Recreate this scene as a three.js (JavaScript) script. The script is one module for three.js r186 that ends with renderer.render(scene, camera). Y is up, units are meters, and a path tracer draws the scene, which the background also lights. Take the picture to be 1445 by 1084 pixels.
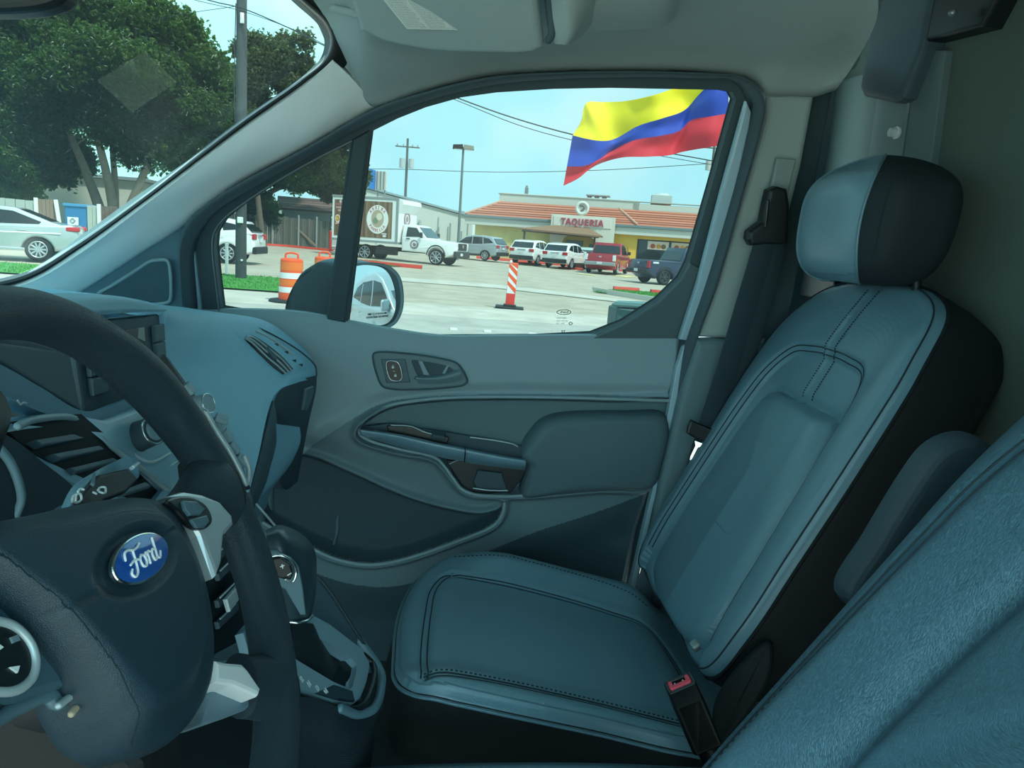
import * as THREE from 'three';
import { mergeGeometries, mergeVertices, toCreasedNormals } from 'three/addons/utils/BufferGeometryUtils.js';
import { RoundedBoxGeometry } from 'three/addons/geometries/RoundedBoxGeometry.js';
import { FontLoader } from 'three/addons/loaders/FontLoader.js';
import { TextGeometry } from 'three/addons/geometries/TextGeometry.js';

// ---------------------------------------------------------------- camera, sky, sun, exposure
const EYE = new THREE.Vector3(0, 1.42, 0), FOC = 1060, IW = 1445, IH = 1084, DEG = Math.PI / 180;
const SKY = 0.9, SUN = 3.9, MIRN = V0(0.85, 0.05, 0.52);
function V0(x, y, z) { return new THREE.Vector3(x, y, z); }
const scene = new THREE.Scene();
const camera = new THREE.PerspectiveCamera(2 * Math.atan(IH / 2 / FOC) / DEG, IW / IH, 0.03, 900);
camera.position.copy(EYE);
camera.rotation.set(-10.5 * DEG, -5 * DEG, 4 * DEG, 'YXZ');
camera.updateMatrixWorld(true);

const renderer = new THREE.WebGLRenderer({ antialias: true });
renderer.toneMapping = THREE.LinearToneMapping;
renderer.toneMappingExposure = 2.7;
renderer.shadowMap.enabled = true;
renderer.shadowMap.type = THREE.PCFSoftShadowMap;

const rng = (s) => () => { s = (s + 0x6d2b79f5) | 0; let t = Math.imul(s ^ (s >>> 15), 1 | s); t = (t + Math.imul(t ^ (t >>> 7), 61 | t)) ^ t; return ((t ^ (t >>> 14)) >>> 0) / 4294967296; };
const hash2 = (x, y, s = 0) => { let h = Math.imul(x | 0, 374761393) ^ Math.imul(y | 0, 668265263) ^ Math.imul(s | 0, 1274126177); h = Math.imul(h ^ (h >>> 13), 1274126177); return ((h ^ (h >>> 16)) >>> 0) / 4294967296; };
const mod = (a, n) => ((a % n) + n) % n;
function vnoise(x, y, per, s) {                       // tileable value noise
  const xi = Math.floor(x), yi = Math.floor(y), fx = x - xi, fy = y - yi, u = fx * fx * (3 - 2 * fx), v = fy * fy * (3 - 2 * fy);
  const h = (i, j) => hash2(mod(i, per), mod(j, per), s);
  return (h(xi, yi) * (1 - u) + h(xi + 1, yi) * u) * (1 - v) + (h(xi, yi + 1) * (1 - u) + h(xi + 1, yi + 1) * u) * v;
}
const fbm = (x, y, per, s, o = 4) => { let a = 0, w = 0.5, p = per; for (let i = 0; i < o; i++) { a += w * vnoise(x, y, p, s + i); x *= 2; y *= 2; p *= 2; w *= 0.5; } return a / (1 - Math.pow(0.5, o)); };
const clamp = (x, a = 0, b = 1) => Math.min(b, Math.max(a, x)), lerp = (a, b, t) => a + (b - a) * t, sstep = (a, b, x) => { const t = clamp((x - a) / (b - a)); return t * t * (3 - 2 * t); };

{ // overcast-bright hazy sky with soft cloud, the same all round
  const W = 1024, H = 512, d = new Float32Array(W * H * 4);
  for (let r = 0; r < H; r++) for (let c = 0; c < W; c++) {
    const up = ((r + 0.5) / H - 0.5) * Math.PI, y = Math.sin(up), i = (r * W + c) * 4;
    const yy = Math.max(y, 0), px = c / W * 32;
    const cl = sstep(0.42, 0.72, fbm(px, up * 7 + 9, 32, 5, 5)) * sstep(0.0, 0.12, yy) * 0.55;
    const zen = [0.50, 1.05, 1.20], hor = [0.60, 1.08, 1.17], k = Math.pow(1 - yy, 3);
    for (let q = 0; q < 3; q++) d[i + q] = SKY * lerp(lerp(zen[q], hor[q], k), [0.94, 1.18, 1.20][q], cl);
    if (y < 0) for (let q = 0; q < 3; q++) d[i + q] = 0.5 * SKY * [0.75, 0.85, 0.82][q];
    d[i + 3] = 1;
  }
  const t = new THREE.DataTexture(d, W, H, THREE.RGBAFormat, THREE.FloatType);
  t.mapping = THREE.EquirectangularReflectionMapping; t.magFilter = THREE.LinearFilter; t.minFilter = THREE.LinearFilter; t.needsUpdate = true;
  scene.background = t; scene.environment = t;
}
const sun = new THREE.DirectionalLight(new THREE.Color().setRGB(1.0, 0.93, 0.82), SUN);
sun.position.set(25, 52, 6); sun.target.position.set(0, 0, -22); sun.castShadow = true; sun.shadow.radius = 8;
sun.shadow.mapSize.set(4096, 4096);
Object.assign(sun.shadow.camera, { left: -60, right: 60, top: 60, bottom: -60, near: 1, far: 200 });
scene.add(sun, sun.target);

// ---------------------------------------------------------------- helpers
const V = (x, y, z) => new THREE.Vector3(x, y, z);
const ray = (px, py) => V((px - IW / 2) / FOC, -(py - IH / 2) / FOC, -1).applyQuaternion(camera.quaternion);
const P = (px, py, D) => { const r = ray(px, py); return r.multiplyScalar(D / -r.z).add(EYE); };          // the point of the plane z = -D that stands at a place of the photograph
const PX = (px, py, x) => { const r = ray(px, py); return r.multiplyScalar(x / r.x).add(EYE); };
const Q = (l) => l.map((a) => (a.isVector3 ? a : P(...a)));
const sp = (pts, n, closed = false) => new THREE.CatmullRomCurve3(pts, closed, 'centripetal').getPoints(n);
const spA = (pts, n, closed = false) => new THREE.CatmullRomCurve3(pts, closed, 'centripetal').getSpacedPoints(n);
const sp2 = (pts, n, closed = true) => spA(pts.map(([a, b]) => V(a, b, 0)), n, closed).slice(0, closed ? n : n + 1).map((p) => [p.x, p.y]);

function merge(list) {
  return mergeGeometries(list.map((g) => {
    g = g.index ? g.toNonIndexed() : g.clone();
    for (const k of Object.keys(g.attributes)) if (!['position', 'normal', 'uv'].includes(k)) g.deleteAttribute(k);
    if (!g.attributes.normal) g.computeVertexNormals();
    if (!g.attributes.uv) g.setAttribute('uv', new THREE.BufferAttribute(new Float32Array(g.attributes.position.count * 2), 2));
    return g;
  }));
}
function boxUV(g) {                                   // uv in metres from the dominant axis
  if (g.userData.uvOk) return g;
  const p = g.attributes.position, n = g.attributes.normal, uv = new Float32Array(p.count * 2);
  for (let i = 0; i < p.count; i++) {
    const ax = Math.abs(n.getX(i)), ay = Math.abs(n.getY(i)), az = Math.abs(n.getZ(i));
    const [u, v] = ax > ay && ax > az ? [p.getZ(i), p.getY(i)] : ay > az ? [p.getX(i), p.getZ(i)] : [p.getX(i), p.getY(i)];
    uv[i * 2] = u; uv[i * 2 + 1] = v;
  }
  g.setAttribute('uv', new THREE.BufferAttribute(uv, 2));
  g.userData.uvOk = true;
  return g;
}
function gridGeo(rows, flip = false) {                // rows of points -> smooth sheet
  const nv = rows.length, nu = rows[0].length, pos = [], uv = [], idx = [];
  let vl = 0;
  for (let j = 0; j < nv; j++) {
    if (j) vl += rows[j][nu >> 1].distanceTo(rows[j - 1][nu >> 1]);
    let ul = 0;
    for (let i = 0; i < nu; i++) { if (i) ul += rows[j][i].distanceTo(rows[j][i - 1]); const p = rows[j][i]; pos.push(p.x, p.y, p.z); uv.push(ul, vl); }
  }
  for (let j = 0; j < nv - 1; j++) for (let i = 0; i < nu - 1; i++) {
    const a = j * nu + i, b = a + 1, c = a + nu, d = c + 1;
    flip ? idx.push(a, c, b, b, c, d) : idx.push(a, b, c, b, d, c);
  }
  const g = new THREE.BufferGeometry();
  g.setAttribute('position', new THREE.Float32BufferAttribute(pos, 3));
  g.setAttribute('uv', new THREE.Float32BufferAttribute(uv, 2));
  g.setIndex(idx); g.computeVertexNormals(); g.userData.uvOk = true;
  return g;
}
function patchRows(rows, nu, nv) {                    // control rows -> fine rows
  const fine = rows.map((r) => sp(Q(r), nu)), out = Array.from({ length: nv + 1 }, () => []);
  for (let i = 0; i <= nu; i++) sp(fine.map((r) => r[i]), nv).forEach((p, j) => out[j].push(p));
  return out;
}
function solid(rows, t, away) {                       // a sheet given thickness t, away from the eye (or along a vector)
  let g = gridGeo(rows);
  const nv = rows.length, nu = rows[0].length, n = g.attributes.normal, mid = (nv >> 1) * nu + (nu >> 1);
  const m = V(n.getX(mid), n.getY(mid), n.getZ(mid)), pm = rows[nv >> 1][nu >> 1];
  const faces = m.dot(EYE.clone().sub(pm)) > 0;
  if (!faces) { g = gridGeo(rows, true); }
  const nn = g.attributes.normal;
  const back = rows.map((r, j) => r.map((p, i) => { const k = j * nu + i; return away ? p.clone().addScaledVector(away, t) : p.clone().add(V(nn.getX(k), nn.getY(k), nn.getZ(k)).multiplyScalar(-t)); }));
  const parts = [g, gridGeo(back, faces)];
  const strip = (a, b, f) => parts.push(gridGeo([a, b], f));
  strip(rows[0], back[0], !faces); strip(rows[nv - 1], back[nv - 1], faces);
  strip(rows.map((r) => r[0]), back.map((r) => r[0]), faces); strip(rows.map((r) => r[nu - 1]), back.map((r) => r[nu - 1]), !faces);
  const o = merge(parts); o.userData.uvOk = true;
  return o;
}
const patch = (rows, nu, nv, t, away) => solid(patchRows(rows, nu, nv), t, away);
function sweep(pts, r, o = {}) {                      // a rod along points with rounded ends
  pts = Q(pts);
  const c = pts.length === 2 ? new THREE.LineCurve3(pts[0], pts[1]) : new THREE.CatmullRomCurve3(pts, !!o.closed, 'centripetal');
  const seg = o.seg ?? (pts.length === 2 ? 1 : pts.length * 6), rad = o.rad ?? 8, g = [new THREE.TubeGeometry(c, seg, r, rad, !!o.closed)];
  if (!o.closed && !o.open) for (const p of [pts[0], pts[pts.length - 1]]) g.push(new THREE.SphereGeometry(r, rad, Math.max(4, rad >> 1)).translate(p.x, p.y, p.z));
  return merge(g);
}
function slab(pts, t, o = {}) {                       // a flat outline in space (any plane) given depth t away from the eye, edges bevelled
  pts = Q(pts);
  const c = pts.reduce((a, p) => a.add(p), V(0, 0, 0)).divideScalar(pts.length), n = V(0, 0, 0);
  pts.forEach((p, i) => { const q = pts[(i + 1) % pts.length]; n.x += (p.y - q.y) * (p.z + q.z); n.y += (p.z - q.z) * (p.x + q.x); n.z += (p.x - q.x) * (p.y + q.y); });
  n.normalize(); if (n.dot(EYE.clone().sub(c)) < 0) n.negate();
  const ux = pts[1].clone().sub(pts[0]); ux.addScaledVector(n, -ux.dot(n)).normalize();
  const uy = n.clone().cross(ux);
  const flat = (l) => l.map((p) => { const d = p.clone().sub(c); return [d.dot(ux), d.dot(uy)]; });
  let two = flat(pts); if (o.smooth) two = sp2(two, o.smooth);
  const s = new THREE.Shape(two.map(([a, b]) => new THREE.Vector2(a, b)));
  for (const h of o.holes ?? []) { let f = flat(Q(h)); if (o.smoothHole) f = sp2(f, o.smoothHole); s.holes.push(new THREE.Path(f.map(([a, b]) => new THREE.Vector2(a, b)))); }
  const b = o.bevel ?? 0;
  const g = new THREE.ExtrudeGeometry(s, { depth: Math.max(t - 2 * b, 1e-4), bevelEnabled: b > 0, bevelSize: b, bevelThickness: b, bevelOffset: -b, bevelSegments: o.seg ?? 3, curveSegments: 12 });
  g.translate(0, 0, -t + b + (o.lift ?? 0));
  g.applyMatrix4(new THREE.Matrix4().makeBasis(ux, uy, n).setPosition(c));
  return g;
}
const rbox = (w, h, d, r = 0.01, s = 3) => new RoundedBoxGeometry(w, h, d, s, Math.min(r, w / 2.01, h / 2.01, d / 2.01));
const put = (g, x, y, z, rx = 0, ry = 0, rz = 0) => { g.applyMatrix4(new THREE.Matrix4().compose(V(x, y, z), new THREE.Quaternion().setFromEuler(new THREE.Euler(rx, ry, rz)), V(1, 1, 1))); return g; };
const cyl = (r0, r1, h, n = 20) => new THREE.CylinderGeometry(r0, r1, h, n);
function ext(two, depth, b = 0, o = {}) {             // outline in x,y pushed along +z
  const s = new THREE.Shape((o.smooth ? sp2(two, o.smooth) : two).map(([a, c]) => new THREE.Vector2(a, c)));
  for (const h of o.holes ?? []) s.holes.push(new THREE.Path(h.map(([a, c]) => new THREE.Vector2(a, c))));
  const g = new THREE.ExtrudeGeometry(s, { depth: Math.max(depth - 2 * b, 1e-4), bevelEnabled: b > 0, bevelSize: b, bevelThickness: b, bevelOffset: -b, bevelSegments: o.seg ?? 2, curveSegments: 10 });
  return g.translate(0, 0, b);
}
const used = new Map();
function numbered(n) { const k = used.get(n) ?? 0; used.set(n, k + 1); return k ? n + '_' + String(k).padStart(3, '0') : n; }
function tag(o, label, category, group) { o.userData.label = label; o.userData.category = category; if (group) o.userData.group = group; return o; }
function thing(name, label, category, [x, y, z] = [0, 0, 0], o = {}) {
  const g = new THREE.Group(); g.name = numbered(name); g.position.set(x, y, z); g.rotation.y = o.turn ?? 0;
  tag(g, label, category, o.group); g.userData.space = o.space ?? 'world'; scene.add(g);
  return g;
}
function obj(name, geo, mat, parent = scene, label) { // parts of a thing modelled in the world are shifted to its base
  const g = Array.isArray(geo) ? merge(geo) : geo;
  if (!g.attributes.normal) g.computeVertexNormals();
  if (mat.userData.metric) boxUV(g);
  const m = new THREE.Mesh(g, mat); m.name = parent === scene ? numbered(name) : name; m.castShadow = m.receiveShadow = true;
  let top = parent; const off = V(0, 0, 0);
  if (parent !== scene) {
    while (top.parent && top.parent !== scene) top = top.parent;
    if (top.userData.space === 'world' && parent === top) m.position.copy(top.position).negate();
  }
  if (label) m.userData.label = label;
  parent.add(m);
  return m;
}
function struct(name, geo, mat, parent = scene) { const m = obj(name, geo, mat, parent); if (parent === scene) m.userData.kind = 'structure'; return m; }
function stuff(o) { o.userData.kind = 'stuff'; return o; }
function clean(root) { root.traverse((o) => { delete o.userData.space; }); }

// ---------------------------------------------------------------- materials
const C = (h) => new THREE.Color(h);
function tex(N, f, srgb) {
  const d = new Uint8Array(N * N * 4);
  for (let y = 0; y < N; y++) for (let x = 0; x < N; x++) { const v = f(x, y); const i = (y * N + x) * 4; for (let q = 0; q < 3; q++) d[i + q] = clamp(Array.isArray(v) ? v[q] : v) * 255; d[i + 3] = 255; }
  const t = new THREE.DataTexture(d, N, N); t.wrapS = t.wrapT = THREE.RepeatWrapping; t.magFilter = THREE.LinearFilter; t.minFilter = THREE.LinearMipmapLinearFilter; t.generateMipmaps = true;
  if (srgb) t.colorSpace = THREE.SRGBColorSpace; t.needsUpdate = true; return t;
}
const scaled = (t, size) => { const c = t.clone(); c.repeat.set(1 / size, 1 / size); c.needsUpdate = true; return c; };
function cells(x, y, per, s) {                        // distance to the border between the two nearest cell points
  const xi = Math.floor(x), yi = Math.floor(y); let a = 9, b = 9;
  for (let j = -1; j < 2; j++) for (let i = -1; i < 2; i++) {
    const cx = mod(xi + i, per), cy = mod(yi + j, per), dx = xi + i + hash2(cx, cy, s) - x, dy = yi + j + hash2(cx, cy, s + 7) - y, d = dx * dx + dy * dy;
    if (d < a) { b = a; a = d; } else if (d < b) b = d;
  }
  return Math.sqrt(b) - Math.sqrt(a);
}
const tLeather = tex(512, (x, y) => 0.25 + 0.6 * sstep(0, 0.28, cells(x / 512 * 48, y / 512 * 48, 48, 3)) + 0.15 * fbm(x / 512 * 24, y / 512 * 24, 24, 8, 3));
const tGrain = tex(512, (x, y) => 0.5 * fbm(x / 512 * 90, y / 512 * 90, 90, 2, 2) + 0.5 * sstep(0, 0.35, cells(x / 512 * 64, y / 512 * 64, 64, 11)));
const tFabric = tex(256, (x, y) => 0.6 * hash2(x, y, 4) + 0.4 * fbm(x / 256 * 40, y / 256 * 40, 40, 6, 2));
const tMesh = tex(256, (x, y) => { const a = x / 256 * 32, b = y / 256 * 32, i = Math.floor(b) & 1; const dx = mod(a + i * 0.5, 1) - 0.5, dy = mod(b, 1) - 0.5; return sstep(0.2, 0.36, Math.hypot(dx, dy)); });
const tMottle = tex(512, (x, y) => 0.62 + 0.38 * fbm(x / 512 * 6, y / 512 * 6, 6, 21, 5));
const tStreak = tex(128, (x, y) => { const s = sstep(0.55, 0.95, fbm((x + y * 0.3) / 128 * 24, y / 128 * 2, 24, 17, 2)); return 0.55 + 0.45 * s + 0.1 * hash2(x, y, 3); });
function mat(color, rough, o = {}) {
  const m = new THREE.MeshPhysicalMaterial({ color: typeof color === 'string' ? C(color) : new THREE.Color().setRGB(...color), roughness: rough });
  for (const [k, v] of Object.entries(o)) if (!['bump', 'bs', 'size', 'tex'].includes(k)) m[k] = v;
  if (o.bump) { m.bumpMap = scaled(o.bump, o.size); m.bumpScale = o.bs; m.userData.metric = true; }
  if (o.tex) { m.map = scaled(o.tex, o.size); m.userData.metric = true; }
  return m;
}
// where the line of sight through a place of the photograph meets a mesh already built, lifted off its surface
const caster = new THREE.Raycaster();
function onMesh(mesh, px, py, lift = 0) { const all = [mesh].flat(); all.forEach((m) => m.updateWorldMatrix(true, false)); caster.set(EYE, ray(px, py).normalize()); const h = caster.intersectObjects(all, false)[0]; if (!h) return null; return h.point.clone().addScaledVector(EYE.clone().sub(h.point).normalize(), lift); }
const onM = (mesh, l, lift, D = 1.3) => l.map(([x, y]) => onMesh(mesh, x, y, lift) ?? P(x, y, D));

const M = {
  headliner: mat('#a3b2b1', 0.95, { bump: tFabric, bs: 0.0003, size: 0.05 }),
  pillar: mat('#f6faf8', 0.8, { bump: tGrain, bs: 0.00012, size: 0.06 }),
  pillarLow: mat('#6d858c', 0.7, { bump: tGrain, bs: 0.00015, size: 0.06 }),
  door: mat('#93abb2', 0.62, { bump: tGrain, bs: 0.00025, size: 0.07 }),
  doorDark: mat('#587079', 0.6, { bump: tGrain, bs: 0.00022, size: 0.07 }),
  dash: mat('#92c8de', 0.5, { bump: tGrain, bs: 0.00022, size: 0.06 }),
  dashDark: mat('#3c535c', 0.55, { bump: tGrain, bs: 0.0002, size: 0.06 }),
  black: mat('#10181c', 0.45),
  gloss: mat('#10191d', 0.34, { clearcoat: 0.15, clearcoatRoughness: 0.2 }),
  rubber: mat('#475a61', 0.75),
  frit: mat('#0b1114', 0.5),
  paint: mat('#a9c6d2', 0.25, { clearcoat: 0.8, clearcoatRoughness: 0.08 }),
  silver: mat('#b9c8cc', 0.38, { metalness: 0.35 }),
  chrome: mat('#dfe8ea', 0.14, { metalness: 1 }),
  steel: mat('#8c9a9c', 0.4, { metalness: 0.6 }),
  bulkhead: mat('#55645d', 0.85, { bump: tFabric, bs: 0.0004, size: 0.08 }),
  bulkheadLight: mat('#5f716f', 0.7),
  carpet: mat('#1b2a31', 0.95, { bump: tFabric, bs: 0.0012, size: 0.09 }),
  webbing: mat('#33454c', 0.85, { bump: tFabric, bs: 0.0003, size: 0.02 }),
  sideGlass: new THREE.MeshPhysicalMaterial({ color: new THREE.Color().setRGB(0.295, 0.35, 0.35), roughness: 0.2, transmission: 1, thickness: 0, ior: 1.5 }),
  windshield: new THREE.MeshPhysicalMaterial({ color: new THREE.Color().setRGB(0.44, 0.515, 0.51), roughness: 0.24, transmission: 1, thickness: 0, ior: 1.5, specularIntensity: 0.5 }),
  white: mat('#e6eeee', 0.5),
  label: mat('#d9ddd2', 0.7),
};

// ---------------------------------------------------------------- the cab shell
// side window plane leans inwards towards the roof
const WN = V(0, -0.1, 0.45).normalize();
function W(px, py, off = 0) { const r = ray(px, py), p0 = V(0, 1.25, -1.53).addScaledVector(WN, off), t = p0.clone().sub(EYE).dot(WN) / r.dot(WN); return EYE.clone().addScaledVector(r, t); }
const WQ = (l, off) => l.map(([x, y]) => W(x, y, off));

const headRows = [
  [[491, 100, 1.33], [526, 150, 1.385], [598, 129, 1.39], [688, 108, 1.39], [780, 101, 1.385], [895, 99, 1.38], [1000, 102, 1.38], [1062, 114, 1.38], [1081, 132, 1.375], [1120, 134, 1.37], [1150, 134, 1.36], [1182, 124, 1.33]],
  [[482, 80, 1.31], [520, 125, 1.35], [598, 108, 1.355], [688, 86, 1.35], [780, 78, 1.345], [895, 74, 1.34], [1000, 76, 1.34], [1066, 85, 1.335], [1100, 92, 1.33], [1140, 95, 1.325], [1180, 95, 1.31], [1208, 86, 1.28]],
  [[474, 55, 1.29], [520, 60, 1.25], [600, 45, 1.26], [690, 30, 1.26], [780, 24, 1.25], [895, 20, 1.25], [1000, 22, 1.25], [1070, 26, 1.24], [1120, 30, 1.23], [1170, 32, 1.22], [1210, 32, 1.21], [1237, 28, 1.19]],
  [[452, 14, 1.27], [530, -10, 1.12], [600, -25, 1.1], [690, -40, 1.1], [780, -50, 1.1], [895, -60, 1.1], [1000, -60, 1.1], [1070, -60, 1.1], [1120, -60, 1.1], [1180, -60, 1.1], [1215, -55, 1.1], [1247, -50, 1.1]],
].map((r) => Q(r));
for (const z of [-0.8, -0.4, 0.0, 0.16]) headRows.push(headRows[3].map((p, i) => V(i ? p.x : -0.29, i ? 1.845 - 0.05 * sstep(-0.4, 0.16, z) : 1.79, z)));
headRows.unshift(headRows[0].map((p) => p.clone().add(p.clone().sub(EYE).normalize().multiplyScalar(0.12)).add(V(0, 0.006, 0))));
struct('ceiling', patch(headRows, 70, 40, 0.03), M.headliner);

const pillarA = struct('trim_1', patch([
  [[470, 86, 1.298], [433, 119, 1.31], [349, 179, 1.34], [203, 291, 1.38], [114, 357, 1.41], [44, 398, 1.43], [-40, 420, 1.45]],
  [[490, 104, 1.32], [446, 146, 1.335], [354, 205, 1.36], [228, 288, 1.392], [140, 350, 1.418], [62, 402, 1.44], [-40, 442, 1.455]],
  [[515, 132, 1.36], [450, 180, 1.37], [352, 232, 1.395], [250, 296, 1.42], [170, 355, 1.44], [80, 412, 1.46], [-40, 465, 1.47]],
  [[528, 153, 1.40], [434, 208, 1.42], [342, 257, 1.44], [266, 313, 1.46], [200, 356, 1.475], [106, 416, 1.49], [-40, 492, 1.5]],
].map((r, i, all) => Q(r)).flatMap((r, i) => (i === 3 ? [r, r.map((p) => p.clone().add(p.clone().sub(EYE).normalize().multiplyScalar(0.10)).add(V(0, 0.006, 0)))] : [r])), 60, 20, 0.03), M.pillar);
// black ceramic border along the windshield edge
const fritIn = [[400, -30, 1.265], [432, 0, 1.268], [464, 31, 1.279], [472, 57, 1.289], [464, 85, 1.299], [428, 117, 1.31], [344, 176, 1.341], [198, 288, 1.381], [108, 353, 1.411], [38, 394, 1.431], [-60, 412, 1.45], [-200, 420, 1.47]];
const fritOut = [[392, -26, 1.275], [426, 4, 1.278], [458, 34, 1.289], [466, 57, 1.299], [458, 82, 1.309], [423, 112, 1.32], [339, 171, 1.351], [193, 283, 1.391], [102, 346, 1.421], [32, 385, 1.441], [-62, 402, 1.46], [-200, 408, 1.48]];
struct('trim_2', patch([fritIn.map(([x, y, D], i) => (i < 5 ? [x + 22, y + 10, D + 0.02] : [x + 4, y + 2, D + 0.03])), fritIn, fritIn.map((q, i) => q.map((v, k) => lerp(v, fritOut[i][k], 0.6)))], 120, 4, 0.04, V(-0.5, 0.1, -1).normalize()), M.frit);
{ // windshield pane from the passenger edge across to the driver's side
  const e = sp(Q(fritOut), 24).slice(0), far = e.map((p) => V(p.x, p.y, -1.40 - p.z)), mid = e.map((p) => V(p.x - 0.10, p.y + 0.01, -0.81));
  const rows = []; for (let j = 0; j <= 16; j++) rows.push([]);
  e.forEach((p, i) => sp([p, mid[i], far[i]], 16).forEach((q, j) => rows[j].push(q)));
  const wsh = struct('window_1', gridGeo(rows), M.windshield);
  wsh.material.side = THREE.DoubleSide;
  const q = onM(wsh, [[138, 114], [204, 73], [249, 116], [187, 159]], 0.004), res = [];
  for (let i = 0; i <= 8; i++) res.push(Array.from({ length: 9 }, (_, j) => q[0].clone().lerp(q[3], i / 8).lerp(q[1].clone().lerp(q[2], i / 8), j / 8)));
  struct('paper_reflection', solid(res, 0.0008), new THREE.MeshPhysicalMaterial({ color: C('#f4f1e6'), roughness: 0.42, roughnessMap: scaled(tStreak, 0.12), transmission: 1, thickness: 0, specularIntensity: 0.2 }), wsh);  // added streaked pane imitates the reflection of dash paper in the glass
  struct('trim_7', sweep(far.filter((_, i) => i % 4 === 0).map((p) => p.clone().add(V(0.02, 0, 0.03))), 0.045, { seg: 60 }), M.pillar);
}
struct('trim_8', sweep([[462, 20, 1.36], [480, 62, 1.38], [500, 104, 1.43], [514, 128, 1.46]], 0.022), M.headliner);
// weatherstrip round the door opening
const sealOut = [[256, 440], [253, 340], [264, 313], [288, 290], [340, 257], [432, 208], [526, 154], [598, 130], [688, 109], [780, 102], [895, 100], [1000, 103], [1042, 106], [1062, 116], [1076, 132], [1080, 153], [1076, 176], [1050, 269], [1013, 400], [985, 478], [955, 580], [925, 700], [896, 840]];
const sealIn = [[271, 440], [269, 352], [283, 322], [302, 300], [352, 268], [434, 222], [528, 170], [600, 143], [690, 121], [780, 112], [895, 109], [1000, 111], [1033, 112], [1050, 121], [1060, 137], [1062, 155], [1058, 178], [1035, 269], [996, 400], [969, 478], [938, 580], [908, 700], [880, 840]];
{
  const a = spA(WQ(sealOut, 0.075), 160), b = spA(WQ(sealIn, 0.055), 160), mid = a.map((p, i) => p.clone().lerp(b[i], 0.45).addScaledVector(WN, 0.014));
  struct('trim_3', solid([a, mid, b], 0.11, WN.clone().negate()), M.rubber);
}
// upper and lower cover of the pillar behind the door
const pillarB = struct('trim_4', [slab([[1080, 131, 1.395], [1153, 134, 1.36], [1132, 235, 1.385], [1104, 340, 1.41], [1066, 479, 1.44], [986, 479, 1.44], [1014, 400, 1.43], [1051, 269, 1.41], [1078, 172, 1.40]], 0.05, { bevel: 0.012, seg: 4 })], mat('#a3b3b0', 0.75, { bump: tGrain, bs: 0.00012, size: 0.06 }));
struct('slot_cover', slab([[1097, 223, 1.37], [1124, 225, 1.37], [1106, 300, 1.385], [1080, 300, 1.385]], 0.012, { bevel: 0.003 }), mat('#93a09f', 0.7), pillarB);
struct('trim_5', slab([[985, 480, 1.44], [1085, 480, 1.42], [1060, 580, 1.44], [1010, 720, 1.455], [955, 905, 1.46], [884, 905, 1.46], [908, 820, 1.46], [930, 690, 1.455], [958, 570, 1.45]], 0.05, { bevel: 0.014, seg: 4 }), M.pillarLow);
struct('trim_6', slab([V(0.60, 1.80, -1.43), V(0.688, 1.80, -1.43), V(0.672, 1.3, -1.45), V(0.66, 0.5, -1.49), V(0.50, 0.5, -1.49), V(0.52, 1.0, -1.47)], 0.06, { bevel: 0.004 }), mat('#3c5056', 0.8));
// bulkhead behind the seats
const wallRear = struct('wall_rear', put(rbox(0.04, 1.6, 1.75, 0.004), 0.80, 1.15, -0.72), M.bulkhead);
const onWall = (l) => l.map(([x, y]) => PX(x, y, 0.778));
struct('side_cover', slab(onWall([[1172, 120], [1246, 95], [1236, 240], [1190, 330], [1140, 440], [1118, 440], [1150, 230]]), 0.02, { bevel: 0.004, lift: 0.006 }), M.bulkheadLight, wallRear);
struct('upright_bracket', slab(onWall([[1256, 60], [1304, 70], [1293, 140], [1279, 240], [1232, 240], [1246, 145]]), 0.02, { bevel: 0.003, lift: 0.014 }), mat('#6c8183', 0.5), wallRear);
struct('upright_bracket', slab(onWall([[1305, 70], [1343, 72], [1334, 140], [1321, 240], [1280, 240], [1294, 140]]), 0.02, { bevel: 0.002, lift: 0.011 }), mat('#5f7476', 0.55), wallRear);
{
  const b = PX(1260, 187, 0.754);
  struct('bolt', [put(cyl(0.0075, 0.0085, 0.012, 18), b.x, b.y, b.z, 0, 0, Math.PI / 2), put(cyl(0.011, 0.011, 0.004, 18), b.x + 0.007, b.y, b.z, 0, 0, Math.PI / 2)], mat('#e6eef0', 0.3, { metalness: 0.2 }), wallRear);
}
struct('hook_cover', slab(onWall([[1232, 0], [1211, 125], [1216, 136], [1258, 145], [1272, 138], [1298, 70], [1318, -30], [1240, -30]]).map((p) => p.add(EYE.clone().sub(p).multiplyScalar(0.05))), 0.05, { bevel: 0.012, seg: 4 }), M.dashDark, wallRear);
struct('roof_bracket', slab(onWall([[1300, -40], [1425, -40], [1384, 38], [1300, 60]]).map((p) => p.add(EYE.clone().sub(p).multiplyScalar(0.04))), 0.05, { bevel: 0.006 }), M.black, wallRear);
{ const p = PX(1344, 18, 0.72); struct('bolt', put(new THREE.SphereGeometry(0.006, 14, 10), p.x, p.y, p.z), M.steel, wallRear); }
struct('grab_rail', slab([[1126, 418], [1146, 324], [1158, 314], [1170, 330], [1180, 420], [1160, 424]].map(([x, y]) => PX(x, y, 0.745)), 0.03, { bevel: 0.006 }), M.black, wallRear);
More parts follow.
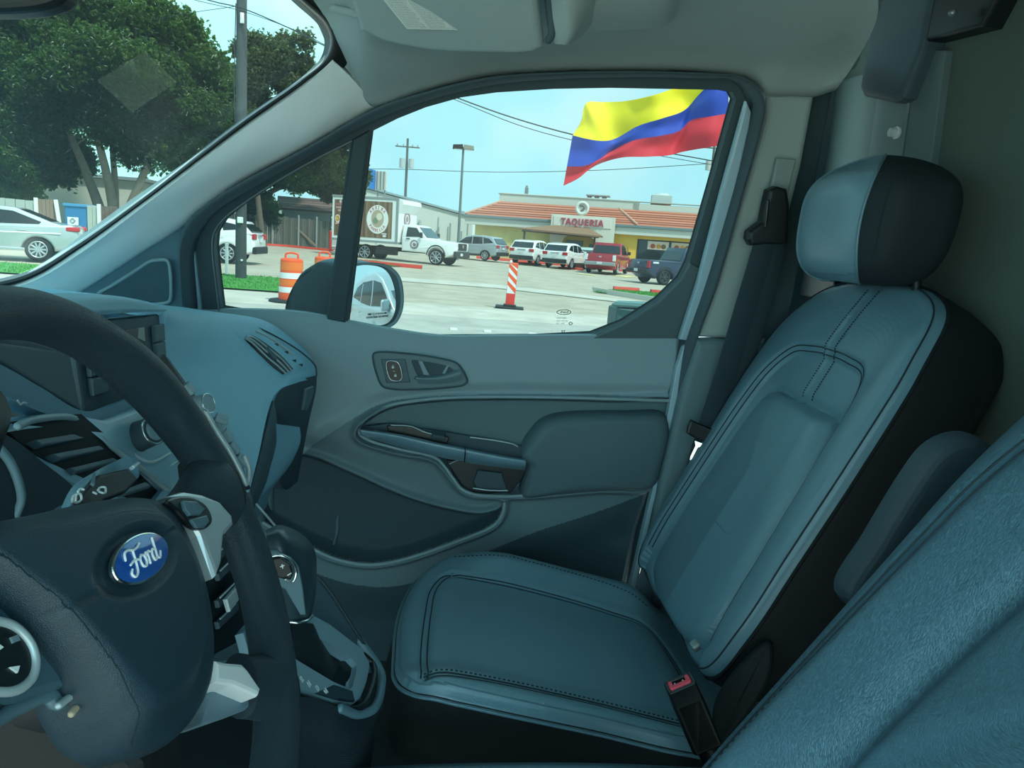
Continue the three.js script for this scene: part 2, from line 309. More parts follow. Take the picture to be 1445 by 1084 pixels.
// floor, front wall, driver's side
struct('floor', put(rbox(2.2, 0.05, 1.75, 0.01), -0.28, 0.455, -0.72), M.carpet);
struct('wall_front', put(rbox(0.05, 0.95, 1.75, 0.01), -1.2, 0.8, -0.72), M.carpet);
struct('wall_right_1', put(rbox(0.16, 1.6, 0.03, 0.005), 0.775, 1.15, -1.61), M.doorDark);
struct('roof', [put(rbox(0.5, 0.05, 1.9, 0.01), 0.80, 1.92, -0.72), put(rbox(2.0, 0.03, 1.9, 0.01), 0.05, 1.96, -0.72)], M.bulkhead);
struct('wall_left', [put(rbox(2.0, 0.16, 0.06, 0.01), -0.2, 0.5, 0.16), put(rbox(0.26, 0.8, 0.06, 0.01), 0.68, 1.45, 0.14), put(rbox(1.1, 0.1, 0.06, 0.01), 0.27, 1.80, 0.17)], M.doorDark);
struct('wall_right', put(rbox(1.0, 0.72, 0.04, 0.01), -0.85, 0.8, -1.55), M.doorDark);

// ---------------------------------------------------------------- sun visor and roof shelf
{
  const c = Q([[640, 30, 1.15]])[0];
  const v = thing('sun_visor', 'folded grey sun visor with a printed warning label, under the roof above the side window', 'sun visor', [c.x, c.y, c.z]);
  const pts = [[512, 30, 1.20], [540, 62, 1.20], [572, 65, 1.20], [592, 72, 1.195], [606, 79, 1.19], [640, 81, 1.18], [728, 83, 1.15], [752, 79, 1.14], [766, 66, 1.13], [766, 50, 1.12], [752, -30, 1.03], [480, -30, 1.10]];
  obj('visor_panel', slab(pts, 0.022, { bevel: 0.009, seg: 4 }), M.headliner, v);
  const cv = document.createElement('canvas'); cv.width = 512; cv.height = 320; const x = cv.getContext('2d');
  x.fillStyle = '#dde2da'; x.fillRect(0, 0, 512, 320); x.fillStyle = '#e0d650'; x.fillRect(470, 0, 42, 320);
  x.fillStyle = '#79888a'; const r = rng(5);
  for (let col = 0; col < 3; col++) for (let l = 0; l < 26; l++) { const wd = (col === 2 && l < 9 ? 0.4 : 1) * (110 + r() * 34); for (let k = 0; k < wd; k += 9) x.fillRect(14 + col * 156 + k, 14 + l * 11.6, 4 + r() * 5, 3.2); }
  x.fillStyle = '#66767a'; x.fillRect(330, 30, 50, 36); x.fillRect(390, 40, 34, 26);
  const t = new THREE.CanvasTexture(cv); t.colorSpace = THREE.SRGBColorSpace; t.magFilter = THREE.LinearFilter;
  const [A, B, Cc, D] = Q([[536, -6, 1.12], [640, -6, 1.10], [677, 43, 1.138], [574, 41, 1.155]]).map((p) => p.add(EYE.clone().sub(p).normalize().multiplyScalar(0.004)));
  const g = gridGeo([[A, B], [D, Cc]]); const uv = g.attributes.uv; [[0, 1], [1, 1], [0, 0], [1, 0]].forEach(([a, b], i) => uv.setXY(i, a, b));
  const m = new THREE.MeshPhysicalMaterial({ map: t, roughness: 0.6 });
  obj('warning_label', g, m, v, 'white warning label with lines of grey print and a yellow edge');
  obj('pivot_rod', sweep([[505, 20, 1.19], [470, 12, 1.2]], 0.006), M.headliner, v);
}
{
  const s = thing('overhead_shelf', 'rounded grey overhead storage bin hanging from the roof behind the visor', 'storage bin', [0.15, 1.74, -1.0]);
  obj('bin_shell', patch([
    [[772, -40, 1.04], [779, 20, 1.08], [781, 52, 1.10], [783, 62, 1.11]],
    [[800, -40, 1.02], [805, 20, 1.06], [806, 50, 1.085], [800, 63, 1.10]],
    [[838, -40, 1.05], [835, 0, 1.08], [822, 36, 1.11], [806, 60, 1.125]],
    [[850, -40, 1.09], [846, 0, 1.12], [832, 38, 1.15], [812, 58, 1.16]],
  ], 20, 16, 0.02), M.headliner, s);
  obj('bin_seam', sweep([[771, -30, 1.05], [777, 20, 1.085], [779, 48, 1.1], [774, 56, 1.11]], 0.006), M.rubber, s);
  obj('roof_panel_edge', patch([
    [[806, 46, 1.17], [860, 43, 1.18], [920, 40, 1.19], [940, 35, 1.19], [955, 22, 1.18]],
    [[815, 20, 1.12], [860, 16, 1.12], [920, 12, 1.12], [945, 6, 1.12], [962, -10, 1.12]],
    [[815, -40, 1.05], [860, -40, 1.05], [920, -40, 1.05], [955, -40, 1.05], [975, -40, 1.05]],
  ], 24, 8, 0.012), M.headliner, s);
}
{
  const m = thing('rear_view_mirror', 'dark rear view mirror whose lower rim just enters the top left corner', 'mirror', P(20, -10, 0.62).toArray());
  obj('mirror_shell', slab([[-120, -60, 0.62], [-120, 10, 0.62], [-40, 15, 0.62], [20, 14, 0.62], [58, 9, 0.62], [84, -2, 0.62], [92, -20, 0.62], [90, -60, 0.62]], 0.03, { bevel: 0.009, smooth: 60, seg: 4 }), M.black, m);
  obj('mirror_stem', sweep([[30, -60, 0.62], [60, -200, 0.70]], 0.01), M.black, m);
}

// ---------------------------------------------------------------- upholstery
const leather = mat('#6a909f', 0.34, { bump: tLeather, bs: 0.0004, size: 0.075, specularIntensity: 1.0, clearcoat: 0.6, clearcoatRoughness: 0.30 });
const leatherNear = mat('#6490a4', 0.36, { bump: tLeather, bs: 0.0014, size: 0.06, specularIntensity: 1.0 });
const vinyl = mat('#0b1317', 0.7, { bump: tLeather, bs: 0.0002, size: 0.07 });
const thread = mat('#1c2c34', 0.7);
const distTo = (poly) => (a, b) => {                  // distance to a polyline and signed side (+ left)
  let best = 9, side = 1;
  for (let i = 0; i < poly.length - 1; i++) {
    const [x0, y0] = poly[i], [x1, y1] = poly[i + 1], dx = x1 - x0, dy = y1 - y0, t = clamp(((a - x0) * dx + (b - y0) * dy) / (dx * dx + dy * dy)), d = Math.hypot(a - x0 - dx * t, b - y0 - dy * t);
    if (d < best) { best = d; side = dx * (b - y0) - dy * (a - x0) >= 0 ? 1 : -1; }
  }
  return [best, side];
};
const inPoly = (poly) => (x, y) => { let c = false; for (let i = 0, j = poly.length - 1; i < poly.length; j = i++) { const [xi, yi] = poly[i], [xj, yj] = poly[j]; if ((yi > y) !== (yj > y) && x < ((xj - xi) * (y - yi)) / (yj - yi) + xi) c = !c; } return c; };
const sdf = (poly) => { const closed = [...poly, poly[0]], d = distTo(closed), f = inPoly(poly); return (a, b) => (f(a, b) ? -1 : 1) * d(a, b)[0]; };   // negative inside
// a stuffed shape: outline in (a, b), height above it, rounded edge, then a skirt that goes down
function pillow({ map, outline, center, top, round = 0.03, skirt = [], n = 240, rings = 70, edgePow = 1 }) {
  const B = sp2(outline, n), rows = [], M2 = (a, b, h) => map(a, b, h);
  for (let k = 0; k <= rings; k++) {
    const r = Math.pow(Math.max(k, 0.02) / rings, edgePow), row = [];
    for (let i = 0; i <= n; i++) {
      const [ba, bb] = B[i % n], a = lerp(center[0], ba, r), b = lerp(center[1], bb, r), d = (1 - r) * Math.hypot(ba - center[0], bb - center[1]);
      const dr = d < round ? round - Math.sqrt(Math.max(0, round * round - (round - d) * (round - d))) : 0;
      row.push(M2(a, b, top(a, b) - dr));
    }
    rows.push(row);
  }
  const face = gridGeo(rows, true), s = [rows[rings]];
  for (const [out, down, t0] of skirt) {
    s.push(Array.from({ length: n + 1 }, (_, i) => {
      const [ba, bb] = B[i % n], l = Math.hypot(ba - center[0], bb - center[1]), a = ba + (ba - center[0]) / l * out, b = bb + (bb - center[1]) / l * out;
      return M2(a, b, (t0 ?? 1) * (top(ba, bb) - round) - down);
    }));
  }
  return { face, side: s.length > 1 ? gridGeo(s, true) : null, B };
}
const seam = (map, top, poly, r, lift = 0, n = 80, closed = false) => sweep(sp2(poly, n, closed).map(([a, b]) => map(a, b, top(a, b) + lift)), r, { seg: n * 2, rad: 6, closed, open: !closed });
function stitches(map, top, poly, n, r = 0.0011, lift = 0.0006) {     // a row of separate stitches
  const p = sp2(poly, n * 2, false), g = [];
  for (let i = 0; i < n * 2; i += 2) { const a = map(p[i][0], p[i][1], top(...p[i]) + lift), b = map(p[i + 1][0], p[i + 1][1], top(...p[i + 1]) + lift); g.push(new THREE.TubeGeometry(new THREE.LineCurve3(a, b), 1, r, 5)); }
  return merge(g);
}
const offs = (poly, d) => poly.map(([a, b], i) => { const p = poly[Math.max(0, i - 1)], q = poly[Math.min(poly.length - 1, i + 1)], l = Math.hypot(q[0] - p[0], q[1] - p[1]); return [a - (q[1] - p[1]) / l * d, b + (q[0] - p[0]) / l * d]; });

// seat back in its own axes: a across (towards the door), b up the back, h out of the face
function makeBack(root, o) {
  const { base, zc, up, nrm } = o;
  const map = (a, b, h) => V(base[0] + up[0] * b + nrm[0] * h, base[1] + up[1] * b + nrm[1] * h, zc - a);
  const U = sp2([[-0.176, 0.03], [-0.172, 0.10], [-0.164, 0.22], [-0.152, 0.36], [-0.142, 0.44], [-0.118, 0.482], [-0.06, 0.494], [0, 0.497], [0.06, 0.494], [0.118, 0.482], [0.150, 0.44], [0.164, 0.36], [0.172, 0.22], [0.176, 0.1], [0.176, 0.03]], 90, false);
  const ins = [[-0.13, 0.0], [-0.146, 0.1], [-0.14, 0.25], [-0.128, 0.36], [-0.112, 0.398], [-0.05, 0.404], [0.05, 0.404], [0.112, 0.398], [0.128, 0.36], [0.14, 0.25], [0.146, 0.1], [0.13, 0.0]];
  const dU = distTo(U), sI = sdf(sp2(ins, 90)), inU = inPoly([...U, [0.18, -0.2], [-0.178, -0.2]]);
  const top = (a, b) => {
    const bol = 0.013 * Math.exp(-Math.pow((Math.abs(a) - 0.19) / 0.045, 2)) * sstep(0.62, 0.35, b) * sstep(-0.1, 0.1, b);
    const [d] = dU(a, b), inside = inU(a, b);
    let h = bol - 0.010 * sstep(0.50, 0.66, b) - 0.35 * Math.pow(Math.max(0, b - 0.5), 2);
    h -= (inside ? 0.012 * sstep(0, 0.012, d) : 0) + 0.006 * Math.exp(-Math.pow(d / 0.006, 2));
    const s = sI(a, b); h += s < 0 ? 0.021 * (1 - Math.exp(s / 0.013)) - 0.002 : -0.009 * Math.exp(-Math.pow(s / 0.011, 2));
    h -= 0.0025 * sstep(0.016, 0.013, Math.abs(a)) * sstep(0.41, 0.43, b);
    return h;
  };
  const outline = [[0, -0.03], [-0.14, -0.03], [-0.205, -0.005], [-0.225, 0.07], [-0.228, 0.2], [-0.227, 0.42], [-0.215, 0.52], [-0.182, 0.595], [-0.12, 0.63], [0, 0.642], [0.12, 0.63], [0.182, 0.595], [0.215, 0.52], [0.227, 0.42], [0.228, 0.2], [0.225, 0.07], [0.205, -0.005], [0.14, -0.03]];
  const p = pillow({ map, outline, center: [0, 0.27], top, round: 0.022, n: 300, rings: 110, edgePow: 0.8, skirt: [[0.002, 0.004], [0.004, 0.02], [0.004, 0.06], [-0.002, 0.1], [-0.02, 0.125], [-0.10, 0.135]] });
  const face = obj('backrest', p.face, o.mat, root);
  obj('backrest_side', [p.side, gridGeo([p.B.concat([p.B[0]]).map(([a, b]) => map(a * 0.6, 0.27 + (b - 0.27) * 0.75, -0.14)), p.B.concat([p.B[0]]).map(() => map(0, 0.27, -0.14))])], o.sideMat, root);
  const flat = (a, b) => top(a, b);
  for (const d of [-0.0045, 0.0045]) obj('seam', seam(map, flat, offs(U, d), 0.0011, 0.0002, 120), thread, face);
  for (const a of [-0.0165, 0.0165]) obj('stitching', stitches(map, flat, [[a, 0.415], [a, 0.5], [a, 0.618]], 44), thread, face);
  const edge = (k) => p.B.map(([a, b]) => [a * k, 0.27 + (b - 0.27) * k]).filter(([, b]) => b > -0.06);
  const start = edge(1).findIndex(([a, b]) => a > 0 && b < -0.05);
  obj('edge_piping', sweep(p.B.map(([a, b]) => map(a * 1.004, 0.27 + (b - 0.27) * 1.003, top(a, b) - 0.021)), 0.0026, { seg: 500, rad: 6, closed: true }), o.sideMat, face);
  obj('seam', sweep(p.B.map(([a, b]) => { const l = Math.hypot(a, b - 0.27), k = 1 - 0.006 / l; return map(a * k, 0.27 + (b - 0.27) * k, top(a * k, 0.27 + (b - 0.27) * k) - 0.0035); }), 0.0013, { seg: 400, rad: 6, closed: true }), thread, face);
  return { map, top };
}
{ // passenger seat
  const s = thing('car_chair', 'black leather passenger seat facing forward beside the closed door, with its headrest in view', 'car seat', [0.24, 0.48, -1.15]);
  const ups = V(0.252, 0.527, 0).normalize();
  makeBack(s, { base: [0.398, 0.837], zc: -1.17, up: [ups.x, ups.y], nrm: [-ups.y, ups.x], mat: leather, sideMat: vinyl });
  // cushion
  const ax = V(1, -0.223, 0).normalize(), an = V(0.223, 1, 0).normalize();
  const map = (a, b, h) => V(-0.02 + ax.x * a + an.x * h, 0.842 + ax.y * a + an.y * h, -1.147 - b);
  const fs = [[0.012, -0.212], [0.010, -0.13], [0.012, -0.02], [0.018, 0.06], [0.035, 0.105], [0.05, 0.118]];
  const ns = [[0.012, -0.212], [0.1, -0.2], [0.24, -0.197], [0.4, -0.205], [0.5, -0.21]];
  const fa = [[0.05, 0.118], [0.18, 0.118], [0.34, 0.11], [0.42, 0.095], [0.445, 0.02], [0.45, -0.07], [0.455, -0.2]];
  const c1 = sp2(fs, 40, false), c2 = sp2(ns, 40, false), c3 = sp2(fa, 60, false), ds = [c1, c2, c3].map(distTo);
  const top = (a, b) => {
    let h = 0.008 * Math.sin(clamp((a - 0.02) / 0.42) * Math.PI) * sstep(0.23, 0, Math.abs(b));
    const bol = (c, w, k) => k * Math.exp(-Math.pow((b - c) / w, 2));
    h += (bol(0.185, 0.05, 0.034) * sstep(0.0, 0.16, a) + bol(-0.212, 0.03, 0.008)) * sstep(0.52, 0.38, a);
    h -= 0.02 * sstep(0.05, -0.04, a) + 0.02 * sstep(0.4, 0.5, a) * sstep(0.02, 0, 0.2 - Math.abs(b) - 0.2);
    for (const d of ds) { const e = d(a, b)[0]; h -= 0.005 * Math.exp(-Math.pow(e / 0.008, 2)); }
    return h;
  };
  const outline = [[-0.026, -0.12], [-0.029, -0.03], [-0.022, 0.06], [-0.002, 0.14], [0.05, 0.2], [0.13, 0.236], [0.25, 0.248], [0.40, 0.235], [0.53, 0.2], [0.53, -0.19], [0.42, -0.23], [0.25, -0.232], [0.1, -0.234], [0.035, -0.232], [-0.008, -0.214], [-0.022, -0.175]];
  const p = pillow({ map, outline, center: [0.24, 0], top, round: 0.017, n: 320, rings: 110, edgePow: 0.8, skirt: [[0.001, 0.002]] });
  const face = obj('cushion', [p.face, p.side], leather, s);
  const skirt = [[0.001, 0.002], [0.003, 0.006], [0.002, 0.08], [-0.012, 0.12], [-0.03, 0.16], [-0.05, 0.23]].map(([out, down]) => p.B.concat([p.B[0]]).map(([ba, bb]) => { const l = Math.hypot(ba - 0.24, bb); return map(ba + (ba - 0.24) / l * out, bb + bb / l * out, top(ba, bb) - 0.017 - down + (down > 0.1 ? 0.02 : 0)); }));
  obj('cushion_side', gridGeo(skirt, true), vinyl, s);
  obj('edge_piping', sweep(skirt[1].filter((_, i) => i % 4 === 0).slice(0, -1), 0.0032, { seg: 400, rad: 6, closed: true }), leather, face);
  for (const [c, k] of [[fs, -1], [ns, 1], [fa, 1]]) for (const d of [-0.0045, 0.0045]) obj('seam', seam(map, top, offs(sp2(c, 40, false), d), 0.0011, 0.0002, 60), thread, face);
  obj('stitching', stitches(map, top, offs(sp2(ns, 40, false), 0.009), 70), thread, face);
  obj('stitching', stitches(map, top, offs(sp2(fa.slice(0, 4), 40, false), 0.06).filter(([a, b]) => b < 0.2), 50), thread, face);
  // frame, rail and release bar under the cushion
  obj('seat_frame', [put(rbox(0.40, 0.14, 0.36, 0.02), 0.26, 0.60, -1.147), put(rbox(0.5, 0.03, 0.05, 0.008), 0.25, 0.50, -0.97), put(rbox(0.5, 0.03, 0.05, 0.008), 0.25, 0.50, -1.32)], M.black, s);
  obj('slide_bar', sweep([[600, 1050, 0.97], [572, 1052, 0.99], [568, 1042, 1.0], [572, 1000, 1.05]], 0.006), M.steel, s);
  // headrest: rounded block, front panel and the darker sides
  const hx = 0.655, hz = -1.17, sec = (v) => {        // v from the bottom to the top
    const y = 1.398 + 0.197 * v, sh = 0.014 * (v - 0.5), pr = Math.pow(1 - Math.pow(Math.abs(2 * clamp(v, 0.0, 1) - 1), 2.7), 1 / 2.7);
    const t = 0.08 * (0.35 + 0.65 * pr) * (v > 0.5 ? Math.sqrt(Math.max(0.02, 1 - Math.pow((v - 0.5) / 0.51, 4))) : 1), w = 0.142 * (0.4 + 0.6 * pr) * (v > 0.6 ? Math.sqrt(Math.max(0.02, 1 - Math.pow((v - 0.6) / 0.405, 3))) : lerp(0.95, 1, v / 0.6));
    return { y, x: hx + sh, t, w };
  };
  const pt = (ph, v) => { const q = sec(v), e = 0.56, c = Math.cos(ph), n = Math.sin(ph); return V(q.x - Math.sign(c) * Math.pow(Math.abs(c), e) * q.t, q.y, hz + Math.sign(n) * Math.pow(Math.abs(n), e + 0.08) * q.w); };
  const band = (p0, p1, nph) => { const rows = []; for (let j = 0; j <= 44; j++) { const v = 0.5 - 0.5 * Math.cos(Math.PI * j / 44), row = []; for (let i = 0; i <= nph; i++) { const f = kf(v); row.push(pt(lerp(p0(f), p1(f), i / nph), v)); } rows.push(row); } return rows; };
  const a_ = (f) => -f, b_ = (f) => f, c_ = (f) => 2 * Math.PI - f, kf = (v) => 0.60 + 0.20 * Math.pow(2 * v - 1, 2), hd = obj('headrest', [gridGeo(band(a_, b_, 50)), gridGeo([band(a_, b_, 50)[0], band(a_, b_, 50)[0].map(() => V(hx, 1.396, hz))])], leather, s);
  obj('headrest_side', [gridGeo(band(b_, c_, 110)), gridGeo([band(b_, c_, 60)[0], band(b_, c_, 60)[0].map(() => V(hx, 1.396, hz))]), gridGeo([band(b_, (f) => f + 2 * Math.PI, 60)[44], band(b_, (f) => f + 2 * Math.PI, 60)[44].map(() => V(hx + 0.007, 1.597, hz))])], mat('#16242a', 0.75, { bump: tLeather, bs: 0.0002, size: 0.07 }), s);
  for (const sg of [-1, 1]) obj('headrest_piping', sweep(band(a_, b_, 2).map((r) => r[sg < 0 ? 0 : 2]).filter((_, i) => i % 2 === 0), 0.0026, { seg: 90, rad: 6 }), leather, hd);
  for (const z of [-1.08, -1.26]) obj('headrest_post', sweep([V(hx + 0.03, 1.42, z), V(hx + 0.036, 1.385, z)], 0.007), M.black, s);
  obj('hinge_cover', slab([[1015, 975, 0.93], [1050, 930, 0.93], [1085, 905, 0.92], [1088, 950, 0.91], [1040, 1030, 0.9], [1012, 1060, 0.9], [1004, 1010, 0.92]], 0.03, { bevel: 0.008, smooth: 40 }), vinyl, s);
  const b = P(981, 911, 0.955);
  obj('hinge_bolt', put(rbox(0.014, 0.013, 0.014, 0.004), b.x, b.y, b.z, 0.3, 0.4, 0.5), M.steel, s);
}
{ // buckle beside the passenger cushion
  const b = thing('belt_buckle', 'black seat belt buckle with a red press button, standing beside the passenger cushion', 'seat belt buckle', [0.36, 0.6, -0.86]);
  const topc = P(960, 966, 0.84), low = P(1000, 1060, 0.83), dir = topc.clone().sub(low).normalize();
  const zf = V(0, 0, 1).addScaledVector(dir, -dir.z).normalize(), xw = dir.clone().cross(zf).normalize();
  const B = new THREE.Matrix4().makeBasis(xw, dir, zf).setPosition(topc);
  const bx = (w, h, d, x, y, z, r) => rbox(w, h, d, r).translate(x, y, z).applyMatrix4(B);
  obj('buckle_body', [bx(0.036, 0.09, 0.005, 0, -0.042, 0.0125, 0.002), bx(0.036, 0.09, 0.005, 0, -0.042, -0.0125, 0.002), bx(0.005, 0.09, 0.025, 0.0165, -0.042, 0, 0.002), bx(0.005, 0.09, 0.025, -0.0165, -0.042, 0, 0.002), bx(0.03, 0.05, 0.022, 0, -0.06, 0, 0.002), bx(0.04, 0.075, 0.03, 0, -0.052, 0, 0.006)], M.gloss, b);
  obj('press_button', [bx(0.028, 0.016, 0.009, 0, -0.004, 0.0045, 0.002), bx(0.006, 0.016, 0.017, 0.0115, -0.003, 0.0, 0.002), bx(0.006, 0.016, 0.017, -0.0115, -0.003, 0.0, 0.002)], mat('#f0485e', 0.4), b, 'red press button');
  for (const x of [-0.006, 0.005]) obj('rivet', new THREE.SphereGeometry(0.0016, 10, 8).translate(x, 0.002, -0.002).applyMatrix4(B), M.chrome, b);
  obj('stalk', sweep([low.clone().addScaledVector(dir, 0.01), low.clone().addScaledVector(dir, -0.10), V(0.42, 0.58, -0.84)], 0.014), M.black, b);
}
{ // driver's seat back, close to the camera
  const s = thing('car_chair', 'black leather driver seat back close in the foreground with raised armrest', 'car seat', [0.42, 0.48, -0.45]);
  const up = V(0.235, 0.345, 0).normalize();
  makeDriver(s, up);
  obj('armrest', (() => {
    const pts = [[1195, 850, 0.70], [1240, 765, 0.70], [1300, 668, 0.70], [1322, 640, 0.70], [1350, 622, 0.70], [1385, 618, 0.70], [1420, 650, 0.70], [1360, 760, 0.70], [1270, 880, 0.70]];
    return slab(pts, 0.04, { bevel: 0.016, seg: 5, smooth: 60 });
  })(), mat('#33464f', 0.6, { bump: tLeather, bs: 0.0002, size: 0.07 }), s);
  obj('seat_base', put(rbox(0.42, 0.2, 0.46, 0.04), 0.2, 0.66, -0.42), vinyl, s);
}
function makeDriver(s, up) {
  // front face of the seat back: a = across from the inboard edge, b = up
  const base = P(1032, 1060, 0.63), n0 = V(-up.y, up.x, 0);
  const zc = base.z + 0.235, map = (a, b, h) => V(base.x + up.x * b + n0.x * h, base.y + up.y * b + n0.y * h, zc - a);
  return makeBackDriver(s, map);
}
function makeBackDriver(s, map) {
  const groove = sp2([[0.205, -0.08], [0.205, 0.02], [0.196, 0.14], [0.186, 0.28], [0.176, 0.4], [0.15, 0.5], [0.0, 0.53]], 80, false);
  const crease = sp2([[0.122, -0.1], [0.126, 0.0], [0.124, 0.14], [0.115, 0.26], [0.10, 0.36], [0.05, 0.42], [0, 0.43]], 80, false);
  const dg = distTo(groove), dc = distTo(crease);
  const top = (a, b) => {
    let h = 0.04 * Math.exp(-Math.pow((Math.abs(a) - 0.185) / 0.05, 2)) * sstep(0.62, 0.3, b);
    const A = Math.abs(a), g = dg(A, b)[0], [c, side] = dc(A, b);
    h -= 0.005 * Math.exp(-Math.pow(g / 0.009, 2));
    h -= 0.013 * Math.exp(-Math.pow(c / 0.013, 2));
    if (side > 0) h += 0.010 * (1 - Math.exp(-c / 0.02));
    return h;
  };
  const outline = [[0, -0.12], [-0.2, -0.12], [-0.235, -0.06], [-0.24, 0.1], [-0.24, 0.4], [-0.21, 0.53], [-0.12, 0.62], [0, 0.64], [0.12, 0.62], [0.21, 0.53], [0.24, 0.4], [0.24, 0.1], [0.235, -0.06], [0.2, -0.12]];
  const p = pillow({ map, outline, center: [0, 0.27], top, round: 0.035, n: 320, rings: 120, edgePow: 0.8, skirt: [[0.002, 0.01], [0.002, 0.06], [-0.01, 0.12], [-0.08, 0.14]] });
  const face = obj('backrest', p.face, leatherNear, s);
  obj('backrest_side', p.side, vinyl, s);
  for (const d of [-0.0045, 0.0045]) obj('seam', seam(map, top, offs(groove, d), 0.001, 0.0002, 120), thread, face);
  for (const d of [-0.010, 0.010]) obj('stitching', stitches(map, top, offs(groove, d), 90, 0.0009, 0.0002), leatherNear, face);
}
{ // passenger belt
  const b = thing('seat_belt', 'dark grey seat belt hanging from the light pillar with a chrome tongue', 'seat belt', [0.58, 1.45, -1.38]);
  obj('guide_cover', slab([[1087, 268, 1.345], [1098, 263, 1.345], [1112, 267, 1.345], [1115, 290, 1.35], [1113, 345, 1.355], [1082, 345, 1.355], [1060, 347, 1.36], [1055, 338, 1.36], [1057, 327, 1.36], [1076, 313, 1.355], [1081, 290, 1.35]], 0.035, { bevel: 0.007, seg: 4 }), M.black, b);
  obj('guide_rib', sweep([[1084, 284, 1.342], [1082, 302, 1.342], [1080, 320, 1.345]], 0.003), M.gloss, b);
  const strip = (pts, w, t) => { const c = sp(Q(pts), 30); return solid([c.map((p) => p.clone().add(V(-w / 2, 0, 0.0))), c, c.map((p) => p.clone().add(V(w / 2, 0, -0.012)))], t); };
  obj('webbing', strip([[1083, 338, 1.365], [1052, 440, 1.375], [1022, 540, 1.385], [990, 640, 1.39], [962, 740, 1.395], [930, 860, 1.40]], 0.046, 0.002), M.webbing, b);
  obj('webbing', strip([[1100, 330, 1.375], [1078, 420, 1.39], [1050, 520, 1.40], [1015, 640, 1.41], [985, 760, 1.42]], 0.046, 0.002), M.webbing, b);
  obj('tongue_grip', slab([[975, 593, 1.372], [985, 598, 1.37], [1006, 606, 1.365], [1002, 628, 1.365], [982, 620, 1.37], [969, 612, 1.374], [970, 604, 1.374]], 0.014, { bevel: 0.004, seg: 3 }), M.gloss, b);
  obj('tongue', slab([[980, 622, 1.374], [992, 626, 1.37], [991, 630, 1.37], [985, 632, 1.372], [976, 649, 1.374], [973, 650, 1.376], [974, 644, 1.376], [981, 629, 1.375]], 0.003, { bevel: 0.0006 }), M.chrome, b);
}

